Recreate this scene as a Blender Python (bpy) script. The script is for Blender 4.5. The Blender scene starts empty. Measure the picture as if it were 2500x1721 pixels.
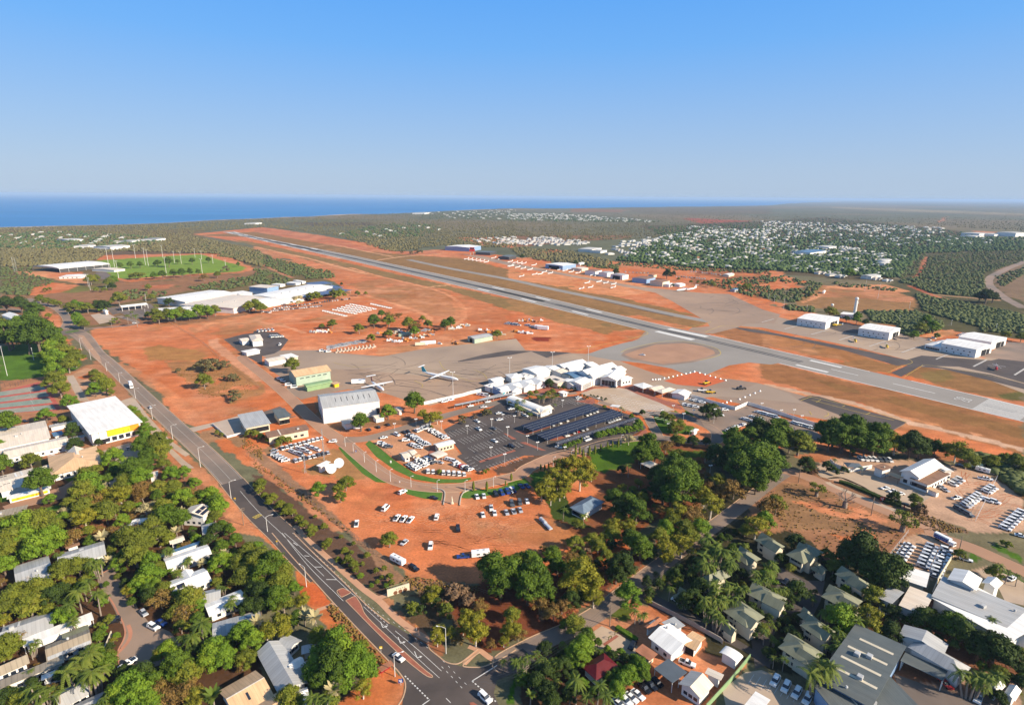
import bpy,math,random
import numpy as np
from mathutils import Vector,Matrix
random.seed(7);RNG=np.random.default_rng(7)
SC=bpy.context.scene;COL=SC.collection
R_=math.radians
CH,CF,CPITCH,CROLL=150.0,1400.0,15.2,0.4
CM=Matrix.Rotation(R_(90-CPITCH),3,'X')@Matrix.Rotation(R_(CROLL),3,'Z')
cam=bpy.data.objects.new('camera',bpy.data.cameras.new('camera'));COL.objects.link(cam)
cam.location=(0,0,CH);cam.rotation_euler=CM.to_euler()
cam.data.sensor_width=36;cam.data.lens=36*CF/2500;cam.data.clip_start=1;cam.data.clip_end=200000
SC.camera=cam
SUN_EL,SUN_AZ=R_(28),R_(-25)
SD=Vector((math.cos(SUN_EL)*math.cos(SUN_AZ),math.cos(SUN_EL)*math.sin(SUN_AZ),math.sin(SUN_EL)))
w=bpy.data.worlds.new('World');SC.world=w;w.use_nodes=True
nt=w.node_tree;bg=nt.nodes['Background']
sky=nt.nodes.new('ShaderNodeTexSky');sky.sky_type='NISHITA';sky.sun_disc=False
sky.sun_elevation=SUN_EL;sky.sun_rotation=math.pi/2-SUN_AZ
sky.air_density=1.3;sky.dust_density=0.6;sky.ozone_density=4.0;sky.altitude=100
hs=nt.nodes.new('ShaderNodeHueSaturation');hs.inputs['Saturation'].default_value=1.12;hs.inputs['Value'].default_value=1.0
nt.links.new(sky.outputs[0],hs.inputs['Color'])
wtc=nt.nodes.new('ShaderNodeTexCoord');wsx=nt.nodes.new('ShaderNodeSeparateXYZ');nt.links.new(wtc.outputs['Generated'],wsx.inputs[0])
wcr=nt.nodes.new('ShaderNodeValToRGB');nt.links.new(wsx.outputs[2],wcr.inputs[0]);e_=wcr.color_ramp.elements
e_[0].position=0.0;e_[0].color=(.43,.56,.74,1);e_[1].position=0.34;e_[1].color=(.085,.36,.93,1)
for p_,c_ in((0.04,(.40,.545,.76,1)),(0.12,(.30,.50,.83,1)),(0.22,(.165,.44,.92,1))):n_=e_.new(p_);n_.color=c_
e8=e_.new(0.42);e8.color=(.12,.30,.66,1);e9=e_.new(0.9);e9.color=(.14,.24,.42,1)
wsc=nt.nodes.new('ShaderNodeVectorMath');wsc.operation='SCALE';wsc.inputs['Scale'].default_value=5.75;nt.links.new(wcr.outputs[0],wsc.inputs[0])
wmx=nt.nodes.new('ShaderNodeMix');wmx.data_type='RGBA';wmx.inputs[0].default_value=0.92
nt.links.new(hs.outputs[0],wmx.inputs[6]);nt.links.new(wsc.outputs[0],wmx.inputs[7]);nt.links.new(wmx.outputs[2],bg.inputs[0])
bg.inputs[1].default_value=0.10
sl=bpy.data.lights.new('sun','SUN');sl.energy=5.0;sl.angle=R_(0.5);sl.color=(1.0,0.87,0.69)
so=bpy.data.objects.new('sun',sl);COL.objects.link(so);so.rotation_euler=SD.to_track_quat('Z','Y').to_euler()
SC.view_settings.view_transform='Standard';SC.view_settings.look='None';SC.view_settings.exposure=0.82
SC.view_settings.gamma=1;SC.view_settings.use_curve_mapping=False
SC.render.engine='CYCLES';SC.cycles.max_bounces=4;SC.cycles.diffuse_bounces=2;SC.cycles.glossy_bounces=2
SC.cycles.transparent_max_bounces=8;SC.cycles.volume_bounces=0;SC.cycles.use_denoising=True
SC.cycles.use_adaptive_sampling=True;SC.cycles.adaptive_threshold=0.015
TS=640/2319
TILE={'A0':(0,460,TS),'A1':(620,460,TS),'A2':(1240,460,TS),'A3':(1860,460,TS),'B0':(0,880,TS),'B1':(620,880,TS),'B2':(1240,880,TS),'B3':(1860,880,TS),'C0':(0,1301,TS),'C1':(620,1301,TS),'C2':(1240,1301,TS),'C3':(1860,1301,TS),'T':(1160,860,420/2319),'U':(1180,590,280/2319),'V':(1440,620,280/2319),'S':(0,0,1.0)}
def q(k,x,y):
 o=TILE[k];return(o[0]+x*o[2],o[1]+y*o[2])
def ray(u,v):
 d=CM@Vector(((u-1250)/CF,-(v-860.5)/CF,-1));return d
def P(u,v,z=0.0):
 d=ray(u,v);t=(z-CH)/d.z
 return Vector((d.x*t,d.y*t,z))
def G(k,x,y,z=0.0):
 return P(*q(k,x,y),z)
def mpp(k,x,y):
 p=G(k,x,y);return math.sqrt(p.x**2+p.y**2+CH**2)/CF*TILE[k][2]
def height(k,xb,yb,yt):
 b=G(k,xb,yb);d=ray(*q(k,xb,yt));h=math.hypot(d.x,d.y);return CH+d.z*math.hypot(b.x,b.y)/h
ORD='first second third fourth fifth sixth seventh eighth ninth tenth eleventh twelfth thirteenth fourteenth fifteenth sixteenth seventeenth eighteenth nineteenth twentieth'.split()
def ordn(i):
 if i<20:return ORD[i]
 t=['','','twenty','thirty','forty','fifty','sixty','seventy','eighty','ninety']
 n=i+1;a,b=divmod(n%100,10)if n>=100 else divmod(n,10)
 pre='one hundred ' if n>=100 else ''
 if pre and n%100<20:return pre+(ORD[n%100-1]if n%100 else 'th')
 return pre+(t[a]+'-'+ORD[b-1]if b else t[a][:-1]+'ieth')
MATS={}
def mat(name,col,rough=0.8,var=0.12,scale=0.3,spec=0.3,metal=0.0,stripe=0.0,period=0.9,dirt=None,dirt_amt=0.0,emit=None,alt=None):
 if name in MATS:return MATS[name]
 m=bpy.data.materials.new(name);m.use_nodes=True;t=m.node_tree;b=t.nodes['Principled BSDF']
 b.inputs['Roughness'].default_value=rough;b.inputs['Specular IOR Level'].default_value=spec;b.inputs['Metallic'].default_value=metal
 def N(k):return t.nodes.new(k)
 tc=N('ShaderNodeTexCoord');no=N('ShaderNodeTexNoise');no.inputs['Scale'].default_value=scale;no.inputs['Detail'].default_value=5
 geo=N('ShaderNodeNewGeometry');t.links.new(geo.outputs['Position'],no.inputs['Vector'])
 mr=N('ShaderNodeMapRange');mr.inputs[1].default_value=0.3;mr.inputs[2].default_value=0.7
 mr.inputs[3].default_value=1-var;mr.inputs[4].default_value=1+var;t.links.new(no.outputs[0],mr.inputs[0])
 vm=N('ShaderNodeVectorMath');vm.operation='MULTIPLY';vm.inputs[0].default_value=col[:3]
 if alt is not None:
  mx=N('ShaderNodeMix');mx.data_type='RGBA';mx.inputs[6].default_value=(*col[:3],1);mx.inputs[7].default_value=(*alt,1)
  n2=N('ShaderNodeTexNoise');n2.inputs['Scale'].default_value=scale*0.23;n2.inputs['Detail'].default_value=7
  t.links.new(geo.outputs['Position'],n2.inputs['Vector']);m2=N('ShaderNodeMapRange');m2.inputs[1].default_value=0.42;m2.inputs[2].default_value=0.6
  t.links.new(n2.outputs[0],m2.inputs[0]);t.links.new(m2.outputs[0],mx.inputs[0]);t.links.new(mx.outputs[2],vm.inputs[0])
 t.links.new(mr.outputs[0],vm.inputs[1]);out=vm.outputs[0]
 if stripe:
  uv=N('ShaderNodeUVMap');sx=N('ShaderNodeSeparateXYZ');t.links.new(uv.outputs[0],sx.inputs[0])
  ma=N('ShaderNodeMath');ma.operation='FRACT';md=N('ShaderNodeMath');md.operation='DIVIDE';md.inputs[1].default_value=period
  t.links.new(sx.outputs[0],md.inputs[0]);t.links.new(md.outputs[0],ma.inputs[0])
  cp=N('ShaderNodeMath');cp.operation='LESS_THAN';cp.inputs[1].default_value=0.22;t.links.new(ma.outputs[0],cp.inputs[0])
  m3=N('ShaderNodeMapRange');m3.inputs[3].default_value=1;m3.inputs[4].default_value=1-stripe;t.links.new(cp.outputs[0],m3.inputs[0])
  v3=N('ShaderNodeVectorMath');v3.operation='MULTIPLY';t.links.new(out,v3.inputs[0]);t.links.new(m3.outputs[0],v3.inputs[1]);out=v3.outputs[0]
  n4=N('ShaderNodeTexNoise');n4.inputs['Scale'].default_value=1.0;mp=N('ShaderNodeMapping');mp.inputs['Scale'].default_value=(0.55,0.06,1)
  t.links.new(uv.outputs[0],mp.inputs[0]);t.links.new(mp.outputs[0],n4.inputs['Vector'])
  m4=N('ShaderNodeMapRange');m4.inputs[1].default_value=0.35;m4.inputs[2].default_value=0.65;m4.inputs[3].default_value=0.86;m4.inputs[4].default_value=1.06;t.links.new(n4.outputs[0],m4.inputs[0])
  v4=N('ShaderNodeVectorMath');v4.operation='MULTIPLY';t.links.new(out,v4.inputs[0]);t.links.new(m4.outputs[0],v4.inputs[1]);out=v4.outputs[0]
 if dirt is not None:
  n5=N('ShaderNodeTexNoise');n5.inputs['Scale'].default_value=scale*0.5;n5.inputs['Detail'].default_value=8;n5.inputs['Roughness'].default_value=0.7
  t.links.new(geo.outputs['Position'],n5.inputs['Vector'])
  m5=N('ShaderNodeMapRange');m5.inputs[1].default_value=0.45;m5.inputs[2].default_value=0.7;m5.inputs[4].default_value=dirt_amt;t.links.new(n5.outputs[0],m5.inputs[0])
  mx=N('ShaderNodeMix');mx.data_type='RGBA';mx.inputs[7].default_value=(*dirt,1);t.links.new(out,mx.inputs[6]);t.links.new(m5.outputs[0],mx.inputs[0]);out=mx.outputs[2]
 t.links.new(out,b.inputs['Base Color'])
 MATS[name]=m;return m
def leafmat(name,cols,hv=0.0,rough=0.75):
 """foliage: colour varies with clump attribute and from tree to tree"""
 m=bpy.data.materials.new(name);m.use_nodes=True;t=m.node_tree;b=t.nodes['Principled BSDF']
 b.inputs['Roughness'].default_value=rough;b.inputs['Specular IOR Level'].default_value=0.2
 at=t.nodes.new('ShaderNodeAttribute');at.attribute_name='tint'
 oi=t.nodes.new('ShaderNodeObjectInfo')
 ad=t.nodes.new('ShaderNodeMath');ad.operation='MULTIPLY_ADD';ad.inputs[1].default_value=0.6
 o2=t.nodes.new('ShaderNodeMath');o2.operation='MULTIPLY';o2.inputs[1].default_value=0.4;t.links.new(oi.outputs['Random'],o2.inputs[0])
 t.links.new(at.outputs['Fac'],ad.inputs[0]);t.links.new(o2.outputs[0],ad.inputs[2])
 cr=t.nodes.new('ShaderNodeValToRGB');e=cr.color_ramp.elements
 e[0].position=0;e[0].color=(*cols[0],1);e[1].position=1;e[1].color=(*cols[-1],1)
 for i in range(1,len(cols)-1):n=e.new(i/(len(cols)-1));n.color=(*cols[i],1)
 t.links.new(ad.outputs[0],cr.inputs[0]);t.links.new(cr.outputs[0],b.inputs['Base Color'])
 MATS[name]=m;return m
M=lambda n:MATS[n]
mat('white_roof',(0.84,0.81,0.75),0.5,0.04,0.15,stripe=0.05,period=1.1,dirt=(0.55,0.45,0.36),dirt_amt=0.35)
mat('cream_roof',(0.72,0.62,0.50),0.5,0.06,0.15,stripe=0.10,period=1.1,dirt=(0.6,0.42,0.28),dirt_amt=0.4)
mat('grey_roof',(0.42,0.42,0.41),0.5,0.08,0.2,stripe=0.14,period=1.2,dirt=(0.3,0.26,0.22),dirt_amt=0.4)
mat('slate_roof',(0.115,0.13,0.125),0.55,0.08,0.2,stripe=0.14,period=0.8,dirt=(0.17,0.15,0.12),dirt_amt=0.3)
mat('sage_roof',(0.21,0.21,0.135),0.6,0.06,0.2,stripe=0.08,period=0.8)
mat('fawn_roof',(0.34,0.28,0.20),0.6,0.08,0.2,stripe=0.2,period=1.4,dirt=(0.3,0.2,0.12),dirt_amt=0.4)
mat('brown_roof',(0.26,0.145,0.09),0.7,0.1,0.25,stripe=0.08,period=1.0)
mat('rust_roof',(0.36,0.15,0.08),0.8,0.2,0.3,stripe=0.1,period=1.0)
mat('tan_roof',(0.62,0.40,0.22),0.6,0.08,0.2,stripe=0.12,period=1.0)
mat('shaded_red_roof',(0.11,0.006,0.008),0.5,0.1,0.2,stripe=0.1,period=1.0)  # red darkened, shade under the trees is put into the colour
mat('blue_roof',(0.10,0.19,0.30),0.5,0.08,0.2,stripe=0.1)
mat('white_wall',(0.72,0.70,0.66),0.7,0.06,0.3)
mat('cream_wall',(0.62,0.54,0.40),0.7,0.08,0.3)
mat('grey_wall',(0.36,0.37,0.38),0.7,0.08,0.3)
mat('sage_wall',(0.36,0.44,0.34),0.7,0.08,0.3)
mat('green_metal',(0.22,0.33,0.16),0.6,0.1,0.3)
mat('blue_wall',(0.22,0.33,0.50),0.6,0.08,0.3)
mat('yellow_panel',(0.80,0.50,0.02),0.5,0.05,0.3)
mat('orange_panel',(0.75,0.28,0.02),0.5,0.05,0.3)
mat('red_panel',(0.40,0.03,0.02),0.5,0.1,0.3)
mat('teal_paint',(0.03,0.33,0.42),0.5,0.05,0.3)
mat('glass',(0.02,0.027,0.04),0.12,0.1,0.5,spec=0.6)
mat('dark_opening',(0.012,0.012,0.014),0.9,0.2,0.5)  # near-black colour standing for the unlit inside of openings
mat('solar_cell',(0.016,0.020,0.040),0.5,0.15,0.4,spec=0.25)
mat('steel',(0.42,0.42,0.41),0.45,0.1,0.5)
mat('pole_paint',(0.62,0.60,0.57),0.5,0.05,0.5)
mat('dark_metal',(0.06,0.06,0.06),0.5,0.2,0.5)
mat('timber',(0.20,0.15,0.11),0.9,0.2,0.6)
mat('tyre',(0.015,0.015,0.015),0.8,0.2,1)
mat('white_paint',(0.80,0.80,0.78),0.3,0.03,0.5,spec=0.5)
mat('silver_paint',(0.45,0.47,0.50),0.3,0.03,0.5,spec=0.5)
mat('grey_paint',(0.10,0.11,0.12),0.3,0.03,0.5,spec=0.5)
mat('black_paint',(0.012,0.013,0.018),0.25,0.03,0.5,spec=0.5)
mat('blue_paint',(0.015,0.05,0.22),0.3,0.03,0.5,spec=0.5)
mat('red_paint',(0.42,0.02,0.02),0.3,0.03,0.5,spec=0.5)
mat('yellow_paint',(0.75,0.48,0.02),0.4,0.05,0.5)
mat('orange_paint',(0.60,0.24,0.05),0.5,0.1,0.5)
mat('green_paint',(0.03,0.17,0.10),0.5,0.1,0.5)
mat('concrete',(0.44,0.37,0.30),0.9,0.12,0.3)
mat('shade_cloth',(0.09,0.11,0.13),0.9,0.1,0.3)
mat('bark_pale',(0.52,0.46,0.38),0.8,0.15,0.6)
mat('bark_brown',(0.15,0.11,0.08),0.9,0.2,0.6)
mat('bark_grey',(0.25,0.20,0.16),0.9,0.2,0.6)
mat('runway_asphalt',(.26,.232,.20),0.9,0.08,0.02,dirt=(0.30,0.27,0.24),dirt_amt=0.5)
mat('apron_asphalt',(.38,.255,.17),0.9,0.10,0.03,alt=(0.29,0.20,0.14),dirt=(0.13,0.10,0.085),dirt_amt=0.5)
mat('tan_asphalt',(.40,.29,.20),0.9,0.10,0.03,alt=(0.30,0.22,0.16),dirt=(0.24,0.18,0.14),dirt_amt=0.5)
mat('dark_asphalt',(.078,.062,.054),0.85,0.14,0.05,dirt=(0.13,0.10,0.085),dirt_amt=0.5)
mat('mid_asphalt',(.14,.108,.088),0.9,0.12,0.04,dirt=(0.24,0.17,0.13),dirt_amt=0.45)
mat('worn_asphalt',(.26,.185,.135),0.9,0.14,0.04,alt=(0.19,0.15,0.12),dirt=(0.36,0.22,0.15),dirt_amt=0.5)
mat('pink_road',(0.363,0.203,0.122),0.9,0.12,0.05,alt=(0.36,0.20,0.125))
mat('pale_paving',(0.422,0.310,0.214),0.9,0.10,0.1,alt=(0.42,0.33,0.26))
mat('brick_paving',(0.304,0.103,0.063),0.9,0.15,0.4)
mat('kerb',(0.490,0.318,0.199),0.9,0.1,0.3)
mat('line_white',(0.62,0.60,0.56),0.7,0.08,0.5)
mat('line_worn',(0.45,0.42,0.38),0.8,0.15,0.5)
mat('line_yellow',(0.50,0.36,0.07),0.7,0.15,0.5)
mat('rubber',(0.05,0.05,0.052),0.9,0.25,0.02,dirt=(0.16,0.16,0.15),dirt_amt=0.5)
mat('court_green',(0.20,0.25,0.20),0.9,0.15,0.3,alt=(0.30,0.26,0.20))
mat('court_red',(0.42,0.10,0.07),0.9,0.15,0.3)
leafmat('leaf_broad',[(0.039,0.068,0.007),(0.071,0.117,0.008),(0.112,0.161,0.011)])
leafmat('leaf_gum',[(0.124,0.127,0.012),(0.196,0.185,0.013),(0.279,0.229,0.019)])
leafmat('leaf_mid',[(0.071,0.083,0.010),(0.130,0.151,0.013),(0.208,0.185,0.021)])
leafmat('leaf_bright',[(0.066,0.127,0.010),(0.112,0.185,0.011),(0.183,0.235,0.015)])
leafmat('leaf_dark',[(0.024,0.039,0.007),(0.037,0.061,0.008),(0.053,0.083,0.010)])
leafmat('leaf_dry',[(0.143,0.083,0.024),(0.189,0.112,0.028),(0.196,0.146,0.031)])
leafmat('leaf_bush',[(0.098,0.074,0.033),(0.119,0.104,0.041),(0.159,0.135,0.054)])
leafmat('leaf_town',[(0.036,0.062,0.020),(0.060,0.098,0.026),(0.100,0.135,0.034)]);leafmat('leaf_scrub',[(0.055,0.062,0.022),(0.075,0.092,0.028),(0.105,0.125,0.036)])
leafmat('leaf_palm',[(0.045,0.075,0.010),(0.085,0.120,0.014),(0.150,0.165,0.024)])
leafmat('leaf_silver',[(0.260,0.235,0.110),(0.363,0.302,0.151),(0.429,0.351,0.172)])
leafmat('leaf_twig',[(0.115,0.068,0.034),(0.147,0.091,0.050),(0.180,0.113,0.062)])
class MB:
 def __init__(s):s.v=[];s.f=[];s.m=[];s.uv=[]
 def poly(s,pts,m=0,uv=None):
  n=len(s.v);s.v+=[tuple(p)for p in pts];s.f.append(tuple(range(n,n+len(pts))));s.m.append(m)
  s.uv+=uv if uv else[(p[0],p[1])for p in pts]
 def box(s,x0,y0,z0,x1,y1,z1,m=0,rot=None,tm=None):
  c=[Vector(p)for p in((x0,y0,z0),(x1,y0,z0),(x1,y1,z0),(x0,y1,z0),(x0,y0,z1),(x1,y0,z1),(x1,y1,z1),(x0,y1,z1))]
  if rot:c=[rot@p for p in c]
  for i,f in enumerate(((3,2,1,0),(4,5,6,7),(0,1,5,4),(1,2,6,5),(2,3,7,6),(3,0,4,7))):
   s.poly([c[k]for k in f],tm if(tm is not None and i==1)else m)
 def cyl(s,a,b,r0,r1,n=8,m=0,cap=True):
  a=Vector(a);b=Vector(b);d=(b-a).normalized();u=d.orthogonal().normalized();v=d.cross(u)
  A=[a+(u*math.cos(2*math.pi*i/n)+v*math.sin(2*math.pi*i/n))*r0 for i in range(n)]
  B=[b+(u*math.cos(2*math.pi*i/n)+v*math.sin(2*math.pi*i/n))*r1 for i in range(n)]
  for i in range(n):s.poly([A[i],A[(i+1)%n],B[(i+1)%n],B[i]],m)
  if cap:s.poly(B,m);s.poly(A[::-1],m)
 def prism(s,prof,x0,x1,m=0,axis='x',capm=None):
  f=(lambda x,p:Vector((x,p[0],p[1])))if axis=='x' else(lambda x,p:Vector((p[0],x,p[1])))
  n=len(prof)
  for i in range(n):
   a,b=prof[i],prof[(i+1)%n];l=math.hypot(a[0]-b[0],a[1]-b[1])
   s.poly([f(x0,a),f(x0,b),f(x1,b),f(x1,a)],m,[(x0,0),(x0,l),(x1,l),(x1,0)])
  s.poly([f(x0,p)for p in prof][::-1],m if capm is None else capm);s.poly([f(x1,p)for p in prof],m if capm is None else capm)
 def loft(s,rings,m=0,caps=True):
  for A,B in zip(rings,rings[1:]):
   n=len(A)
   for i in range(n):s.poly([A[i],A[(i+1)%n],B[(i+1)%n],B[i]],m)
  if caps:s.poly(rings[0][::-1],m);s.poly(rings[-1],m)
 def mesh(s,name,mats,smooth=False,tint=None,weld=False):
  me=bpy.data.meshes.new(name);me.from_pydata(s.v,[],s.f)
  for mt in mats:me.materials.append(MATS[mt]if isinstance(mt,str)else mt)
  me.polygons.foreach_set('material_index',s.m)
  if smooth:me.polygons.foreach_set('use_smooth',[True]*len(s.f))
  ul=me.uv_layers.new(name='UVMap');ul.data.foreach_set('uv',np.array(s.uv,dtype=np.float32).ravel())
  if tint is not None:
   at=me.attributes.new('tint','FLOAT','FACE');at.data.foreach_set('value',np.array(tint,dtype=np.float32))
  if weld:
   import bmesh
   bm=bmesh.new();bm.from_mesh(me);bmesh.ops.remove_doubles(bm,verts=bm.verts,dist=1e-4)
   bmesh.ops.recalc_face_normals(bm,faces=bm.faces);bm.to_mesh(me);bm.free()
  me.update();return me
 def build(s,name,mats,parent=None,smooth=False,loc=None,rz=None,weld=False,tint=None):
  me=s.mesh(name,mats if isinstance(mats,(list,tuple))else[mats],smooth,tint,weld)
  return link(name,me,parent,loc,rz)
def link(name,data,parent=None,loc=None,rz=None):
 o=bpy.data.objects.new(name,data);COL.objects.link(o)
 if parent is not None:o.parent=parent
 if loc is not None:o.location=loc
 if rz is not None:o.rotation_euler=(0,0,rz)
 return o
def tag(o,label=None,cat=None,group=None,kind=None):
 if label:o['label']=label
 if cat:o['category']=cat
 if group:o['group']=group
 if kind:o['kind']=kind
 return o
def thing(name,label,cat,loc=(0,0,0),rz=0.0,group=None):
 return tag(link(name,None,None,loc,rz),label,cat,group)
def struct(o,label=None):
 o['kind']='structure'
 if label:o['label']=label
 return o
KIDS={}
def kids(o):
 if o.name not in KIDS:KIDS[o.name]=[c for c in COL.objects if c.parent==o]
 return KIDS[o.name]
def dup(root,loc,rz,label=None,group=None,scale=None,cat=None):
 def cp(o,parent):
  c=o.copy();COL.objects.link(c);c.parent=parent
  for ch in kids(o):cp(ch,c)
  return c
 r=cp(root,None);r.location=loc;r.rotation_euler=(0,0,rz)
 if scale is not None:r.scale=(scale,)*3 if not hasattr(scale,'__len__')else scale
 if label:r['label']=label
 if group:r['group']=group
 if cat:r['category']=cat
 return r
PROTO={}
def placed(key,maker,loc,rz,label,group,scale=None,cat=None):
 """first use moves the source itself, afterwards copies of it with its parts"""
 if key not in PROTO:
  o=maker();PROTO[key]=o;kids(o)
  for c in kids(o):kids(c)
  o.location=loc;o.rotation_euler=(0,0,rz)
  if scale is not None:o.scale=(scale,)*3 if not hasattr(scale,'__len__')else scale
  o['label']=label
  if group:o['group']=group
  if cat:o['category']=cat
  return o
 return dup(PROTO[key],loc,rz,label,group,scale if scale is not None else(1,1,1),cat)
def vnoise(x,y,sc,seed=0,octv=3):
 out=np.zeros_like(x);amp=1.0;tot=0
 for o in range(octv):
  X=x/sc+seed*17.3+o*5.1;Y=y/sc-seed*9.7+o*3.3
  xi=np.floor(X).astype(np.int64);yi=np.floor(Y).astype(np.int64);fx=X-xi;fy=Y-yi
  fx=fx*fx*(3-2*fx);fy=fy*fy*(3-2*fy)
  def h(a,b):
   n=(a*374761393+b*668265263+seed*974711)&0x7fffffff;n=(n^(n>>13))*1274126177&0x7fffffff
   return((n^(n>>16))&0xffff)/65535.0
  out+=amp*((h(xi,yi)*(1-fx)+h(xi+1,yi)*fx)*(1-fy)+(h(xi,yi+1)*(1-fx)+h(xi+1,yi+1)*fx)*fy)
  tot+=amp;amp*=0.5;sc*=0.5
 return out/tot
def inside(poly,x,y):
 r=np.zeros(x.shape,bool);n=len(poly);j=n-1
 for i in range(n):
  xi,yi=poly[i];xj,yj=poly[j]
  if yi!=yj:
   c=((yi>y)!=(yj>y))&(x<(xj-xi)*(y-yi)/(yj-yi)+xi);r^=c
  j=i
 return r
def wpoly(k,pts):return[tuple(G(k,*p)[:2])for p in pts]
COAST=[q('A0',*p)for p in((-900,375),(-300,358),(0,345),(600,330),(1100,320),(1500,305),(1900,280),(2319,266))]+[q('A1',*p)for p in((230,256),(500,250),(700,236),(880,228),(1100,228),(1500,212),(1900,192),(2319,178))]+[q('A2',*p)for p in((300,182),(600,180),(1000,172),(1700,162),(2319,152))]+[q('A3',*p)for p in((200,138),(430,125))]+[(2060,491.5)]
sea_poly=[tuple(P(*p)[:2])for p in COAST]+[(90000,400000),(-400000,400000),(-400000,1000)]
NR,NA=1180,620
rr=np.geomspace(62,90000,NR);aa=np.radians(np.linspace(-62,62,NA))
RR,AA=np.meshgrid(rr,aa,indexing='ij');GX=(RR*np.sin(AA)).ravel();GY=(RR*np.cos(AA)).ravel()
RED=(.50,.165,.062);PALE=(.56,.27,.135);TAN=(.50,.32,.20);DRED=(.33,.085,.035);DRY=(.245,.155,.065);GRN=(.19,.15,.055)
BUSH=(.155,.125,.058);BUSHR=(.24,.12,.06);LITTER_SHADE=(.095,.055,.032);MULCH=(.115,.075,.055);LAWN=(.062,.145,.014);SAND=(.62,.48,.34)  # litter brown is also darkened to carry tree shade in the soil colour
GRAVEL=(.47,.34,.25);DARKG=(.055,.060,.025);BRN=(.27,.15,.085)
col=np.empty((GX.size,3));n0=vnoise(GX,GY,900,1,4);n1=vnoise(GX,GY,90,2,3)
t=np.clip((n0-.35)/.3,0,1)[:,None]
col[:]=np.array((.12,.14,.09))*(1-t)+np.array((.18,.16,.10))*t
col*=(0.8+0.4*n1)[:,None]
def zone(k,pts,c,dens=1.0,warp=4.0,blend=1.0,nsc=25.0,seed=3):
 poly=wpoly(k,pts)if k else pts
 px=[p[0]for p in poly];py=[p[1]for p in poly];e=warp*2
 idx=np.nonzero((GX>min(px)-e)&(GX<max(px)+e)&(GY>min(py)-e)&(GY<max(py)+e))[0]
 if not len(idx):return
 x,y=GX[idx],GY[idx]
 wx=x+(vnoise(x,y,warp*3+2,seed,3)-.5)*warp*2.4;wy=y+(vnoise(x,y,warp*3+2,seed+5,3)-.5)*warp*2.4
 m=inside(poly,wx,wy)
 if dens<1:m&=vnoise(x,y,nsc,seed+9,3)<(0.30+0.42*dens)
 i=idx[m];col[i]=col[i]*(1-blend)+np.array(c)*blend
def trail(k,pts,wd,c,warp=1.0,blend=1.0):
 w_=[Vector(p)for p in smooth_path([G(k,*p)for p in pts])]
 L,R=[],[]
 for i,p in enumerate(w_):
  d=(w_[min(i+1,len(w_)-1)]-w_[max(i-1,0)]).normalized();n=Vector((-d.y,d.x,0))*wd/2
  L.append((p+n)[:2]);R.append((p-n)[:2])
 zone(None,L+R[::-1],c,1.0,warp,blend)
def smooth_path(pts,n=5):
 out=[];m=len(pts)
 for i in range(m-1):
  p0=pts[max(i-1,0)];p1=pts[i];p2=pts[i+1];p3=pts[min(i+2,m-1)]
  for j in range(n):
   t=j/n;out.append(0.5*((2*p1)+(p2-p0)*t+(2*p0-5*p1+4*p2-p3)*t*t+(3*p1-p0-3*p2+p3)*t**3))
 out.append(pts[-1]);return out
zone('S',[(2060,492),(1985,494),(1860,502),(1240,510),(880,524),(620,534),(320,548),(0,557),(0,553),(320,543),(620,532),(880,520),(1240,507),(1860,500),(1985,492)],SAND,.75,30,.8,300)
zone('A2',[(1540,270),(1600,262),(2160,290),(2090,318),(1700,310)],(.30,.09,.05),1,10)
zone('A2',[(1480,335),(1900,340),(1860,370),(1600,372)],(.30,.12,.07),.8,10)
zone('A2',[(560,180),(1060,190),(1000,215),(560,212)],(.22,.13,.07),.8,15)
zone('A3',[(620,165),(1300,185),(2319,225),(2319,240),(1300,208),(620,178)],(.30,.27,.17),.9,30,.7,300)
zone('A3',[(1560,300),(1620,248),(1640,250),(1590,305)],(.40,.20,.12),1,5)
zone('A3',[(1870,375),(2080,385),(2000,440),(1900,430)],(.40,.20,.12),1,8)
zone('A1',[(300,300),(1060,300),(1060,330),(500,335)],(.085,.06,.05),1,15,.8)
zone('A2',[(1040,170),(1700,170),(2319,160),(2319,230),(1500,240),(1100,215)],(.135,.115,.065),1,30,.7)
zone('A2',[(0,420),(1100,415),(1060,445),(600,470),(0,530)],BUSHR,.9,15,.9)
zone('A2',[(60,640),(300,560),(420,540),(500,560),(300,600),(200,620)],RED,1,8)
zone('A1',[(1780,435),(2319,430),(2319,530),(2000,500)],RED,.8,12)
zone('S',[(1500,640),(1620,575),(1560,552),(1860,540),(2010,530),(2310,560),(2500,590),(2500,612),(2250,620),(2180,690),(1860,665),(1700,660)],(.10,.085,.045),1,15)
zone('A2',[(2020,530),(2230,530),(2250,560),(2050,560)],LAWN,1,6)
zone('S',[(2180,690),(2260,620),(2500,600),(2500,860),(2250,840),(2120,760)],(.085,.085,.04),1,8)
zone('A3',[(2060,720),(2319,650),(2319,1000),(2180,960),(2040,860)],(.20,.15,.10),1,8)
zone('A3',[(1140,690),(1230,590),(1250,610),(1190,690),(1170,760)],RED,1,4)
zone('A3',[(1230,820),(1370,770),(1440,600),(1465,610),(1420,760),(1290,820)],DRED,1,4)
trail('A3',[(1300,860),(1500,940),(1700,1000),(1960,1080),(2319,1170)],9,DRED)
trail('A3',[(1440,930),(1640,950),(1900,975),(2120,990)],7,TAN)
zone('S',[(0,560),(260,562),(500,560),(500,590),(600,600),(810,680),(700,735),(560,720),(250,800),(60,790),(0,760)],BUSH,1,8)
zone('A0',[(120,560),(520,530),(1000,560),(1700,540),(1900,580),(850,640),(300,690),(60,700)],(.12,.085,.055),.9,10,.9)
zone('A0',[(1020,820),(1200,780),(2319,700),(2319,740),(1700,900),(1000,1030),(500,1010),(270,960),(560,900)],BRN,.95,8,.9)
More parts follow.
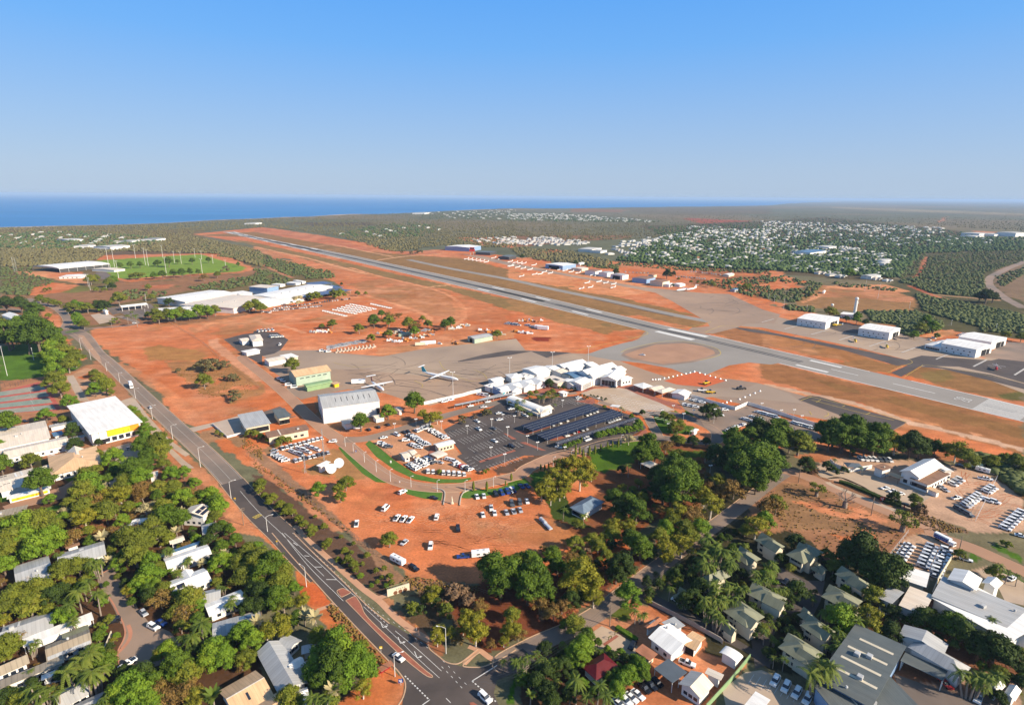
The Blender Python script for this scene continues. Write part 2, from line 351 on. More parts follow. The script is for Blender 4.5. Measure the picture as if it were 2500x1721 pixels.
zone('A0',[(1240,860),(1560,850),(1500,885),(1350,890)],DRED,1,5)
zone('A0',[(240,945),(300,880),(440,830),(700,860),(560,920),(320,945)],RED,1,5)
zone('A0',[(540,920),(700,860),(1020,800),(1020,880),(640,925)],(.16,.17,.05),.9,5)
zone('A0',[(150,740),(440,730),(760,760),(760,860),(460,800),(170,760)],PALE,1,5)
zone('A0',[(420,745),(740,740),(720,780),(440,785)],RED,1,3)
zone('A0',[(770,665),(850,665),(960,720),(880,725)],RED,1,3)
zone('A0',[(840,600),(960,590),(1880,575),(2010,590),(2270,720),(2150,745),(1740,770),(1150,830),(1030,810),(870,660)],RED,1,5,.9)
zone('A0',[(850,640),(980,630),(1780,583),(1900,620),(2180,700),(2140,735),(1730,757),(1130,800),(1000,790),(920,710)],(.17,.29,.04),1,2)
zone('A0',[(0,940),(240,950),(620,1130),(560,1250),(560,1400),(0,1400)],BRN,.9,6)
zone('A0',[(380,1070),(520,1130),(560,1270),(480,1260),(330,1180)],RED,.9,4)
zone('A0',[(560,1300),(760,1522),(640,1522),(540,1400)],RED,.95,4)
zone('A0',[(700,1110),(1200,1050),(1500,1180),(900,1230),(700,1200)],BRN,.9,5)
zone('A0',[(0,1395),(280,1375),(480,1400),(700,1522),(0,1522)],(.075,.17,.016),1,3)
zone('B0',[(0,-20),(700,-20),(735,40),(590,120),(340,160),(0,180)],(.075,.17,.016),1,3)
zone('S',[(470,572),(640,555),(760,573),(900,594),(970,616),(1100,608),(1260,628),(1330,648),(1480,640),(1620,648),(1790,668),(1870,662),(1975,688),(1850,722),(1870,745),(2120,790),(2250,800),(2500,830),(2500,1165),(2200,1100),(1900,1090),(1700,1100),(1600,1260),(1500,1400),(1250,1450),(1010,1400),(840,1290),(700,1180),(480,1060),(330,900),(215,830),(225,800),(420,785),(640,745),(860,715),(800,680),(640,600)],RED,1,5)
zone('A1',[(0,350),(150,352),(620,420),(1000,520),(1200,560),(1700,545),(1500,600),(1200,600),(600,500),(0,400)],(.42,.15,.075),.95,8)
zone('S',[(480,575),(620,566),(900,615),(1140,632),(1400,700),(1700,770),(1500,770),(1260,712),(860,626),(620,580)],DRY,1,6)
zone('S',[(560,583),(620,592),(860,645),(1260,735),(1556,805),(1480,805),(1240,756),(1100,710),(860,665),(620,600)],(.235,.165,.07),1,5)
zone('A1',[(0,510),(250,570),(690,665),(1110,780),(1540,880),(2319,1110),(2319,1522),(1400,1522),(1700,1240),(1000,920),(850,850),(700,820),(450,730),(0,540)],(.45,.18,.08),.8,10,.8,60)
zone('A1',[(800,850),(1300,780),(1700,900),(1800,1000),(1850,1150),(1500,1100),(1000,930)],DRY,.8,10,.55,40)
zone('A2',[(0,1000),(800,1150),(1150,1250),(1200,1320),(700,1400),(0,1370)],(.50,.16,.06),.9,8)
zone('A2',[(0,960),(780,1140),(1150,1240),(900,1290),(300,1150),(0,1080)],(.30,.18,.075),.95,8)
zone('A2',[(0,830),(300,870),(900,990),(1500,1120),(1780,1185),(1640,1235),(900,1060),(0,880)],(.275,.17,.075),1,4)
zone('A2',[(0,700),(500,690),(1200,820),(1260,920),(1000,960),(760,930),(400,860),(0,800)],(.56,.25,.11),.95,6)
zone('A2',[(60,610),(400,640),(330,690),(0,650)],RED,1,5)
zone('A2',[(870,640),(1500,690),(2319,740),(2319,790),(1900,830),(1300,800),(1060,740)],RED,1,5)
zone('A2',[(1700,700),(2319,740),(2319,1000),(2150,960),(1600,830)],BUSHR,.7,6,.8)
zone('A2',[(1880,920),(2319,990),(2319,1120),(2100,1010)],RED,1,4)
zone('A3',[(0,720),(200,740),(180,780),(0,770)],RED,1,4);zone('A3',[(0,820),(390,870),(200,900),(0,905)],RED,1,4)
zone('A3',[(400,870),(560,860),(1180,910),(1370,980),(1350,1090),(960,1090),(480,1060),(300,1030)],(.27,.165,.075),1,6)
zone('A3',[(560,860),(1180,910),(1370,980),(1300,1010),(760,960),(450,960)],(.36,.17,.08),.9,8)
zone('A3',[(340,1020),(450,950),(600,860),(1100,850),(1310,915),(1180,920),(600,880),(480,980)],PALE,.9,4)
zone('A3',[(900,1090),(1380,1090),(2319,1150),(2319,1240),(1600,1200),(1000,1180)],(.08,.085,.035),1,6)
zone('A3',[(0,970),(240,1030),(500,1110),(340,1140),(0,1050)],RED,.9,4)
zone('A3',[(1320,1340),(1500,1270),(1680,1250),(1720,1290),(1500,1340),(1400,1380)],PALE,.9,4)
zone('A2',[(1740,1270),(1900,1225),(2200,1240),(2319,1270),(2319,1420)],(.30,.15,.07),1,3)
zone('A3',[(0,1280),(300,1310),(900,1430),(1290,1522),(700,1522),(0,1390)],(.33,.165,.065),1,3)
zone('B3',[(560,0),(1180,0),(1290,20),(1100,105),(960,100)],DRY,.9,4,.85)
zone('B3',[(1260,130),(1440,55),(1900,110),(2319,210),(2319,400),(1990,325)],(.24,.14,.06),.95,6)
zone('B3',[(1380,120),(1600,80),(1760,160),(1500,180)],GRN,.9,5,.8);zone('B3',[(2100,290),(2319,260),(2319,360),(2150,350)],(.11,.11,.035),.9,5)
zone('A2',[(1000,1440),(1400,1350),(1750,1380),(1880,1440),(1700,1522),(1100,1522)],(.36,.19,.08),.95,4)
zone('B3',[(0,20),(150,25),(500,120),(1860,435),(2319,550),(2319,830),(1500,650),(900,390),(0,160)],(.30,.15,.065),1,5)
zone('B3',[(300,120),(1860,470),(2319,590),(2319,700),(1300,430),(500,200)],(.22,.13,.05),.8,6,.8)
zone('B3',[(0,200),(900,400),(2319,760),(2319,790),(900,420),(0,240)],PALE,.6,4,.8)
zone('B3',[(1180,620),(1290,560),(1500,600),(2319,830),(2319,900),(1500,760),(1250,690)],(.52,.19,.08),1,4)
zone('B2',[(1380,180),(1670,100),(1930,180),(1750,235),(1500,215)],(.46,.10,.03),1,.8)
zone('A1',[(700,900),(960,960),(950,1000),(300,1110),(0,1180),(0,1070),(600,1000)],(.50,.20,.09),1,4)
zone('A0',[(1640,1200),(2100,1170),(2319,1110),(2319,1220),(2000,1300),(1700,1300)],(.32,.17,.075),.8,6,.8)
zone('A0',[(1480,1170),(2300,1080),(2319,1100),(1600,1210)],BRN,.9,4)
zone('A0',[(1280,1400),(1400,1380),(1800,1440),(1960,1522),(1280,1522)],(.30,.19,.07),.9,6,.8)
zone('B0',[(1450,0),(2020,0),(2319,200),(2319,330),(2060,380),(1760,260),(1600,150)],(.33,.19,.085),.95,5,.9)
zone('A1',[(60,1200),(280,1190),(260,1220),(80,1240)],DRY,1,5,.7);zone('A1',[(400,1180),(640,1120),(800,1130),(600,1170)],DRY,1,5,.7)
zone('A1',[(1060,1420),(2000,1330),(2319,1240),(2319,1350),(1600,1522),(1200,1522)],(.50,.24,.12),1,5)
trail('A1',[(1400,1522),(1800,1440),(2319,1330)],12,(.34,.085,.035))
zone('A2',[(200,1330),(260,1310),(380,1320),(370,1350),(240,1350)],(.22,.04,.02),1,3)
for p_ in([(850,700),(1100,775),(1540,880),(1750,960),(1850,1060),(1850,1150),(1780,1200)],):trail('A1',p_,7,(.58,.27,.14))
trail('A1',[(990,950),(1300,1040),(1500,1110),(1560,1160),(1500,1180)],7,(.60,.29,.15))
trail('A1',[(1700,1120),(1800,1140),(1830,1080),(1780,1000)],14,(.55,.22,.10),blend=.7)
trail('A1',[(0,515),(200,560),(480,620),(700,680),(1000,760)],9,(.60,.33,.19))
trail('A1',[(640,545),(780,535)],9,PALE);trail('A1',[(1090,635),(1360,600),(1650,580)],12,(.58,.36,.22))
trail('A1',[(500,520),(700,500),(900,540),(1230,605)],9,(.55,.32,.19));trail('A1',[(690,668),(860,652)],7,PALE);trail('A1',[(1490,880),(1760,850)],7,(.60,.36,.20))
trail('A1',[(0,640),(330,790)],9,(.38,.17,.10));trail('A1',[(0,1260),(300,1200),(650,1170),(900,1110)],6,(.56,.27,.15));trail('A1',[(60,1180),(300,1230),(450,1280)],6,(.56,.27,.15))
trail('A0',[(1900,1330),(1900,1380),(2050,1500),(2319,1700)],10,(.54,.29,.18));trail('A0',[(1760,1260),(1850,1200),(2100,1170),(2300,1170)],7,(.54,.24,.12))
trail('B3',[(0,215),(400,290),(900,405),(1300,545),(1800,660),(2319,790)],8,(.50,.36,.27))
trail('B0',[(850,0),(1100,60),(1500,300),(1700,500)],9,(.58,.25,.12),blend=.6)
trail('B3',[(200,1230),(700,1330),(1100,1480),(1400,1600)],4,(.60,.32,.18));trail('C3',[(100,0),(500,60),(900,90)],3,(.5,.26,.15),blend=.6)
zone('B0',[(0,180),(340,150),(590,120),(740,50),(870,0),(1020,100),(1300,480),(1900,1060),(2319,1460),(2319,1522),(1300,1522),(900,1300),(0,1300)],(.36,.19,.11),1,4)
zone('B0',[(560,150),(780,60),(900,100),(1000,320),(700,370)],(.48,.31,.21),1,2)
zone('B0',[(690,150),(790,110),(830,150),(710,170)],RED,1,1)
zone('C0',[(-200,-700),(200,-600),(1300,-500),(2000,-100),(2319,400),(2319,1700),(-300,1700),(-300,-200)],LITTER_SHADE,1,4)
zone('B0',[(900,1000),(1500,980),(1900,1120),(2000,1500),(1200,1522),(600,1522),(700,1200)],(.27,.13,.07),.7,5,.8)
zone('B0',[(1080,380),(1250,420),(1900,1060),(2319,1440),(2319,1560),(2050,1522),(1950,1200),(1500,900),(1340,700)],(.50,.22,.11),1,2)
zone('C1',[(-60,-50),(180,0),(480,380),(700,620),(1240,1200),(1340,1330),(1300,1560),(700,1560),(1000,1300),(560,780),(340,300),(60,60)],(.50,.175,.065),1,2)
zone('C1',[(620,640),(720,640),(1200,1180),(1080,1130),(700,760)],(.36,.16,.08),.8,2)
zone('C1',[(380,420),(560,440),(680,600),(560,660),(470,600)],(.50,.13,.045),1,2)
zone('B0',[(260,1250),(500,1230),(560,1330),(300,1330)],LAWN,.9,3);zone('B0',[(590,1040),(700,1000),(760,1080),(640,1130)],LAWN,1,2);zone('B0',[(300,990),(440,960),(490,1080),(340,1120)],LAWN,1,2)
zone('B0',[(0,1170),(280,1090),(480,1100),(0,1260)],LAWN,.9,3);zone('B0',[(940,930),(1050,900),(1110,1000),(980,1040)],LAWN,1,2);zone('B0',[(110,860),(420,870),(430,920),(140,960)],DARKG,1,3)
zone('B1',[(-20,1000),(120,1040),(480,1330),(620,1450),(800,1600),(600,1640),(300,1450),(0,1150)],MULCH,1,1.5)
zone('C1',[(330,-60),(640,-60),(1000,180),(1330,400),(1170,540),(1090,555),(800,330),(440,0)],MULCH,1,1.5)
zone('B1',[(-60,780),(60,860),(700,1360),(860,1522),(700,1522),(400,1250),(0,950)],(.50,.20,.10),1,2,.7)
zone('B1',[(0,790),(140,860),(860,1480),(830,1522),(640,1380),(0,860)],(.27,.17,.11),.9,1)
zone('C1',[(760,-60),(1130,160),(1330,400),(1600,450),(2000,470),(2000,560),(1250,500),(1000,170)],(.30,.19,.12),.8,2)
zone('C1',[(1250,600),(1500,480),(2319,420),(2319,900),(1900,1000),(1400,800)],LITTER_SHADE,.8,4,.8)
zone('C1',[(1130,560),(1240,590),(1330,760),(1700,1000),(1940,1010),(1800,1150),(1600,1080),(1300,820)],(.33,.15,.08),.9,2)
zone('B0',[(1730,640),(1900,590),(2000,680),(1830,740)],(.34,.21,.12),1,2)
zone('B0',[(2000,690),(2150,660),(2319,760),(2319,900),(2150,800)],(.28,.18,.10),.9,2)
zone('B1',[(-60,560),(60,620),(180,760),(160,860),(-60,720)],(.28,.18,.10),.9,2)
zone('B1',[(300,900),(740,790),(850,830),(1040,1030),(900,1060),(500,1010)],(.33,.22,.10),.8,3,.8)
zone('B1',[(760,1060),(1240,1080),(1700,1280),(2319,1290),(2319,1522),(1400,1522),(900,1522),(560,1250)],(.56,.19,.075),1,2)
zone('C1',[(760,-60),(2319,-60),(2319,150),(1980,200),(1980,440),(1500,440),(1150,200)],(.54,.185,.075),1,2)
zone('B1',[(900,1150),(1300,1100),(1500,1230),(1100,1240)],(.44,.12,.045),.8,3,.8)
for i_,(tx,ty)in enumerate(((1500,1350),(2100,1450),(1900,1250))):zone('B1',[(tx-150,ty),(tx,ty-40),(tx+200,ty),(tx,ty+40)],(.62,.30,.16),.8,4,.6)
zone('B1',[(180,770),(620,690),(700,830),(300,920),(170,850)],(.50,.26,.15),1,1.5)
zone('B1',[(1020,690),(1400,600),(1640,560),(1930,990),(1800,1040),(1450,990),(1150,800)],(.50,.28,.17),1,1.5)
zone('B1',[(540,250),(560,600),(760,620),(1440,570),(1400,500),(1000,480),(700,560)],BRN,.9,3)
zone('B1',[(320,290),(430,270),(490,320),(400,350)],RED,1,1.5)
zone('B2',[(480,720),(1240,640),(1750,780),(1760,1150),(1700,1300),(1000,1522),(600,1522),(380,1380),(540,1300),(850,1170),(700,1000),(680,860)],(.20,.085,.04),1,4)
zone('B2',[(720,760),(1130,690),(1180,800),(1120,900),(850,990),(700,950)],(.070,.150,.012),1,2)
zone('B2',[(1420,790),(1740,800),(1750,850),(1640,850),(1440,860)],(.08,.14,.015),1,2)
zone('B2',[(660,730),(760,715),(790,745),(680,765)],RED,1,1);zone('B2',[(220,1060),(340,1000),(500,1170),(560,1300),(760,1500),(600,1480),(380,1370)],(.05,.085,.015),.9,3)
zone('B2',[(0,1060),(140,1040),(200,1090),(60,1110),(0,1130)],LAWN,1,1);zone('B2',[(200,1010),(330,960),(380,1050),(260,1080)],LAWN,1,2)
zone('B2',[(1250,460),(1480,440),(1590,560),(1700,610),(1590,660),(1360,640)],LAWN,.95,2);zone('B2',[(1560,430),(1700,460),(1660,500),(1560,470)],LAWN,1,2)
zone('B2',[(1830,640),(1960,560),(2000,600),(1900,700)],LAWN,1,2)
zone('B2',[(780,650),(1200,570),(1220,660),(1000,700),(800,700)],(.20,.07,.03),1,1.5);zone('B2',[(480,780),(640,720),(700,770),(500,800)],(.20,.07,.03),1,1.5)
zone('B1',[(2100,960),(2319,900),(2319,990),(2160,1010)],MULCH,1,1);zone('B2',[(0,900),(300,820),(420,850),(140,950),(0,990)],MULCH,1,1)
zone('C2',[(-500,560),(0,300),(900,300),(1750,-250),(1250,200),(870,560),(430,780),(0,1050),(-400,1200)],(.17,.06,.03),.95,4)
zone('C2',[(900,490),(1330,210),(2000,-260),(2000,-200),(1350,235),(920,520),(860,570),(700,640),(440,770)],RED,1,1)
zone('C2',[(650,880),(900,740),(1100,560),(1300,700),(1250,900),(700,960)],(.38,.15,.07),1,2)
zone('C2',[(900,720),(960,640),(1120,660),(1080,760),(1000,800)],(.085,.12,.02),1,2)
zone('C2',[(1370,340),(1450,300),(1620,340),(1450,400)],(.09,.15,.02),1,1.5)
zone('C2',[(100,1100),(400,1000),(1250,1100),(1300,1600),(100,1600)],LITTER_SHADE,1,3);zone('C2',[(0,1350),(50,1250),(60,1522),(0,1522)],LAWN,1,1.5)
zone('C2',[(1060,700),(1300,600),(1900,960),(2140,1100),(1760,1560),(900,1560),(1250,1200),(1150,950)],(.46,.17,.075),1,2)
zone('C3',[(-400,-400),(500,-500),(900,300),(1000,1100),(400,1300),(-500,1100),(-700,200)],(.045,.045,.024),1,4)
zone('B3',[(0,1000),(220,940),(700,1060),(1200,1330),(1540,1522),(1280,1560),(1150,1700),(700,1700),(300,1522),(-100,1522),(-150,1200)],(.32,.18,.105),1,3)
zone('B3',[(0,1200),(250,1080),(600,1160),(950,1380),(1000,1522),(200,1522)],(.24,.155,.085),.8,4,.9);zone('B3',[(300,1260),(700,1250),(1100,1400),(1300,1522),(900,1450),(500,1350)],(.50,.20,.095),.7,4)
zone('C3',[(450,0),(1280,-60),(1080,190),(760,200),(560,240),(480,130)],(.28,.155,.09),1,3);zone('C3',[(600,20),(780,60),(1000,0),(1080,20),(1000,100),(700,90)],RED,.6,4)
zone('B3',[(300,840),(620,760),(2319,860),(2319,920),(1700,890),(900,850),(460,890)],(.33,.13,.055),.9,4)
zone('B3',[(1760,880),(2319,900),(2319,1260),(2080,1060),(1960,960)],(.13,.10,.055),1,3)
zone('B3',[(560,880),(820,860),(1200,880),(1700,930),(2000,1000),(2240,1170),(2319,1230),(2319,1522),(1900,1522),(1250,1290),(580,1040),(460,960)],(.50,.36,.27),1,2)
zone('B3',[(1220,1340),(1330,1310),(1850,1522),(1560,1522)],(.20,.14,.10),1,2);zone('B3',[(480,1010),(300,1040),(420,960),(500,980)],LITTER_SHADE,1,1)
zone('C3',[(1300,20),(1500,0),(1760,150),(1700,200),(1400,540),(1100,240)],(.48,.35,.26),1,1.5)
zone('C3',[(1380,540),(2319,900),(2319,1560),(1000,1560),(900,800),(1350,640)],(.20,.10,.06),1,3)
zone('C3',[(1300,1400),(1900,1200),(2319,1300),(2319,1560),(1600,1560)],(.33,.24,.19),1,2)
zone('C3',[(2010,120),(2060,90),(2319,220),(2319,270)],LAWN,1,1.5);zone('C3',[(1800,210),(1850,160),(1920,230),(1880,250)],LAWN,1,1.5);zone('C3',[(2120,330),(2319,420),(2319,460),(2100,360)],LAWN,.9,2)
zone('C3',[(1880,330),(2000,300),(2319,450),(2319,600),(1950,420)],(.45,.34,.26),1,1.5)
rd=(col[:,0]>.30)&(col[:,0]>1.9*col[:,1]);a1=np.clip((vnoise(GX,GY,70,31,4)-.40)*3.2,0,1)*rd*.42;a2=np.clip((vnoise(GX,GY,16,33,4)-.50)*4,0,1)*rd*.38
for a_,c_ in((a1,(.60,.30,.175)),(a2,(.62,.35,.22))):col=col*(1-a_[:,None])+np.array(c_)*a_[:,None]
a3=np.clip((vnoise(GX,GY,34,37,4)-.60)*6,0,1)*rd*.5;col=col*(1-a3[:,None])+np.array((.27,.17,.075))*a3[:,None]
sea=inside(sea_poly,GX,GY);GZ=np.zeros_like(GX);GZ[sea]=-26.0
far=(RR.ravel()>4500)&~sea;GZ[far]+=(vnoise(GX[far],GY[far],900,11,3)-.35)*14*np.clip((RR.ravel()[far]-4500)/3000,0,1)
me=bpy.data.meshes.new('ground');nv=GX.size
me.vertices.add(nv);co=np.stack([GX,GY,GZ],1).astype(np.float32);me.vertices.foreach_set('co',co.ravel())
ii=(np.arange(NR-1)[:,None]*NA+np.arange(NA-1)[None,:]).ravel()
fq=np.stack([ii,ii+1,ii+NA+1,ii+NA],1)[:,::-1].astype(np.int32)
me.loops.add(fq.size);me.loops.foreach_set('vertex_index',fq.ravel());me.polygons.add(len(fq))
me.polygons.foreach_set('loop_start',np.arange(0,fq.size,4,dtype=np.int32));me.polygons.foreach_set('loop_total',np.full(len(fq),4,dtype=np.int32))
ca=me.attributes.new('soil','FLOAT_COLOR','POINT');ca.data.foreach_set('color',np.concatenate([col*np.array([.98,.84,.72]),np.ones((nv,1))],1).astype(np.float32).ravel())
me.update(calc_edges=True);me.polygons.foreach_set('use_smooth',np.ones(len(fq),bool))
gm=bpy.data.materials.new('soil');gm.use_nodes=True;t_=gm.node_tree;b_=t_.nodes['Principled BSDF'];b_.inputs['Roughness'].default_value=1;b_.inputs['Specular IOR Level'].default_value=0.1
at=t_.nodes.new('ShaderNodeAttribute');at.attribute_name='soil';geo=t_.nodes.new('ShaderNodeNewGeometry');prev=at.outputs['Color']
for sc_,lo,hi,det in((0.9,.80,1.18,6),(0.09,.80,1.18,8),(0.012,.88,1.12,5),(.05,.84,1.14,7)):
 n=t_.nodes.new('ShaderNodeTexNoise');n.inputs['Scale'].default_value=sc_;n.inputs['Detail'].default_value=det;n.inputs['Roughness'].default_value=0.65;t_.links.new(geo.outputs['Position'],n.inputs['Vector'])
 if sc_==.05:mp=t_.nodes.new('ShaderNodeMapping');mp.inputs['Scale'].default_value=(.35,2.4,1);t_.links.new(geo.outputs['Position'],mp.inputs[0]);t_.links.new(mp.outputs[0],n.inputs['Vector'])
 mr=t_.nodes.new('ShaderNodeMapRange');mr.inputs[1].default_value=.32;mr.inputs[2].default_value=.68;mr.inputs[3].default_value=lo;mr.inputs[4].default_value=hi;t_.links.new(n.outputs[0],mr.inputs[0])
 vm=t_.nodes.new('ShaderNodeVectorMath');vm.operation='MULTIPLY';t_.links.new(prev,vm.inputs[0]);t_.links.new(mr.outputs[0],vm.inputs[1]);prev=vm.outputs[0]
t_.links.new(prev,b_.inputs['Base Color']);me.materials.append(gm)
ground=struct(link('ground',me),'red soil, dry grass and bushland ground sheet')
m=MB();m.poly([(62*math.sin(a),62*math.cos(a),0)for a in np.radians(np.linspace(62,-62,40))]+[(-60,-30,0),(60,-30,0)]);gg=m.build('near_ground',['tan_asphalt']);struct(gg);gg['label']='ground below the viewpoint'
sm=bpy.data.materials.new('sea_water');sm.use_nodes=True;t_=sm.node_tree;b_=t_.nodes['Principled BSDF']
b_.inputs['Base Color'].default_value=(0.012,0.095,0.30,1);b_.inputs['Roughness'].default_value=0.45;b_.inputs['Specular IOR Level'].default_value=0.12
n=t_.nodes.new('ShaderNodeTexNoise');n.inputs['Scale'].default_value=0.0016;n.inputs['Detail'].default_value=6;geo=t_.nodes.new('ShaderNodeNewGeometry')
mp=t_.nodes.new('ShaderNodeMapping');mp.inputs['Scale'].default_value=(0.35,1,1);t_.links.new(geo.outputs['Position'],mp.inputs[0]);t_.links.new(mp.outputs[0],n.inputs['Vector'])
cr=t_.nodes.new('ShaderNodeValToRGB');cr.color_ramp.elements[0].position=.35;cr.color_ramp.elements[0].color=(0.022,0.145,0.35,1);cr.color_ramp.elements[1].position=.65;cr.color_ramp.elements[1].color=(0.034,0.19,0.43,1)
t_.links.new(n.outputs[0],cr.inputs[0]);t_.links.new(cr.outputs[0],b_.inputs['Base Color'])
m=MB();m.poly([(-90000,1500,-7),(20000,1500,-7),(60000,89000,-7),(-90000,89000,-7)]);MATS['sea_water']=sm
struct(m.build('sea',[sm]),'calm blue sea to the horizon')
m=MB();cw=[P(*p,-6.6)for p in COAST[2:]]
for a,b in zip(cw,cw[1:]):
 d=(b-a).normalized();n_=Vector((-d.y,d.x,0))
 for s_ in(14,):m.poly([a+n_*2,a+n_*(2+s_),b+n_*(2+s_),b+n_*2])
struct(m.build('surf',['line_white']),'thin line of white surf along the coast')
_ZI=[0]
def sheet(name,mt,k,pts,z,label=None):
 _ZI[0]+=1;z+=(_ZI[0]%7)*0.002
 m=MB();m.poly([G(k,*p)*1.0+Vector((0,0,z))for p in pts]);o=m.build(name,[mt]);struct(o,label)
 me=o.data
 if me.polygons[0].normal.z<0:me.flip_normals()
 return o
def ribbon_pts(w_,wd,off=0.0):
 L,R=[],[]
 for i,p in enumerate(w_):
  d=(w_[min(i+1,len(w_)-1)]-w_[max(i-1,0)]);d=Vector((d.x,d.y,0)).normalized();n=Vector((-d.y,d.x,0))
  L.append(Vector((p.x,p.y,0))+n*(off+wd/2));R.append(Vector((p.x,p.y,0))+n*(off-wd/2))
 return L,R
def ribbon(m,w_,wd,z0,z1=None,off=0.0,mi=0):
 L,R=ribbon_pts(w_,wd,off);z=z0 if z1 is None else z1;u=Vector((0,0,1))
 for i in range(len(L)-1):
  m.poly([R[i]+u*z,R[i+1]+u*z,L[i+1]+u*z,L[i]+u*z],mi)
  if z1 is not None:
   m.poly([R[i]+u*z0,R[i+1]+u*z0,R[i+1]+u*z1,R[i]+u*z1],mi);m.poly([L[i+1]+u*z0,L[i]+u*z0,L[i]+u*z1,L[i+1]+u*z1],mi)
def path(k,pts,n=5):return smooth_path([G(k,*p)for p in pts],n)
def mp_(pts,n=5):return smooth_path([G(*p)for p in pts],n)
def road(name,mt,w_,wd,z,kerb=False,label=None):
 m=MB();ribbon(m,w_,wd,z);o=struct(m.build(name,[mt]),label)
 if kerb:
  m=MB()
  for s in(-1,1):ribbon(m,w_,0.35,0.0,0.13,s*(wd/2+0.18))
  struct(m.build('kerb',['kerb']),'kerbs of the '+(label or name))
 return o
def lines(name,mt,items,z=0.16,label=None):
 """items: (points in world, width, off, dash, gap)"""
 m=MB()
 for it in items:
  w_,wd=it[0],it[1];off=it[2]if len(it)>2 else 0
  if len(it)>3 and it[3]:
   L,_=ribbon_pts(w_,0,off);on,gap=it[3],it[4];pos=0.0;seg=[]
   for a,b in zip(L,L[1:]):
    l=(b-a).length;s=0
    while s<l:
     ph=(pos+s)%(on+gap)
     if ph<on:
      e=min(l,s+on-ph);ribbon(m,[a.lerp(b,s/l),a.lerp(b,e/l)],wd,z);s=e+1e-3
     else:s+=(on+gap-ph)
    pos+=l
  else:ribbon(m,w_,wd,z,off=off)
 return struct(m.build(name,[mt]),label)
RBp=[(545,566.5),(620,583.5),(860,637.3),(1260,730.3),(1558.8,803.3),(1901.9,886.8),(2060,924.4),(2372,999),(2620,1058)]
RTp=[(560,563),(620,577.5),(860,624.3),(1260,710),(1637.6,799.5),(1731,818),(2060,893),(2409,971.5),(2620,1022)]
RB=[P(*p)for p in RBp];RT=[P(*p)for p in RTp]
RO=P(2372,999);RD=(P(860,637.3)-RO).normalized();RN=Vector((RD.y,-RD.x,0))
if(P(2409,971.5)-RO).dot(RN)<0:RN=-RN
def edge_at(E,s):
 pr=[((e-RO).dot(RD),(e-RO).dot(RN))for e in E];pr.sort()
 for(a,b),(c,d)in zip(pr,pr[1:]):
  if a<=s<=c:return b+(d-b)*(s-a)/(c-a)
 return pr[0][1]if s<pr[0][0]else pr[-1][1]
S0=max((RB[-1]-RO).dot(RD),(RT[-1]-RO).dot(RD));S1=(RB[0]-RO).dot(RD)
def rw(s,f,z=0.0):
 a=edge_at(RB,s);b=edge_at(RT,s);return RO+RD*s+RN*(a+(b-a)*f)+Vector((0,0,z))
def rstrip(m,s0,s1,f0,f1,z,n=1,mi=0):
 for i in range(n):
  a=s0+(s1-s0)*i/n;b=s0+(s1-s0)*(i+1)/n
  m.poly([rw(a,f0,z),rw(a,f1,z),rw(b,f1,z),rw(b,f0,z)][::-1],mi)
def sof(u,v):return(P(u,v)-RO).dot(RD)
m=MB();rstrip(m,S0,S1,-0.02,1.02,0.08,60);struct(m.build('runway',['runway_asphalt']),'long grey asphalt runway running to the far left')
m=MB()
for s0,s1,w0,z in((sof(1930,893),sof(1180,711),.030,.10),(sof(1700,838),sof(1330,747),.045,.105),(sof(760,615),sof(590,577),.09,.10),(sof(2460,1020),sof(2380,1002),.02,.10)):
 for f in(.44,.56):rstrip(m,s0,s1,f-w0,f+w0,z,16)
rstrip(m,sof(1300,740),sof(640,588),.40,.60,.10,24)
o=struct(m.build('rubber_marks',['rubber']),'dark tyre rubber streaks along the runway centre')
MATS['rubber'].node_tree.nodes['Principled BSDF'].inputs['Base Color']
m=MB()
gaps_b=[(sof(1600,815),sof(1558,803)),(sof(1902,887),sof(1690,836))];gaps_t=[(sof(2170,918),sof(2135,905)),(sof(1640,800),sof(1560,780))]
for f,gaps in((0.0,[(sof(1902,887),sof(1558.8,803.3))]),(1.0,[(sof(2230,928),sof(2130,905)),(sof(1731,818),sof(1650,800))])):
 s=S0
 segs=[];
 for g0,g1 in sorted(gaps):segs.append((s,g0));s=g1
 segs.append((s,S1))
 for a,b in segs:rstrip(m,a,b,f-.014,f+.014,.12,24)
for i in range(16):
 f=.035+i*.0605+(.01 if i>7 else 0);rstrip(m,sof(2490,1026),sof(2372,999),f,f+.030,.13)
rstrip(m,S0,sof(2520,1033),.0,.0,.13)
def pair(x0,y0,x1,y1,fb,wb):
 a,b=sof(x0,y0),sof(x1,y1)
 rstrip(m,a,b,fb,fb+wb,.13);rstrip(m,a,b,1-fb-wb,1-fb,.13)
pair(2024,908,1945.6,890,.14,.10);pair(1687,831,1594,810.5,.12,.19)
pair(1441,768,1398.5,759.3,.14,.10);pair(1308,738,1272,729.7,.14,.10);pair(1197,711,1167.4,704.7,.14,.10)
for a,b in(((745,611),(733,608)),((697,600),(686,597)),((653,590),(644,587)),((617.6,584),(602,580)),((581,576),(575,574)),((553,571),(541,568))):pair(*a,*b,.10,.2)
for(a,b)in(((2280,962),(2181,936)),((2092,918),(2030,901))):rstrip(m,sof(*a),sof(*b),.475,.50,.13)
struct(m.build('runway_markings',['line_white']),'white threshold bars and touchdown markings painted on the runway')
def stroke(m,org,X,Y,segs,wd,z):
 for(a,b,c,d)in segs:
  p=org+X*a+Y*b;q_=org+X*c+Y*d;dd=(q_-p).normalized();n=Vector((-dd.y,dd.x,0))*wd/2;e=dd*wd/2
  m.poly([p-e-n+Vector((0,0,z)),q_+e-n+Vector((0,0,z)),q_+e+n+Vector((0,0,z)),p-e+n+Vector((0,0,z))])
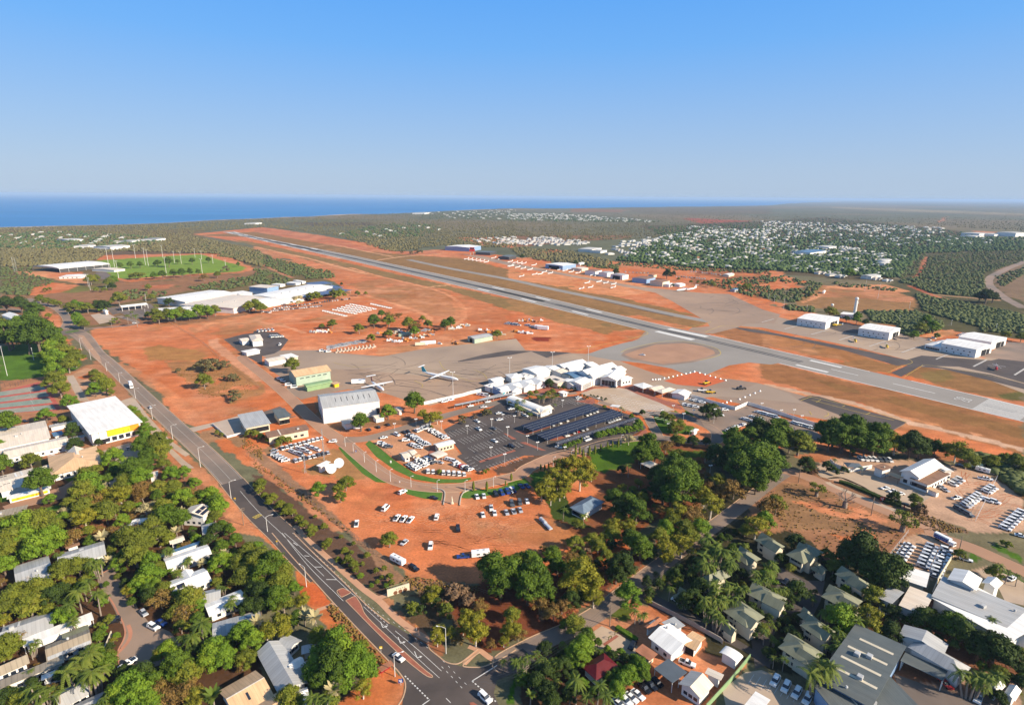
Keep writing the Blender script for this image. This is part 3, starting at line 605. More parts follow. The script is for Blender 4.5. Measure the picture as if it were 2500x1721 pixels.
GL={'2':[(0,.85,0,1),(0,1,1,1),(1,1,1,.6),(1,.6,0,.15),(0,.15,0,0),(0,0,1,0)],'8':[(0,0,1,0),(1,0,1,1),(1,1,0,1),(0,1,0,0),(0,.5,1,.5)],'5':[(1,1,0,1),(0,1,0,.55),(0,.55,1,.55),(1,.55,1,0),(1,0,0,0)],'0':[(0,0,1,0),(1,0,1,1),(1,1,0,1),(0,1,0,0)]}
m=MB();sN0=sof(2352,988);sN1=sof(2316,979);wN=edge_at(RT,sN0)-edge_at(RB,sN0)
num_z=0.13;L_=9.0
org=rw(sof(2345,992.5),.40)
for i,g in enumerate('28'):
 sc_=[(a*3.2,b*L_,c*3.2,d*L_)for a,b,c,d in GL[g]]
 stroke(m,org+RN*(i*5.6),RN,RD,sc_,.8,num_z+i*.001)
struct(m.build('runway_number',['line_white']),'runway number 28 painted in white')
Z0,Z1,Z2,Z3=.03,.045,.06,.075
sheet('main_apron','apron_asphalt','S',[(780,858),(960,872),(1000,865),(1240,852),(1430,864),(1500,853),(1560,826),(1578,806),(1600,812),(1760,834),(1770,850),(1750,870),(1640,895),(1510,880),(1580,905),(1640,925),(1780,925),(1850,935),(1950,963),(2210,1035),(2182,1050),(2080,1035),(1880,1002),(1760,975),(1640,940),(1560,945),(1200,950),(1050,990),(1000,980),(940,960),(850,950),(735,975),(700,955),(700,930),(640,890),(690,862)],Z0,'brown grey main aircraft apron')
sheet('taxiway_link','runway_asphalt','S',[(1430,866),(1470,852),(1520,838),(1558,830),(1578,815),(1577,805),(1680,828),(1800,858),(1900,887),(1880,890),(1830,885),(1780,892),(1700,925),(1640,900),(1560,885),(1500,880),(1455,872)],Z1,'grey taxiway joining apron and runway')
sheet('verge_island','worn_asphalt','S',[(1516,868),(1525,856),(1600,837),(1670,834),(1720,840),(1752,853),(1757,862),(1740,873),(1690,885),(1620,893),(1540,880)],Z2,'verge round the taxiway island')
sheet('dirt_island','pink_road','S',[(1524,866),(1550,856),(1600,842),(1668,838),(1714,845),(1742,856),(1746,863),(1720,873),(1680,882),(1620,889),(1545,875)],Z3,'red dirt island between the taxiways')
sheet('new_seal','dark_asphalt','S',[(1117,882),(1124,888),(1200,873),(1300,862),(1332,875),(1345,870),(1395,861),(1345,858),(1240,856),(1180,866)],Z1,'dark strip of new asphalt along the apron edge')
sheet('tan_stand','tan_asphalt','S',[(960,876),(1117,884),(1240,868),(1297,858),(1340,876),(1400,864),(1425,872),(1370,900),(1240,918),(1120,925),(1000,915),(900,905)],.05,'tan concrete aircraft stand')
sheet('long_apron','dark_asphalt','S',[(1948,975),(1976,966),(2000,968),(2213,1031),(2180,1050),(2110,1036)],Z2,'dark sealed apron beside the fence')
sheet('gravel_works','tan_asphalt','S',[(1560,945),(1620,925),(1640,935),(1700,950),(1830,945),(1850,935),(1930,962),(1960,985),(1860,975),(1760,968),(1700,972)],.05,'graded ground of the apron works')
sheet('red_works','orange_soil' if 'orange_soil' in MATS else mat('orange_soil',(.50,.11,.035),1,.1,.3).name,'B2',[(1380,180),(1670,100),(1930,180),(1750,235),(1500,215)],.07,'diamond of bright orange soil ringed by cones')
TWY=[('A1',1370,632),('A1',1750,712),('A2',0,803),('A2',400,892),('A2',900,995),('A2',1400,1105),('A2',1850,1190)];PTX=mp_(TWY)
sheet('north_apron','apron_asphalt','S',[(1130,622),(1180,625),(1240,640),(1400,672),(1560,700),(1720,716),(1780,718),(1860,755),(1905,768),(1890,790),(1810,790),(1735,800),(1725,785),(1640,735),(1600,715),(1500,695),(1240,648)],.06,'grey general aviation apron')
sheet('north_taxiway','apron_asphalt','S',[(1735,797),(1760,770),(1860,775),(1800,800),(1740,815),(1720,815),(1680,806),(1690,800)],.1,'grey taxiway link beyond the runway')
sheet('helicopter_apron','tan_asphalt','S',[(1740,812),(1770,795),(1800,780),(1880,768),(1960,790),(2120,800),(2240,820),(2330,850),(2400,875),(2500,850),(2620,860),(2620,1000),(2500,960),(2420,930),(2330,905),(2250,895),(2220,880),(2100,850),(1860,800),(1790,795)],Z0,'tan helicopter apron in front of the hangars')
sheet('helipad_seal','dark_asphalt','S',[(2180,888),(2250,868),(2420,880),(2500,862),(2620,880),(2620,960),(2500,935),(2420,912),(2340,895),(2230,893)],Z1,'dark sealed helicopter stands at right')
sheet('apron_edge','dark_asphalt','S',[(1770,795),(1860,807),(2060,846),(2220,880),(2226,888),(2190,893),(2060,855),(1900,820),(1830,810)],Z2,'dark asphalt strip between verge and apron')
sheet('stub_taxiway','dark_asphalt','S',[(2175,910),(2227,887),(2218,878),(2290,885),(2245,895),(2200,920)],Z3,'short dark taxiway stub to the runway')
sheet('edge_taxiway','dark_asphalt','S',[(2245,896),(2270,892),(2420,915),(2500,937),(2620,965),(2620,985),(2500,950),(2420,930),(2300,900)],.08,'dark taxiway strip at the right edge')
sheet('hangar_forecourt','dark_asphalt','A3',[(545,1230),(700,1180),(900,1220),(880,1290),(700,1270),(600,1240)],.09,'dark forecourt between two hangars')
sheet('side_apron','worn_asphalt','A3',[(1930,1490),(2180,1360),(2400,1370),(2400,1540)],.065,'worn apron by the twin hangars')
items=[(path('A3',[a,b],1),1.3)for a,b in(((0,1185),(105,1155)),((200,1245),(350,1208)),((435,1293),(590,1250)),((685,1343),(825,1298)),((950,1397),(1095,1352)),((1235,1453),(1370,1405)),((1540,1512),(1675,1458)))]+[(path('B3',[a,b],1),1.6)for a,b in(((1870,55),(1990,-5)),((2235,130),(2330,70)))]
lines('stand_lines','line_worn',items,label='white lines parting the helicopter stands')
items=[(path('B3',p),.5)for p in([(340,355),(440,320)],[(400,315),(900,430),(1275,545)],[(440,350),(900,470),(1170,530)],[(480,370),(520,350)],[(710,410),(735,400)],[(920,480),(960,462)],[(420,450),(440,480)],[(385,510),(405,540)],[(550,500),(590,480),(580,460)])]
items+=[(path('A2',p),.7)for p in([(1000,1450),(1100,1410),(1400,1352),(1600,1360),(1800,1400),(1875,1440),(1860,1480),(1700,1520)],[(600,1440),(800,1390),(1050,1340),(1200,1300),(1240,1280),(1190,1255)],[(1745,1275),(1840,1235),(1950,1215),(2319,1260)],[(1500,1240),(1700,1210),(1800,1180)])]
items+=[(path('B3',p),.4)for p in([(1110,110),(1240,50),(1330,20),(1300,-10)],[(1255,150),(1400,60),(1460,42),(1800,95),(2400,215)])]
items+=[(path('B1',p),.4)for p in([(1420,180),(1490,215),(1480,245)],[(1950,85),(2030,120),(2060,160)],[(1640,10),(1700,90),(1900,180),(2000,175)],[(700,20),(900,60),(1040,50)])]
lines('taxi_lines','line_yellow',items,label='yellow taxi guide lines')
road('parallel_taxiway','runway_asphalt',PTX,17,.035,False,'narrow parallel taxiway beyond the runway');m=MB();ribbon(m,PTX[19:27],4,.05,off=-9);struct(m.build('drain',['dark_asphalt']),'dark drain strip beside the parallel taxiway')
MR=mp_([('A0',640,1255),('A0',745,1300),('A0',855,1450),('B0',960,20),('B0',1250,300),('B0',1570,600),('B0',1790,800),('B0',1990,1000),('B0',2270,1320),('C1',250,10),('C1',430,200),('C1',620,380),('C1',850,610),('C1',1080,850),('C1',1340,1080),('C1',1640,1320),('C1',2000,1620)],4)
L1=len(MR)
road('main_road','worn_asphalt',MR[:30],11.0,.05,True,'worn main road running down from the roundabout')
road('main_road','dark_asphalt',MR[29:45],11.5,.052,True,'resurfaced dark main road')
sheet('junction','dark_asphalt','C1',[(350,0),(540,190),(800,440),(1000,640),(1200,800),(1380,900),(1535,985),(1640,1095),(1760,1158),(1860,1187),(2000,1185),(2180,1120),(2380,1020),(2500,1130),(2319,1230),(2150,1300),(2120,1420),(2180,1560),(2150,1700),(1300,1700),(1320,1450),(1340,1330),(1290,1240),(1200,1140),(950,880),(720,635),(500,390),(330,200),(160,0)],.055,'dark asphalt road junction in the foreground')
kl=MB()
for w_ in(path('C1',[(160,0),(330,200),(500,390),(720,635),(950,880),(1200,1140),(1290,1240),(1340,1330),(1320,1450),(1250,1560)]),path('C1',[(350,0),(540,190),(800,440),(1000,640),(1200,800)]),path('C1',[(1540,985),(1560,1030),(1640,1095),(1700,1140),(1780,1158),(1850,1130),(1980,1025)]),path('C1',[(2000,1050),(1900,1120),(1850,1175),(1950,1187),(2050,1175),(2200,1105),(2319,1030)])):ribbon(kl,w_,.4,0,.14)
struct(kl.build('kerb',['kerb']),'pale kerbs round the foreground junction')
foot=path('C1',[(-260,-390),(20,-90),(350,-60),(440,30),(700,260),(950,480),(1110,600),(1250,740),(1420,870),(1560,950)]);m=MB();ribbon(m,foot[10:],2.6,.04)
struct(m.build('footpath',[mat('tan_path',(.50,.27,.16),.9,.1,.2).name]),'tan footpath beside the main road')
m=MB();ribbon(m,mp_([('C1',1060,560),('C1',1110,570),('C1',1180,545)]),2.2,.045);ribbon(m,mp_([('C1',560,680),('C1',650,650),('C1',720,615)]),1.8,.045);ribbon(m,mp_([('C1',1900,1000),('C1',2000,1040),('C1',2100,1110),('C1',2180,1130)]),2,.045);ribbon(m,mp_([('C1',1860,1160),('C1',1990,1030)]),1.6,.047);struct(m.build('footpath',['tan_path']),'short tan paths crossing the verges')
SIDE=mp_([('C1',2230,1165),('C2',-20,1130),('C2',250,985),('C2',560,850),('C2',830,690),('C2',1100,480),('C2',1380,265),('C2',1700,30),('C2',2000,-190),('C2',2319,-440),('B3',200,1000)])
road('side_street','worn_asphalt',SIDE,7.2,.053,False,'shaded side street lined with power lines');m=MB();ribbon(m,SIDE,.35,0,.13,3.9);struct(m.build('kerb',['kerb']),'kerb on the upper side of the side street')
CROSS=mp_([('B3',130,960),('B3',350,1010),('B3',700,1160),('B3',1100,1330),('B3',1500,1480),('C3',1560,30),('C3',1850,130),('C3',2100,240),('C3',2400,380)])
road('cross_street','pink_road',CROSS,9,.056,False,'dusty street passing the car hire building')
m=MB();ribbon(m,path('B3',[(580,1075),(640,1110),(900,1215),(1250,1350),(1310,1340)]),3.2,.07);ribbon(m,path('B3',[(590,1050),(700,1040),(870,1110),(1000,1180),(1330,1300)]),2.2,.07);struct(m.build('footpath',['pale_paving']),'pale paved paths either side of the clipped hedge')
sheet('hire_drive','pale_paving','B3',[(460,960),(560,900),(640,930),(760,990),(980,960),(1100,1010),(1260,1080),(1440,1150),(1500,1200),(1330,1320),(1000,1180),(870,1110),(700,1040),(590,1045),(520,1030)],.058,'pale drive in front of the car hire building')
CUL=mp_([('C0',1060,250),('C0',950,370),('C0',1000,480),('C0',1080,600),('C0',1150,740),('C0',1200,850),('C0',1230,1000),('C0',1180,1170)])
road('cul_de_sac','worn_asphalt',CUL[:22],6.5,.05,False,'narrow residential street leading to the cul-de-sac')
sheet('turning_head','worn_asphalt','C0',[(1070,700),(1240,700),(1330,800),(1500,870),(1600,980),(1560,1110),(1380,1180),(1200,1215),(1080,1190),(1040,1100),(1080,980),(1120,880),(1090,800)],.052,'turning head of the cul-de-sac')
m=MB();ribbon(m,path('C0',[(850,390),(930,340),(1000,290)]),.5,0,.12);ribbon(m,path('C0',[(940,540),(1000,620),(1050,720),(1090,800),(1108,880),(1090,950),(1045,1040),(1045,1110),(1070,1190)]),.5,0,.12);ribbon(m,path('C0',[(1090,830),(1110,900),(1080,980),(970,1090)]),1.2,.0,.06,1.5);struct(m.build('kerb',[mat('brick_kerb',(.45,.20,.12),.9,.1,.3).name]),'brick kerb round the cul-de-sac')
RBT=mp_([('A0',240,975),('A0',330,1010),('A0',450,1040),('A0',540,1090),('A0',600,1170),('A0',560,1250)])
road('curving_road','worn_asphalt',RBT,9,.045,True,'curving road leading up to the roundabout')
road('left_carriageway','worn_asphalt',mp_([('A0',560,1260),('A0',680,1320),('A0',820,1450),('B0',900,-10),('B0',1000,80)]),5.5,.047,False,'left lane below the roundabout')
road('far_street','worn_asphalt',mp_([('A0',560,1080),('A0',620,1190),('A0',740,1240),('A0',900,1230),('A0',1150,1210),('A0',1200,1180),('A0',1050,1130)]),7,.043,False,'street past the shopping centre car park')
road('far_street','worn_asphalt',mp_([('A0',0,1060),('A0',180,1080),('A0',300,1160)]),5,.041,False,'short lane left of the curving road')
m=MB();c_=G('A0',640,1267);n_=26
for r_,z_,mi in((13,.065,0),(6.0,.20,1)):m.poly([c_+Vector((math.cos(2*math.pi*i/n_)*r_*(1.15 if not mi else 1),math.sin(2*math.pi*i/n_)*r_*1.3,z_))for i in range(n_)],mi)
struct(m.build('roundabout',['mid_asphalt',mat('garden_green',(.09,.13,.03),1,.3,1).name]),'roundabout with a planted centre')
sheet('median',mat('red_median',(.40,.24,.15),.9,.1,.3).name,'A0',[(690,1295),(740,1300),(880,1480),(905,1560),(860,1522),(760,1400)],.07,'paved median below the roundabout')
road('right_road','worn_asphalt',mp_([('A3',2450,590),('A3',2319,650),('A3',2150,720),('A3',2020,790),('A3',2010,850),('A3',2060,900),('A3',2150,970),('A3',2319,1060)]),14,.04,False,'curving highway at the right edge')
road('airport_road','pink_road',mp_([('A0',2200,1470),('B1',-100,-20),('B1',60,110),('B1',250,270),('B1',430,440),('B1',620,610),('B1',800,730),('B1',920,830),('B1',1080,960),('B1',1250,1060),('B1',1500,1120),('B1',1850,1120),('B1',2319,1020),('B2',180,950),('B2',430,840),('B2',640,800)]),8.5,.05,True,'pink sealed airport access road')
road('branch_road','worn_asphalt',mp_([('B1',800,700),('B1',1000,690),('B1',1300,610),('B1',1560,530),('B1',1800,460),('B1',2319,330),('B2',150,290),('B2',330,300),('B2',600,280)]),9,.053,False,'road in front of the terminal')
road('access_lane','pink_road',mp_([('B1',1730,1260),('B1',1750,1140)]),9,.051,False,'entrance to the dirt car park')
road('exit_road','mid_asphalt',mp_([('B2',640,800),('B2',900,720),('B2',1250,680),('B2',1420,690),('B2',1700,720),('B2',1850,700),('B2',1800,600),('B2',1500,480),('B2',1200,460),('B2',1050,410)]),7.5,.054,True,'grey exit road curving round the garden')
road('exit_road','worn_asphalt',mp_([('B2',1340,680),('B2',1270,560),('B2',1210,480),('B2',1000,410),('B2',800,370)]),6,.056,True,'ramp between the shade car park and the forecourt')
sheet('car_park','dark_asphalt','S',[(1083,1049),(1120,1030),(1150,1015),(1170,1010),(1240,975),(1330,972),(1410,966),(1452,985),(1560,1020),(1578,1045),(1540,1065),(1450,1085),(1385,1100),(1330,1112),(1280,1112),(1166,1152),(1115,1114),(1128,1108)],.06,'dark asphalt public car park')
sheet('forecourt','pale_paving','B2',[(640,290),(760,250),(1000,240),(1110,262),(1250,330),(1480,440),(1400,452),(1240,440),(1130,470),(1000,410),(800,350),(720,320)],.062,'pale forecourt with rows of white line stops')
sheet('hire_return','worn_asphalt','B2',[(1500,350),(1640,330),(1800,400),(2120,400),(2400,500),(2700,600),(2800,700),(2700,700),(2319,600),(2130,580),(1990,600),(1850,640),(1740,590),(1700,520),(1560,430)],.05,'sealed hire car return yard behind the long white wall')
sheet('terminal_paving','brick_paving','T',[(100,620),(480,560),(700,510),(950,440),(1300,540),(1560,470),(1900,440),(2200,440),(2250,540),(1900,470),(1640,470),(1500,530),(1240,540),(1100,600),(960,560),(640,560),(380,610),(240,650),(150,640)],.066,'brick red paving in front of the terminal')
sheet('terminal_paving','brick_paving','B2',[(1060,230),(1110,250),(1250,300),(1380,350),(1500,380),(1560,440),(1480,420),(1330,370),(1150,300),(1040,250)],.068,'brick red path past the market stalls')
sheet('island','brick_paving','T',[(1340,660),(1500,640),(1600,620),(1620,680),(1580,700)],.075,'brick island at the corner of the upper car park')
for i_,p_ in enumerate(([(1640,600),(1690,580),(1930,660),(1960,690),(1900,700)],)):pass
bs=[('T',[(540,1060),(690,1050),(900,1000),(1060,990),(700,1110),(640,1100)]),('T',[(1000,1190),(1060,1150),(1300,1110),(1400,1080),(1280,1130),(1100,1190)]),('T',[(600,1215),(680,1210),(960,1325),(900,1325)]),('T',[(380,1090),(430,1100),(560,1170),(500,1175)]),('B1',[(1990,890),(2300,790),(2319,800),(2000,905)]),('B2',[(1140,665),(1215,600),(1235,640),(1190,670)]),('B1',[(1530,870),(1560,760),(1640,740),(1560,870)])]
for k_,p_ in bs:sheet('island','brick_paving',k_,p_,.085,'brick traffic island in the car park')
it=[]
def bays(k,a,b,n,dx,dy,wd=.14):
 for i in range(n+1):
  p=(a[0]+(b[0]-a[0])*i/n,a[1]+(b[1]-a[1])*i/n);it.append((path(k,[p,(p[0]+dx,p[1]+dy)],1),wd))
bays('B1',(1700,640),(2000,540),11,60,36);bays('B1',(1800,700),(2140,590),12,65,40);bays('B1',(1890,770),(2230,650),12,65,40);bays('B1',(1860,870),(1990,985),5,40,-14)
bays('B1',(1930,850),(2319,720),13,60,40);bays('B1',(2050,930),(2319,850),9,55,35);bays('T',(1000,690),(1380,610),9,90,40);bays('T',(1300,680),(1540,640),6,60,30);bays('T',(330,880),(480,830),4,50,26)
bays('T',(20,830),(200,1150),1,0,0);bays('C3',(-120,1330),(560,1600),12,50,-80,.12)
lines('bay_lines','line_white',it,.075,'white bay lines of the car parks')
m=MB()
for y_ in range(9):
 for x_ in range(24):
  f=x_/23;k_=G('B2',900+x_*22+y_*12,296+y_*17+x_*5.5+(x_%2)*4)
  m.box(k_.x-.9,k_.y-.1,.062,k_.x+.9,k_.y+.1,.16)
tag(m.build('wheel_stops',['line_white']),'rows of short white wheel stops set on the pale forecourt','wheel stops',None,'stuff')
def cl(a,b):return MR[a:b]
it=[(MR[30:45],.16,0,0,0),(path('C1',[(250,0),(480,290),(740,550),(790,600)]),.16),(path('C1',[(270,0),(560,250),(720,400),(860,530),(900,560),(950,640),(985,720),(1330,1080),(1560,1260)]),.16),(path('C1',[(340,0),(720,350),(1000,620),(1250,800),(1390,900),(1640,1100),(1800,1260),(1900,1360)]),.14,0,1.0,2.0),(path('C1',[(980,630),(1100,735),(1200,830)]),.2,0,.9,1.2),(path('C1',[(1250,865),(1450,1030),(1660,1220)]),.16),(path('C1',[(1660,1180),(1740,1260),(1860,1390)]),.16,0,1,1.6),(path('C1',[(970,650),(1140,810),(1330,990),(1440,1100),(1640,1280)]),.13),(path('C1',[(1335,1262),(1555,1478)]),.4,0,.7,.6),(path('C1',[(1555,1474),(1480,1530),(1430,1600)]),.3),(path('C1',[(1930,1308),(2150,1170)]),.3),(path('C1',[(1930,1308),(2140,1490)]),.4,0,.7,.6),(path('C1',[(350,85),(385,110)],1),.3),(path('C1',[(445,200),(490,205)],1),.3),(path('C1',[(540,300),(600,300)],1),.3),(path('C1',[(640,410),(730,412)],1),.3),(path('C1',[(1700,1460),(1740,1500)],1),.2)]
lines('road_lines','line_white',it,.075,'white lane lines on the foreground road')
lines('road_lines','line_worn',[(MR[8:30],.16),(MR[4:30],.14,4.9),(MR[4:30],.14,-4.9),(mp_([('B1',880,740),('B1',1000,870),('B1',1250,1040),('B1',1500,1100),('B1',1850,1110),('B1',2300,1000)]),.15)],.08,'worn white lines on the old asphalt')
m=MB();pl=Vector((0,0,.08))
for ax,ay in((1120,785),(1275,920),(1420,1045)):
 a=G('C1',ax,ay);b=G('C1',ax+18,ay+45);d=(b-a).normalized();n=Vector((-d.y,d.x,0));L_=3.2
 m.poly([a-n*.12+pl,a+n*.12+pl,a+d*L_+n*.12+pl,a+d*L_-n*.12+pl][::-1]);c=a+d*L_
 m.poly([c+n*1.0-d*.15+pl,c+n*1.0+d*.15+pl,c+d*.15+pl,c-d*.15+pl]);e=c+n*1.0
 m.poly([e-d*.55+pl,e+n*.8+pl,e+d*.55+pl])
for f_ in m.f:pass
struct(m.build('turn_arrows',['line_white']),'three white turn arrows in the turning lane')
sheet('median_island','brick_paving','C1',[(740,505),(790,490),(840,515),(855,528),(775,568)],.12,'small brick median island with rounded nose')
sheet('median_island','brick_paving','C1',[(812,598),(890,560),(920,590),(950,640),(985,720),(1100,840),(1320,1040),(1500,1200),(1578,1262),(1560,1275),(1500,1245),(1330,1110),(1150,940),(980,770)],.12,'long tapering brick median island')
m=MB();ribbon(m,path('C1',[(812,598),(890,560),(920,590),(950,640),(985,720),(1100,840),(1320,1040),(1500,1200),(1578,1262),(1560,1275),(1500,1245),(1330,1110),(1150,940),(980,770),(812,598)],3),.25,0,.15);ribbon(m,path('C1',[(775,568),(740,530),(740,505),(790,490),(840,515),(855,528),(775,568)],3),.25,0,.15);struct(m.build('kerb',['kerb']),'kerbs of the brick median islands')
sheet('median_island','brick_paving','C1',[(1905,1500),(1940,1495),(2100,1600),(1950,1600)],.12,'tip of a brick island at the bottom edge')
def numplate(k,x,y,x2,y2):
 a=G(k,x,y);b=G(k,x2,y2);X=(b-a);wd=X.length;X.normalize();Y=Vector((-X.y,X.x,0));m=MB();h=2.6
 m.poly([a+Vector((0,0,.08)),b+Vector((0,0,.08)),b+Y*h+Vector((0,0,.08)),a+Y*h+Vector((0,0,.08))]);o=struct(m.build('speed_panel',['line_yellow']),'yellow speed panel reading 50 on the road')
 m=MB()
 for i,g in enumerate('50'):stroke(m,a+X*(wd*.14+i*wd*.42)+Y*.45,X,Y,[(p*wd*.25,q_*1.6,r*wd*.25,s*1.6)for p,q_,r,s in GL[g]],.3,.10+i*.002)
 struct(m.build('speed_figures',['dark_metal']),'dark figures 50 painted on the yellow panel')
numplate('B1',15,1400,75,1368)
sheet('tennis_court','court_red','B0',[(0,275),(340,190),(400,215),(540,420),(500,445),(0,470)],.03,'red surround of the tennis courts')
for i_ in range(4):
 y0=275+i_*52;sheet('tennis_court','court_green','B0',[(-10,y0+5),(375+i_*30,y0-58+i_*6),(405+i_*30,y0-18+i_*6),(-10,y0+42)],.04,'faded green tennis court, %s from the top'%ORD[i_])
it=[]
for i_ in range(4):
 y0=275+i_*52
 for a,b in(((60,y0+8),(340+i_*30,y0-40+i_*6)),((60,y0+28),(350+i_*30,y0-22+i_*6)),((250+i_*10,y0-34),(275+i_*12,y0+16))):it.append((path('B0',[a,b],1),.15))
lines('court_lines','line_worn',it,.06,'white lines of the tennis courts')
sheet('school_yard','pale_paving','B0',[(870,810),(1150,725),(1190,745),(1290,880),(1270,900),(1100,950),(1060,900),(940,860)],.03,'pale paved school car park')
sheet('school_path','pale_paving','B0',[(560,140),(650,130),(760,320),(790,355),(700,360),(600,170)],.03,'pale path with a low wall');sheet('school_path','pink_road','B0',[(20,1290),(560,1110),(640,1060),(760,1140),(560,1220),(60,1330)],.03,'pink path behind the school rooms')
sheet('school_drive','pale_paving','B0',[(900,1060),(1100,1020),(1140,1100),(960,1130)],.035,'shaded paved drive by the school');sheet('service_road','pale_paving','B0',[(1060,360),(1180,320),(1300,480),(1500,700),(1680,830),(1640,850),(1500,760),(1640,890),(1720,950),(1640,960),(1380,700),(1240,520)],.03,'pale bus bay beside the main road')
sheet('centre_car_park','mid_asphalt','A0',[(940,1060),(1100,1040),(1330,1020),(1400,1090),(1200,1160),(1060,1100),(1000,1120)],.035,'asphalt of the shopping centre car park');sheet('centre_car_park','pale_paving','A0',[(800,1120),(930,1095),(1060,1160),(880,1200)],.04,'pale parking area by the street sign')
sheet('bowling_green','mid_asphalt','A0',[(840,745),(940,740),(985,780),(960,810),(880,800)],.03,'grey car park beside the covered court')
sheet('compound','dark_asphalt','A0',[(1980,1335),(2150,1290),(2319,1270),(2319,1560),(2150,1470)],.035,'dark sealed compound, left half');sheet('compound','dark_asphalt','A1',[(0,1262),(210,1275),(305,1340),(235,1430),(180,1460),(0,1500),(-60,1400)],.04,'dark sealed compound with utility trucks')
sheet('works_road','tan_asphalt','A1',[(60,1470),(230,1435),(560,1430),(1060,1500),(1500,1420),(2319,1330),(2400,1430),(2000,1500),(1500,1600),(500,1600),(200,1560)],.028,'grey worn ground before the apron')
sheet('depot_yard','mid_asphalt','B1',[(-50,500),(230,405),(340,480),(280,500),(385,490),(160,560),(-40,620)],.03,'asphalt round the open-sided depot');sheet('depot_yard','pale_paving','B0',[(1660,600),(1930,540),(2110,490),(2140,600),(2319,560),(2319,640),(2000,670),(1900,580),(1720,630)],.034,'concrete yard of the depot with driveway')
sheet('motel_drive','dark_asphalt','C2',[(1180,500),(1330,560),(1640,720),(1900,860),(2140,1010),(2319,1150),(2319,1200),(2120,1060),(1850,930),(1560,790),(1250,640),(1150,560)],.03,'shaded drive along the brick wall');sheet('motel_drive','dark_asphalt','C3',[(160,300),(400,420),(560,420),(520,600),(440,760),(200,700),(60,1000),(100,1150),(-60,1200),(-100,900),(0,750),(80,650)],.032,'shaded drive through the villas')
sheet('villa_car_park','mid_asphalt','C3',[(130,340),(180,310),(390,440),(370,500),(280,520)],.036,'car bays between the villas')
sheet('shop_drive','pale_paving','C2',[(700,910),(830,820),(960,880),(1150,1000),(1100,1140),(900,1110),(760,1040)],.03,'pale drive with planted island');sheet('right_bays','pale_paving','C3',[(-150,1230),(0,1210),(450,1420),(560,1522),(560,1620),(-300,1620),(-350,1380)],.03,'parking bays at the bottom');sheet('right_bays','mid_asphalt','C3',[(1160,1240),(1560,1380),(2100,1522),(2050,1600),(1300,1560)],.03,'service lane beside the workshop')
sheet('right_yard','pale_paving','C3',[(1900,330),(2050,320),(2250,400),(2319,440),(2319,640),(2150,600),(2100,500),(1980,420)],.03,'pale yard behind the white shop');sheet('garden_island','brick_paving','C2',[(840,980),(960,900),(980,915),(860,1000)],.1,'small brick island with two clipped balls')
sheet('lawn_strip',mat('lawn',(.060,.145,.012),1,.15,.5,alt=(.085,.150,.02)).name,'B1',[(985,740),(1020,705),(1110,770),(1240,880),(1420,1000),(1600,1045),(1800,1050),(1915,1035),(1925,1050),(1840,1080),(1640,1085),(1420,1050),(1250,970),(1080,850)],.03,'watered lawn strip inside the bend of the airport road')
sheet('lawn_strip','lawn','B1',[(745,770),(790,760),(860,765),(1020,900),(1235,1060),(1220,1085),(1080,1075),(960,1000),(810,850)],.03,'watered lawn strip outside the airport road');sheet('lawn_strip','lawn','B1',[(1325,1110),(1430,1115),(1660,1150),(1690,1190),(1680,1240),(1500,1220),(1350,1180)],.03,'lawn left of the dirt car park entrance');sheet('lawn_strip','lawn','B1',[(1840,1180),(1900,1150),(2150,1130),(2319,1080),(2400,1090),(2330,1150),(2160,1180),(1900,1220),(1830,1215)],.03,'lawn right of the dirt car park entrance')
m=MB();ribbon(m,path('B1',[(1580,1128),(1660,1145),(1690,1180),(1675,1280)]),.5,0,.5);ribbon(m,path('B1',[(1820,1285),(1835,1200),(1870,1160),(1950,1140)]),.5,0,.5);tag(m.build('low_wall',['concrete']),'low curved concrete walls at the mouth of the dirt car park','wall')
def tracks(name,mt,k,box,n,wd,z,seed,label,span=18,pair=1.7):
 rg=random.Random(seed);m=MB()
 for _ in range(n):
  p=G(k,rg.uniform(box[0],box[2]),rg.uniform(box[1],box[3]));a=rg.gauss(.1,.5);c=rg.uniform(-.03,.03);L=rg.uniform(.4,1.4)*span;pts=[]
  for i in range(9):pts.append(p.copy());p=p+Vector((math.cos(a),math.sin(a),0))*L/8;a+=c*L/8
  for o in((-pair/2,pair/2)if pair else(0,)):ribbon(m,pts,wd*rg.uniform(.6,1.2),z,off=o)
 struct(m.build(name,[mt]),label)
mat('soil_pale',(.55,.23,.11),1,.3,1);mat('soil_dark',(.41,.13,.05),1,.3,1);mat('skid',(.12,.095,.08),.9,.3,.2)
for i_,(k_,b_,n_,sp)in enumerate((('B1',(900,1300,2250,1500),60,18),('C1',(1350,-40,2250,120),40,16),('B0',(1150,20,1750,500),16,40),('A0',(850,1250,1800,1480),14,60),('A1',(200,1150,1600,1400),40,40),('B3',(1700,1020,2250,1400),24,14),('B3',(300,1180,1100,1420),8,22))):
 tracks('wheel_tracks','soil_pale' if i_%2==0 else 'soil_dark',k_,b_,n_,.3,.018+i_*.001,i_,'faint wheel tracks on the open dirt',sp);tracks('wheel_tracks','soil_dark',k_,b_,n_//3,.22,.026+i_*.001,i_+20,'darker wheel tracks on the open dirt',sp)
tracks('skid_marks','skid','B1',(800,20,2250,250),60,.5,.12,50,'dark tyre arcs on the aircraft stands',45,0);tracks('skid_marks','skid','A2',(1500,930,2200,1120),40,.6,.125,51,'dark tyre arcs on the far apron',50,0);tracks('skid_marks','skid','A3',(0,1180,1700,1480),44,.5,.13,52,'dark tyre arcs on the helicopter apron',40,0)
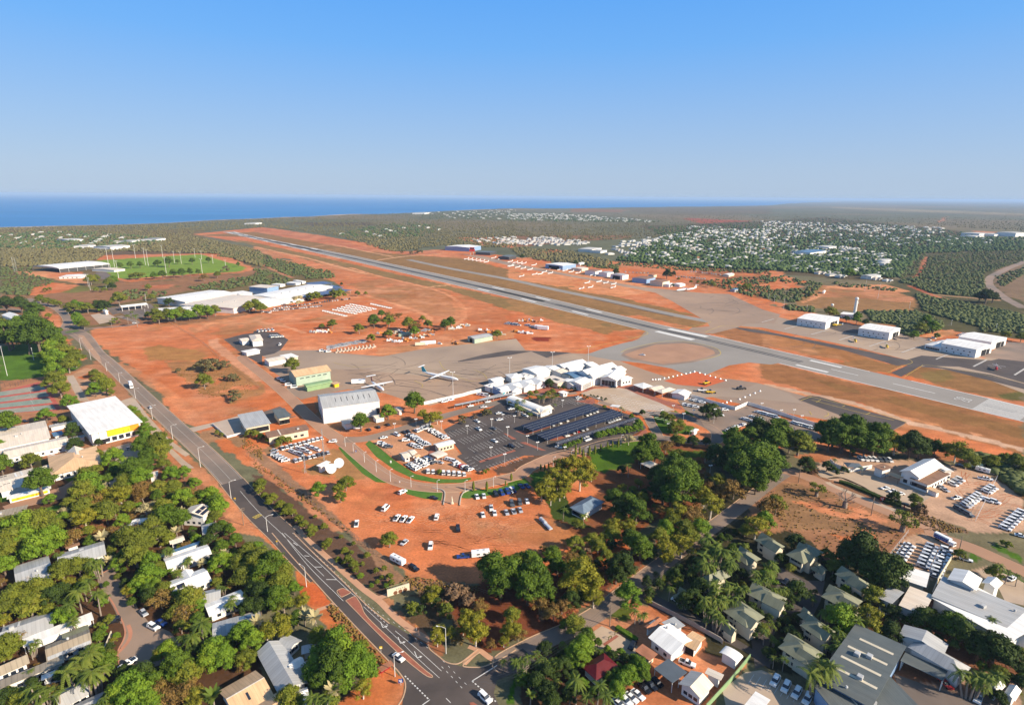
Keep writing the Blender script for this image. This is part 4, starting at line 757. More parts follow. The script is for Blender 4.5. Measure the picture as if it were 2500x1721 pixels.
def ico(c,r,rng,jit=.22,sub=1):
 t=(1+5**.5)/2;V=[Vector(v).normalized()for v in((-1,t,0),(1,t,0),(-1,-t,0),(1,-t,0),(0,-1,t),(0,1,t),(0,-1,-t),(0,1,-t),(t,0,-1),(t,0,1),(-t,0,-1),(-t,0,1))]
 F=[(0,11,5),(0,5,1),(0,1,7),(0,7,10),(0,10,11),(1,5,9),(5,11,4),(11,10,2),(10,7,6),(7,1,8),(3,9,4),(3,4,2),(3,2,6),(3,6,8),(3,8,9),(4,9,5),(2,4,11),(6,2,10),(8,6,7),(9,8,1)]
 for _ in range(sub):
  mid={};NF=[]
  def md(a,b):
   k=(min(a,b),max(a,b))
   if k not in mid:V.append((V[a]+V[b]).normalized());mid[k]=len(V)-1
   return mid[k]
  for a,b,c_ in F:
   x,y,z=md(a,b),md(b,c_),md(c_,a);NF+=[(a,x,z),(b,y,x),(c_,z,y),(x,y,z)]
  F=NF
 W=[Vector(c)+Vector((v.x*r[0],v.y*r[1],v.z*r[2]))*(1+rng.uniform(-jit,jit))for v in V]
 return W,F
def leaf_card(m,tint,p,n,s,rng,tv):
 u=n.orthogonal().normalized();v=n.cross(u);a=rng.uniform(0,6.28);u,v=u*math.cos(a)+v*math.sin(a),v*math.cos(a)-u*math.sin(a)
 a_,b_=s*rng.uniform(.6,1.1),s*rng.uniform(.4,.8)
 m.poly([p-u*a_,p-v*b_*rng.uniform(.5,1),p+u*a_,p+v*b_]);tint.append(min(1,max(0,tv)))
def crown(rng,R,Hc,zb,lobes,leaves,card,core=.64,droop=0.0,open_=0.0,flat=.75):
 """leaf clumps over lobes; R crown radius, zb crown base, Hc crown depth"""
 m=MB();tint=[];L=[]
 for i in range(lobes):
  a=2*math.pi*(i*0.618+rng.uniform(-.05,.05));f=math.sqrt((i+.4)/lobes);rad=R*(.19+.20*rng.random())*(1.15 if i<3 else 1)
  rr_=(R-rad*.8)*f*rng.uniform(.85,1.1);z=zb+Hc*(.32+.52*(1-f*f)+rng.uniform(-.14,.14))
  if open_:z=zb+Hc*rng.uniform(.25,.9)*(1.05-.35*f)
  L.append((Vector((math.cos(a)*rr_,math.sin(a)*rr_,z)),rad,rng.uniform(0,1)))
 for c,rad,tv in L:
  W,F=ico(c,(rad*core,rad*core,rad*core*flat),rng,.25)
  n=len(m.v)
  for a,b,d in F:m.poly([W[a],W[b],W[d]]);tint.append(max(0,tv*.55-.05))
 per=leaves//len(L)
 for c,rad,tv in L:
  for _ in range(per):
   z_=rng.uniform(-.75 if droop else-.45,1);a=rng.uniform(0,6.283);s_=math.sqrt(max(0,1-z_*z_));n=Vector((s_*math.cos(a),s_*math.sin(a),z_))
   k=rng.uniform(.66,1.2);p=c+Vector((n.x*rad*k,n.y*rad*k,n.z*rad*k*flat))
   nn=(n+Vector((rng.uniform(-.7,.7),rng.uniform(-.7,.7),rng.uniform(-.4,.7)))).normalized()
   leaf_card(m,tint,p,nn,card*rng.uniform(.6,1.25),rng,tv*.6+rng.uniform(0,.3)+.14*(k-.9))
 return m,tint,L
def trunk(rng,L,r,zb,forks=.45,lean=0.0,n=6):
 m=MB();top=Vector((rng.uniform(-1,1)*lean,rng.uniform(-1,1)*lean,zb*(forks+.4)));m.cyl((0,0,-.3),(top.x*.5,top.y*.5,top.z*.5),r*1.25,r*.95,n,cap=False);m.cyl((top.x*.5,top.y*.5,top.z*.5),top,r*.95,r*.75,n,cap=False)
 for c,rad,_ in L:
  if rng.random()<.8:
   mid=top.lerp(c,.5)+Vector((0,0,-rad*.15));m.cyl(top-Vector((0,0,r)),mid,r*.5,r*.32,5,cap=False);m.cyl(mid,c,r*.32,r*.12,5,cap=False)
 return m
def tree_maker(seed,name,leaf,bark,R,Hc,zb,lobes,leaves,card,tr,**kw):
 def f():
  rng=random.Random(seed);m,tint,L=crown(rng,R,Hc,zb,lobes,leaves,card,**kw)
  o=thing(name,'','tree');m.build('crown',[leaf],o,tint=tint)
  trunk(rng,L,tr,zb+Hc*.3,lean=R*.08).build('trunk',[bark],o);return o
 return f
def shrub_maker(seed,name,leaf,R,Hc,lobes,leaves,card,**kw):
 def f():
  rng=random.Random(seed);m,tint,L=crown(rng,R,Hc,0.0,lobes,leaves,card,**kw)
  o=m.build(name,[leaf],None,tint=tint);tag(o,'','shrub');return o
 return f
def palm_maker(seed,H_,fr=12,L_=3.0,fan=False,heads=1,leaf='leaf_palm'):
 def f():
  rng=random.Random(seed);o=thing('palm_tree','','palm tree');tm=MB();cm=MB();tint=[]
  for h in range(heads):
   ox,oy=(0,0)if heads==1 else(rng.uniform(-1.6,1.6),rng.uniform(-1.6,1.6));hh=H_*rng.uniform(.85,1.1)if heads>1 else H_
   bx,by=rng.uniform(-.5,.5),rng.uniform(-.5,.5);top=Vector((ox*1.3+bx,oy*1.3+by,hh))
   tm.cyl((ox*.6,oy*.6,-.3),(ox+bx*.4,oy+by*.4,hh*.5),.24,.18,6,cap=False);tm.cyl((ox+bx*.4,oy+by*.4,hh*.5),top,.18,.14,6,cap=False)
   for i in range(fr if heads==1 else int(fr*.75)):
    a=2*math.pi*i/fr+rng.uniform(-.2,.2);up=rng.uniform(-.35,1.1);tv=rng.uniform(.1,.9);d=Vector((math.cos(a),math.sin(a),0));s=Vector((-d.y,d.x,0));n=6 if not fan else 3
    prev=top;LL=L_*rng.uniform(.85,1.1)
    for j in range(1,n+1):
     t=j/n
     if fan:c=top+d*LL*.8*t+Vector((0,0,LL*(up*t)*.7));wd=LL*.16*math.sin(math.pi*min(.93,t))+.02
     else:c=top+d*LL*(t-.18*t*t)+Vector((0,0,LL*(up*.55*t-.62*t*t)));wd=LL*.15*(1-t*.7)+.05
     wp=LL*.16*math.sin(math.pi*min(.93,(j-1)/n))+.02 if fan else LL*.15*(1-(t-1/n)*.7)+.05
     if fan:cm.poly([prev-s*wp,c-s*wd,c+s*wd,prev+s*wp]);tint.append(tv)
     else:
      dr=Vector((0,0,-wd*.65))
      for sg in(-1,1):
       for q_ in range(2):
        p0=prev.lerp(c,q_*.5);p1=prev.lerp(c,q_*.5+.34);cm.poly([p0,p1,p1+s*sg*wd+dr+d*wd*.4,p0+s*sg*wd+dr+d*wd*.4]);tint.append(tv)
     prev=c
  tm.build('trunk',['bark_grey'],o);cm.build('fronds',[leaf],o,tint=tint);return o
 return f
def boab_maker(seed,leafy):
 def f():
  rng=random.Random(seed);o=thing('boab_tree','','tree');m=MB();prof=((-.3,1.0),(.6,1.05),(1.8,.95),(3.0,.75),(3.8,.5))
  for(z0,r0),(z1,r1)in zip(prof,prof[1:]):m.cyl((0,0,z0),(0,0,z1),r0,r1,10,cap=(z1==3.8))
  tips=[]
  def br(p,d,l,r,k):
   e=p+d*l;m.cyl(p,e,r,r*.6,5,cap=False)
   if k==0:tips.append(e);return
   for _ in range(3):br(e,(d+Vector((rng.uniform(-.8,.8),rng.uniform(-.8,.8),rng.uniform(-.2,.5)))).normalized(),l*.68,r*.55,k-1)
  for i in range(8):
   a=2*math.pi*i/8+rng.uniform(-.2,.2);br(Vector((0,0,3.2+rng.uniform(-.4,.6))),Vector((math.cos(a),math.sin(a),rng.uniform(.25,1))).normalized(),2.0,.24,3)
  m.build('trunk',['bark_grey'],o)
  if leafy:
   c=MB();tint=[]
   for t in tips:
    for _ in range(6):leaf_card(c,tint,t+Vector([rng.uniform(-.7,.7)for _ in range(3)]),Vector([rng.uniform(-1,1)for _ in range(2)]+[1]).normalized(),.42,rng,rng.random())
   c.build('crown',['leaf_mid'],o,tint=tint)
  return o
 return f
def dead_maker(seed):
 def f():
  rng=random.Random(seed);o=MB()
  def br(p,d,l,r,k):
   e=p+d*l;o.cyl(p,e,r,r*.6,4,cap=False)
   if k:[br(e,(d+Vector((rng.uniform(-.7,.7),rng.uniform(-.7,.7),rng.uniform(-.2,.6)))).normalized(),l*.72,r*.58,k-1)for _ in range(3)]
  br(Vector((0,0,-.2)),Vector((0,0,1)),2.0,.2,5)
  t=o.build('bare_tree',['bark_pale']);tag(t,'','tree');return t
 return f
def column_maker(seed):
 def f():
  rng=random.Random(seed);m=MB();tint=[]
  for i in range(7):
   z=.5+i*.75;r=.62*math.sin(math.pi*min(1,(i+1.3)/8.3))+.12;W,F=ico((0,0,z),(r,r,.6),rng,.2)
   for a,b,d in F:m.poly([W[a],W[b],W[d]]);tint.append(rng.uniform(.2,.7))
  for _ in range(160):
   z=rng.uniform(.2,5.9);r=.75*math.sin(math.pi*min(1,(z+.8)/7))+.08;a=rng.uniform(0,6.28);leaf_card(m,tint,Vector((r*math.cos(a),r*math.sin(a),z)),Vector((math.cos(a),math.sin(a),.4)).normalized(),.28,rng,rng.random())
  o=thing('conifer','','tree');m.build('crown',['leaf_mid'],o,tint=tint);t=MB();t.cyl((0,0,-.2),(0,0,1),.12,.1,6);t.build('trunk',['bark_brown'],o);return o
 return f
KIND={'b':('broad_tree','leaf_broad','bark_brown',dict(R=4,Hc=6.4,zb=1.6,lobes=21,leaves=3600,card=.27,tr=.32),4.6,'round dark tree'),'g':('gum_tree','leaf_gum','bark_pale',dict(R=4,Hc=6.0,zb=2.4,lobes=22,leaves=3000,card=.23,tr=.26,core=.5,droop=1,open_=1),5.2,'yellow-green gum tree'),'m':('bushy_tree','leaf_mid','bark_grey',dict(R=4,Hc=5.2,zb=1.3,lobes=19,leaves=3300,card=.25,tr=.24,core=.66),3.8,'bushy green tree'),'l':('leafy_tree','leaf_bright','bark_brown',dict(R=4,Hc=5.4,zb=1.3,lobes=19,leaves=3400,card=.26,tr=.26),4.0,'bright leafy tree'),'d':('dense_tree','leaf_dark','bark_brown',dict(R=4,Hc=6.2,zb=1.2,lobes=19,leaves=3300,card=.27,tr=.32),4.2,'dense dark evergreen'),'y':('dry_tree','leaf_dry','bark_grey',dict(R=4,Hc=4.8,zb=1.2,lobes=13,leaves=1600,card=.26,tr=.2,core=.42,open_=1),3.6,'thin brownish tree'),'w':('silver_tree','leaf_silver','bark_pale',dict(R=4,Hc=5,zb=1.4,lobes=11,leaves=1500,card=.28,tr=.2,core=.5,open_=1),3.8,'silvery tree')}
NV=3
def tree(k,x,y,r,kind='m',label='',group=None,sc=None,cx=True):
 """x, y: middle of the crown as surveyed, r its half width in survey units"""
 if kind in KIND:
  nm,leaf,bark,a,cz,_=KIND[kind];R=r*mpp(k,x,y);s=R/4.15;s=max(.3,s)
  p=G(k,x,y,cz*s);v=random.randrange(NV)
  return placed((kind,v),tree_maker(hash_(kind)*10+v,nm,leaf,bark,**a),(p.x,p.y,0),random.uniform(0,6.28),label,group,(s,s,s*random.uniform(.92,1.1)))
 if kind in 'pfcPs':
  H0,cfg={'p':(7.5,dict(fr=17,L_=3.1)),'P':(6.5,dict(fr=16,L_=2.6,heads=5)),'f':(4.5,dict(fr=34,L_=2.2,fan=True)),'c':(8,dict(fr=18,L_=3.6)),'s':(4,dict(fr=34,L_=2.4,fan=True,leaf='leaf_silver'))}[kind]
  R=r*mpp(k,x,y)*.86;s=R/cfg['L_'];p=G(k,x,y,H0*s);v=random.randrange(2)
  return placed((kind,v),palm_maker(900+v+ord(kind),H0,**cfg),(p.x,p.y,0),random.uniform(0,6.28),label,group,s)
 if kind=='i':
  h=r;p=G(k,x,y);return placed(('i',0),column_maker(5),(p.x,p.y,0),random.uniform(0,6),label,group,h/6)
 if kind in 'BL':
  p=G(k,x,y);return placed((kind,0),boab_maker(31,kind=='L'),(p.x,p.y,0),random.uniform(0,6),label,group,r/5.5)
 if kind=='x':
  p=G(k,x,y);return placed((kind,0),dead_maker(8),(p.x,p.y,0),random.uniform(0,6),label,group,r/7)
SHR={'sb':('bush','leaf_bush',1.0),'sm':('shrub','leaf_mid',1.1),'sd':('shrub','leaf_dark',1.0),'sy':('scrub_bush','leaf_dry',.9),'sl':('shrub','leaf_bright',1.1),'st':('twiggy_bush','leaf_twig',.8)}
def hash_(s):return sum((i+3)*ord(c)for i,c in enumerate(s))
def shrub(k,x,y,r,kind='sm',label='',group=None,low=False):
 nm,leaf,hh=SHR[kind];R=r*mpp(k,x,y);s=R/1.5;p=G(k,x,y,.8*s*hh);v=random.randrange(2)
 return placed((kind,v),shrub_maker(hash_(kind)+v,nm,leaf,1.5,2.2*hh,7,420,.22),(p.x,p.y,0),random.uniform(0,6.28),label,group,s)
SIZE=lambda r:'small' if r<2.6 else 'medium' if r<4.4 else 'large' if r<7 else 'huge'
USED={}
TREES=[]
def grove(k,place,items,group,default='m',mul=1.0):
 """items: (x, y, r[, kind]); labels count from the left of the picture"""
 its=sorted([(x,y,r,(e[0]if e else default))for x,y,r,*e in items]);cnt={};tot={}
 for i in its:tot[i[3]]=tot.get(i[3],0)+1
 for x,y,r,kd in its:
  if kd in KIND:
   g_=G(k,x,y,3.5)
   if any(abs((g_.x-f[0])*f[2].x+(g_.y-f[1])*f[2].y)<f[3]*.8 and abs((g_.y-f[1])*f[2].x-(g_.x-f[0])*f[2].y)<f[4]*.8 for f in FOOT):continue
  c=cnt.get(kd,0);cnt[kd]=c+1
  d=KIND[kd][5]if kd in KIND else{'p':'feathery palm tree','P':'slender palm clump','f':'fan palm','c':'tall coconut palm','s':'silvery fan palm','i':'slim conifer','B':'bare boab tree','L':'leafy boab tree','x':'leafless pale tree','sb':'olive bush','sm':'green shrub','sd':'dark shrub','sy':'dry brown bush','sl':'bright green shrub','st':'twiggy leafless bush'}[kd]
  lab_='%s %s'%(d,place)if tot[kd]==1 else '%s %s, %s from the left'%(d,place,ordn(c))
  o=(shrub if kd in SHR else tree)(k,x,y,r*(mul if kd not in 'iBLx' else 1),kd,lab_,group);TREES.append((o.location.x,o.location.y,1.5*o.scale[0]if kd in SHR else 4*o.scale[0]))
def infill(k,pts,n,rlo,rhi,kinds,place,group,seed):
 rg=random.Random(seed);pp=[q(k,*p)for p in pts];xs=[p[0]for p in pp];ys=[p[1]for p in pp];out=[];t=0;o_=TILE[k]
 while len(out)<n and t<4000:
  t+=1;u,v=rg.uniform(min(xs),max(xs)),rg.uniform(min(ys),max(ys));g=P(u,v);R=rg.uniform(rlo,rhi)
  if not inside(pp,np.array([u]),np.array([v]))[0]or any((g.x-a)**2+(g.y-b)**2<(.62*(c+R))**2 for a,b,c in TREES+[(x_,y_,1.2)for x_,y_ in NOGO]):continue
  if any(abs((g.x-f[0])*f[2].x+(g.y-f[1])*f[2].y)<f[3]+R*.55 and abs((g.y-f[1])*f[2].x-(g.x-f[0])*f[2].y)<f[4]+R*.55 for f in FOOT):continue
  TREES.append((g.x,g.y,R));c=P(u,v,0);g2=Vector((g.x,g.y,R));h_=CM.transposed()@(g2-Vector((0,0,CH)));uu,vv=1250-CF*h_.x/h_.z,860.5+CF*h_.y/h_.z
  out.append(((uu-o_[0])/o_[2],(vv-o_[1])/o_[2],R/mpp(k,(uu-o_[0])/o_[2],(vv-o_[1])/o_[2]),rg.choice(kinds)))
 grove(k,place,out,group)
def woodland(name,label,tracts,leaf,R0,R1,seed,hmul=.75):
 rng=np.random.default_rng(seed);X,Y,T_=[],[],[]
 for k,pts,n,*rest in tracts:
  pp=[q(k,*p)for p in pts];px=[p[0]for p in pp];py=[p[1]for p in pp];got=0
  u=rng.uniform(min(px),max(px),n*6);v=rng.uniform(min(py),max(py),n*6);i=inside(pp,u,v);u,v=u[i][:n],v[i][:n]
  for a,b in zip(u,v):g=P(a,b);X.append(g.x);Y.append(g.y)
 X=np.array(X);Y=np.array(Y);n=len(X)
 if n==0:return
 W,F=ico((0,0,0),(1,1,1),random.Random(seed),.3,0);W=np.array([tuple(w_)for w_ in W]);F=np.array(F);nvv=len(W)
 s=rng.uniform(R0,R1,n)*(0.8+.6*vnoise(X,Y,60,seed));th=rng.uniform(0,6.28,n);jt=1+rng.uniform(-.28,.28,(n,nvv,1))
 V=W[None]*jt;c,sn=np.cos(th)[:,None],np.sin(th)[:,None];vx=V[:,:,0]*c-V[:,:,1]*sn;vy=V[:,:,0]*sn+V[:,:,1]*c
 A=np.stack([vx*s[:,None]+X[:,None],vy*s[:,None]+Y[:,None],(V[:,:,2]*hmul+.62)*s[:,None]],2).reshape(-1,3)
 FF=(F[None]+(np.arange(n)*nvv)[:,None,None]).reshape(-1,3).astype(np.int32)
 me=bpy.data.meshes.new(name);me.vertices.add(len(A));me.vertices.foreach_set('co',A.astype(np.float32).ravel());me.loops.add(FF.size);me.loops.foreach_set('vertex_index',FF.ravel())
 me.polygons.add(len(FF));me.polygons.foreach_set('loop_start',np.arange(0,FF.size,3,dtype=np.int32));me.polygons.foreach_set('loop_total',np.full(len(FF),3,dtype=np.int32));me.update(calc_edges=True)
 at=me.attributes.new('tint','FLOAT','FACE');tv=np.clip(rng.uniform(0,1,n)*.8+.3*vnoise(X,Y,120,seed+4),0,1);at.data.foreach_set('value',np.repeat(tv,len(F)).astype(np.float32))
 me.materials.append(MATS[leaf]);o=link(name,me);tag(o,label,name.replace('_',' '),None,'stuff');return o
FOOT=[]
class B:
 """rectangular building from three surveyed eave corners a, b, c at height h; ridge runs a-b"""
 def __init__(s,name,label,cat,k,a,b,c,h,roof='gable',rise=2.0,over=.9,wm='white_wall',rm='white_roof',group=None,n=1,wall=True,thick=.16,base=0.0):
  A,Bp,C=(G(k,*p,h+base)for p in(a,b,c));e=(A-Bp);L=e.length;e.normalize();w_=C-Bp;f=w_-e*w_.dot(e);W=f.length;f.normalize()
  cen=Bp+e*L/2+f*W/2;s.rz=math.atan2(e.y,e.x);s.L,s.W,s.h,s.rise=L,W,h,rise;s.x=L/2;s.y=W/2
  s.o=thing(name,label,cat,(cen.x,cen.y,base),s.rz,group);s.c=Vector((cen.x,cen.y,0));s.roofkind=roof;s.over=over
  FOOT.append((cen.x,cen.y,e,L/2,W/2));wx,wy=s.x-over,s.y-over;s.wx,s.wy=wx,wy
  cr=Matrix.Rotation(-s.rz,3,'Z');tc=cr@(-s.c).normalized();rt=cr@Vector((1,.0,0))
  S={'+x':Vector((1,0,0)),'-x':Vector((-1,0,0)),'+y':Vector((0,1,0)),'-y':Vector((0,-1,0))}
  fr=max(S,key=lambda i:S[i].dot(tc));op={'+x':'-x','-x':'+x','+y':'-y','-y':'+y'}
  oth=[i for i in S if i not in(fr,op[fr])];r_=max(oth,key=lambda i:S[i].dot(rt));s.side={'F':fr,'K':op[fr],'R':r_,'L':op[r_]}
  if wall:
   m=MB();m.box(-wx,-wy,0 if base==0 else 0,wx,wy,h-.02)
   if roof in('gable','multi')and rise>0:
    for i in range(n):
     y0=-s.y+s.W*i/n;y1=-s.y+s.W*(i+1)/n;ym=(y0+y1)/2
     q0,q1=max(y0,-wy),min(y1,wy)
     for sx in(-wx,wx):m.poly([(sx,q0,h-.02),(sx,q1,h-.02),(sx,ym,h+rise*(1-.02)-.1)])
   if roof=='skill':
    for sx in(-wx,wx):m.poly([(sx,-wy,h-.02),(sx,wy,h-.02),(sx,wy,h+rise*.97)])
    m.poly([(-wx,wy,h-.02),(wx,wy,h-.02),(wx,wy,h+rise*.97),(-wx,wy,h+rise*.97)])
   if roof=='arch':
    for sx in(-wx,wx):m.poly([(sx,-wy*math.cos(math.pi*i/10),h-.02+rise*.96*math.sin(math.pi*i/10))for i in range(11)])
   m.build('wall',[wm],s.o)
  m=MB();X,Y=s.x,s.y
  if roof in('gable','multi'):
   for i in range(n):
    y0=-Y+s.W*i/n;y1=-Y+s.W*(i+1)/n;ym=(y0+y1)/2
    m.prism([(y0,h),(ym,h+rise),(y1,h),(y1,h+thick),(ym,h+rise+thick),(y0,h+thick)][::-1],-X,X)
  elif roof=='skill':m.prism([(-Y,h),(Y,h+rise),(Y,h+rise+thick),(-Y,h+thick)][::-1],-X,X)
  elif roof=='flat':m.box(-X,-Y,h,X,Y,h+thick)
  elif roof=='arch':
   pr=[(-Y*math.cos(math.pi*i/12),h+rise*math.sin(math.pi*i/12))for i in range(13)];m.prism(pr+[(y*.985,z+.001+thick)for y,z in pr[::-1]],-X,X)
  elif roof=='hip':
   r=min(Y,X);t=thick;z0,z1=h+t,h+rise+t;e_=X-r if X>Y else 0;g=Y-r if Y>X else 0
   c4=[(-X,-Y),(X,-Y),(X,Y),(-X,Y)];a1,a2=((-e_,-g),(e_,g))
   if X>=Y:F_=[((-X,-Y),(X,-Y),a2,a1),((X,-Y),(X,Y),a2),((X,Y),(-X,Y),a1,a2),((-X,Y),(-X,-Y),a1)]
   else:F_=[((-X,-Y),(X,-Y),a1),((X,-Y),(X,Y),a2,a1),((X,Y),(-X,Y),a2),((-X,Y),(-X,-Y),a1,a2)]
   for i,f_ in enumerate(F_):
    pts=[(p[0],p[1],z0 if p in c4 else z1)for p in f_];m.poly(pts,0,[((p[0],p[1])if i%2==0 else(p[1],p[0]))for p in pts])
   m.poly([(x,y,h)for x,y in c4][::-1])
   for i in range(4):p,q_=c4[i],c4[(i+1)%4];m.poly([(*p,h),(*q_,h),(*q_,z0),(*p,z0)])
  s.roof=m.build('roof',[rm],s.o)
 def rz_at(s,x,y):
  if s.roofkind in('gable',):return s.h+s.rise*(1-abs(y)/s.y)+.16
  if s.roofkind=='skill':return s.h+s.rise*(y+s.y)/s.W+.16
  if s.roofkind=='hip':
   r=min(s.x,s.y);return s.h+s.rise*min(1,(s.y-abs(y))/r,(s.x-abs(x))/r)+.16
  if s.roofkind=='arch':return s.h+s.rise*math.sqrt(max(0,1-(y/s.y)**2))+.16
  return s.h+.16
 def wallpos(s,side,u):
  d=s.side.get(side,side);w={'+x':(s.wx,u),'-x':(-s.wx,-u),'+y':(-u,s.wy),'-y':(u,-s.wy)}[d]
  a={'+x':0,'-x':math.pi,'+y':math.pi/2,'-y':-math.pi/2}[d];ln=s.wy*2 if d[1]=='x' else s.wx*2
  return w,a,ln
 def win(s,side,n,z0=1.0,w=1.3,h=1.2,name='window',mt='glass',f0=.08,f1=.92,dep=.05):
  _,a,ln=s.wallpos(side,0);m=MB();m.box(-.02,-w/2,0,dep,w/2,h);me=m.mesh(name,[mt])
  for i in range(n):
   u=-ln/2+ln*(f0+(f1-f0)*(i+.5)/n);(x,y),a,_=s.wallpos(side,u);o=link(name,me,s.o,(x,y,z0),a)
  return s
 def door(s,side,u=0.0,w=4.0,h=4.0,mt='dark_opening',name='door',dep=.06):
  (x,y),a,ln=s.wallpos(side,u*1.0);m=MB();m.box(-.02,-w/2,.0,dep,w/2,h);m.build(name,[mt],s.o,loc=(x,y,0),rz=a);return s  # open doorway drawn as a dark panel, interior shade put into its colour
 def panel(s,name,mt,x0,y0,x1,y1,lift=.06,th=.05):
  """something lying on the roof, fractions of half length and half width"""
  m=MB();X0,X1,Y0,Y1=x0*s.x,x1*s.x,y0*s.y,y1*s.y
  P4=[(X0,Y0),(X1,Y0),(X1,Y1),(X0,Y1)];b=[(x,y,s.rz_at(x,y)+lift-.03)for x,y in P4];t=[(x,y,z+th)for x,y,z in b]
  m.poly(t);[m.poly([b[i],b[(i+1)%4],t[(i+1)%4],t[i]])for i in range(4)];m.build(name,[mt],s.roof);return s
 def vent(s,x,y,name='roof_vent',r=.5,h=.9,mt='steel'):
  m=MB();z=s.rz_at(x*s.x,y*s.y);m.cyl((0,0,-.3),(0,0,h*.6),r*.6,r*.6,8);m.cyl((0,0,h*.6),(0,0,h),r,r*.5,8);m.build(name,[mt],s.roof,loc=(x*s.x,y*s.y,z));return s
 def unit(s,x,y,w=1.4,d=1.0,h=.8,name='air_unit',mt='steel'):
  m=MB();z=s.rz_at(x*s.x,y*s.y);m.box(-w/2,-d/2,-.3,w/2,d/2,h);m.box(-w/2+.1,-d/2+.1,h,w/2-.1,d/2-.1,h+.08);m.build(name,[mt],s.roof,loc=(x*s.x,y*s.y,z));return s
 def posts(s,n,inset=.3,name='post',mt='pole_paint',r=.12,sides=('-y','+y')):
  m=MB();m.cyl((0,0,0),(0,0,s.h),r,r,6);me=m.mesh(name,[mt])
  for sd in sides:
   for i in range(n):link(name,me,s.o,(-s.x+inset+(s.W*0+s.L-2*inset)*i/(n-1),(s.y-inset)*(1 if sd=='+y' else-1),0))
  return s
 def awning(s,side,u,w,d,z,mt='brown_roof',name='awning',drop=.5):
  (x,y),a,_=s.wallpos(side,u);m=MB();m.prism([(0,z),(d,z-drop),(d,z-drop+.14),(0,z+.14)],-w/2,w/2);m.v=[(p[1],-p[0],p[2])for p in m.v]
  for t in(-w/2+.2,w/2-.2):m.cyl((d-.2,t,0),(d-.2,t,z-drop),.08,.08,6,m=0)
  m.build(name,[mt],s.o,loc=(x,y,0),rz=a);return s
 def gablet(s,x,w,d,rise,side=-1,mt='sage_roof',wm='cream_wall',name='gablet'):
  """cross gable projecting over one long side"""
  m=MB();y0=side*(s.y+d);y1=0;z0=s.h;z1=s.h+rise;X=x*s.x
  pr=[(-w/2,z0),(0,z1),(w/2,z0),(w/2,z0+.16),(0,z1+.16),(-w/2,z0+.16)]
  m.prism([(a,z)for a,z in pr],y0,y1,axis='y');o=m.build(name,[mt],s.o,loc=(X,0,0))
  m=MB();m.box(-w/2+.3,min(y0*.94,0),0,w/2-.3,max(y0*.94,0),z0-.02);m.poly([(-w/2+.3,y0*.94,z0-.02),(w/2-.3,y0*.94,z0-.02),(0,y0*.94,z1-.15)]);m.build('wing_wall',[wm],s.o,loc=(X,0,0));return s
def house(label,k,a,b,c,h=3.0,**kw):return B('house',label,'house',k,a,b,c,h,group=kw.pop('group',None),**kw).win('F',3).win('R',3)
house('pale grey gabled house at the left edge, west of the palms','C0',(120,300),(430,200),(370,430),rise=1.7,rm='grey_roof').gablet(.1,5,1.0,1.4,1,'grey_roof').vent(-.2,.3)
house('grey-white roofed house hidden behind trees above the palm grove','C0',(510,190),(920,70),(980,180),rise=1.6,rm='grey_roof').panel('skylight','white_roof',-.1,-.6,.1,-.2)
B('shed','brick-sided long shed behind the grey-white house','shed','C0',(575,120),(700,80),(705,105),2.4,rise=.3,rm='brown_roof',wm='white_wall')
house('pale roofed house with rows of dark solar panels at far left','C0',(-60,860),(470,680),(430,850),rise=1.5,rm='grey_roof').panel('solar_panel','solar_cell',.68,-.9,.88,-.1).panel('solar_panel','solar_cell',.42,.2,.55,.7).panel('skylight','white_roof',.1,-.9,.18,-.1).unit(.35,.0)
B('carport','very long narrow white carport roof below the solar panelled house','carport','C0',(195,940),(810,700),(815,770),3,roof='flat',rm='white_roof',wm='white_wall').posts(5)
house('fawn ribbed gable house beside the narrow white carport','C0',(400,1000),(790,850),(830,970),rise=1.5,rm='fawn_roof').vent(.0,-.3).panel('verandah','grey_roof',-.95,.7,.95,1.0)
B('shed','sage green low shed tucked behind the fawn ribbed house','shed','C0',(545,900),(780,810),(790,860),2.6,roof='skill',rise=.3,rm='sage_roof')
house('fawn ribbed gable house cut by the left edge, near the bottom','C0',(-60,1200),(240,1070),(262,1150),rise=1.6,rm='fawn_roof')
B('house','long fawn-roofed unit running along the bottom left','house','C0',(-60,1330),(560,1080),(570,1160),3,roof='skill',rise=.6,rm='fawn_roof').win('F',5)
B('shed','small bright white shed roof above a parked white ute','shed','C0',(365,1260),(490,1210),(500,1260),2.6,roof='skill',rise=.3,rm='white_roof')
house('grey gabled house at the bottom left edge with twin ridge','C0',(460,1440),(740,1290),(800,1420),rise=1.8,rm='grey_roof');house('grey lower wing of the bottom left house','C0',(640,1530),(920,1400),(960,1500),rise=1.0,rm='grey_roof')
house('peach-roofed house with a skylight at the bottom, beside bare red yard','C0',(1930,1400),(2260,1215),(2480,1420),rise=2.2,rm='tan_roof').panel('skylight','glass',.0,.2,.12,.55).panel('ridge_cap','cream_roof',-1,-.03,1,.03)
house('peach-roofed house continuing below the frame, right part','C0',(2200,1560),(2500,1380),(2640,1560),rise=1.8,rm='tan_roof')
house('white roofed long house with palm shadows, first above the cul-de-sac trees','C0',(1445,230),(1830,100),(1885,180),h=3.4,rise=1.0,rm='white_roof');B('shed','blue-grey narrow shed behind the white long house','shed','C0',(1410,190),(1770,70),(1780,95),2.8,roof='skill',rise=.2,rm='blue_roof')
house('white gabled house with vents and a solar panel by the road trees','C0',(1470,440),(1800,310),(1860,430),rise=1.6,rm='white_roof').panel('solar_panel','solar_cell',.3,.2,.7,.6).gablet(-.1,5,2,1.4,-1,'white_roof').panel('skylight','glass',.2,.75,.3,.95).panel('skylight','glass',.4,.75,.5,.95)
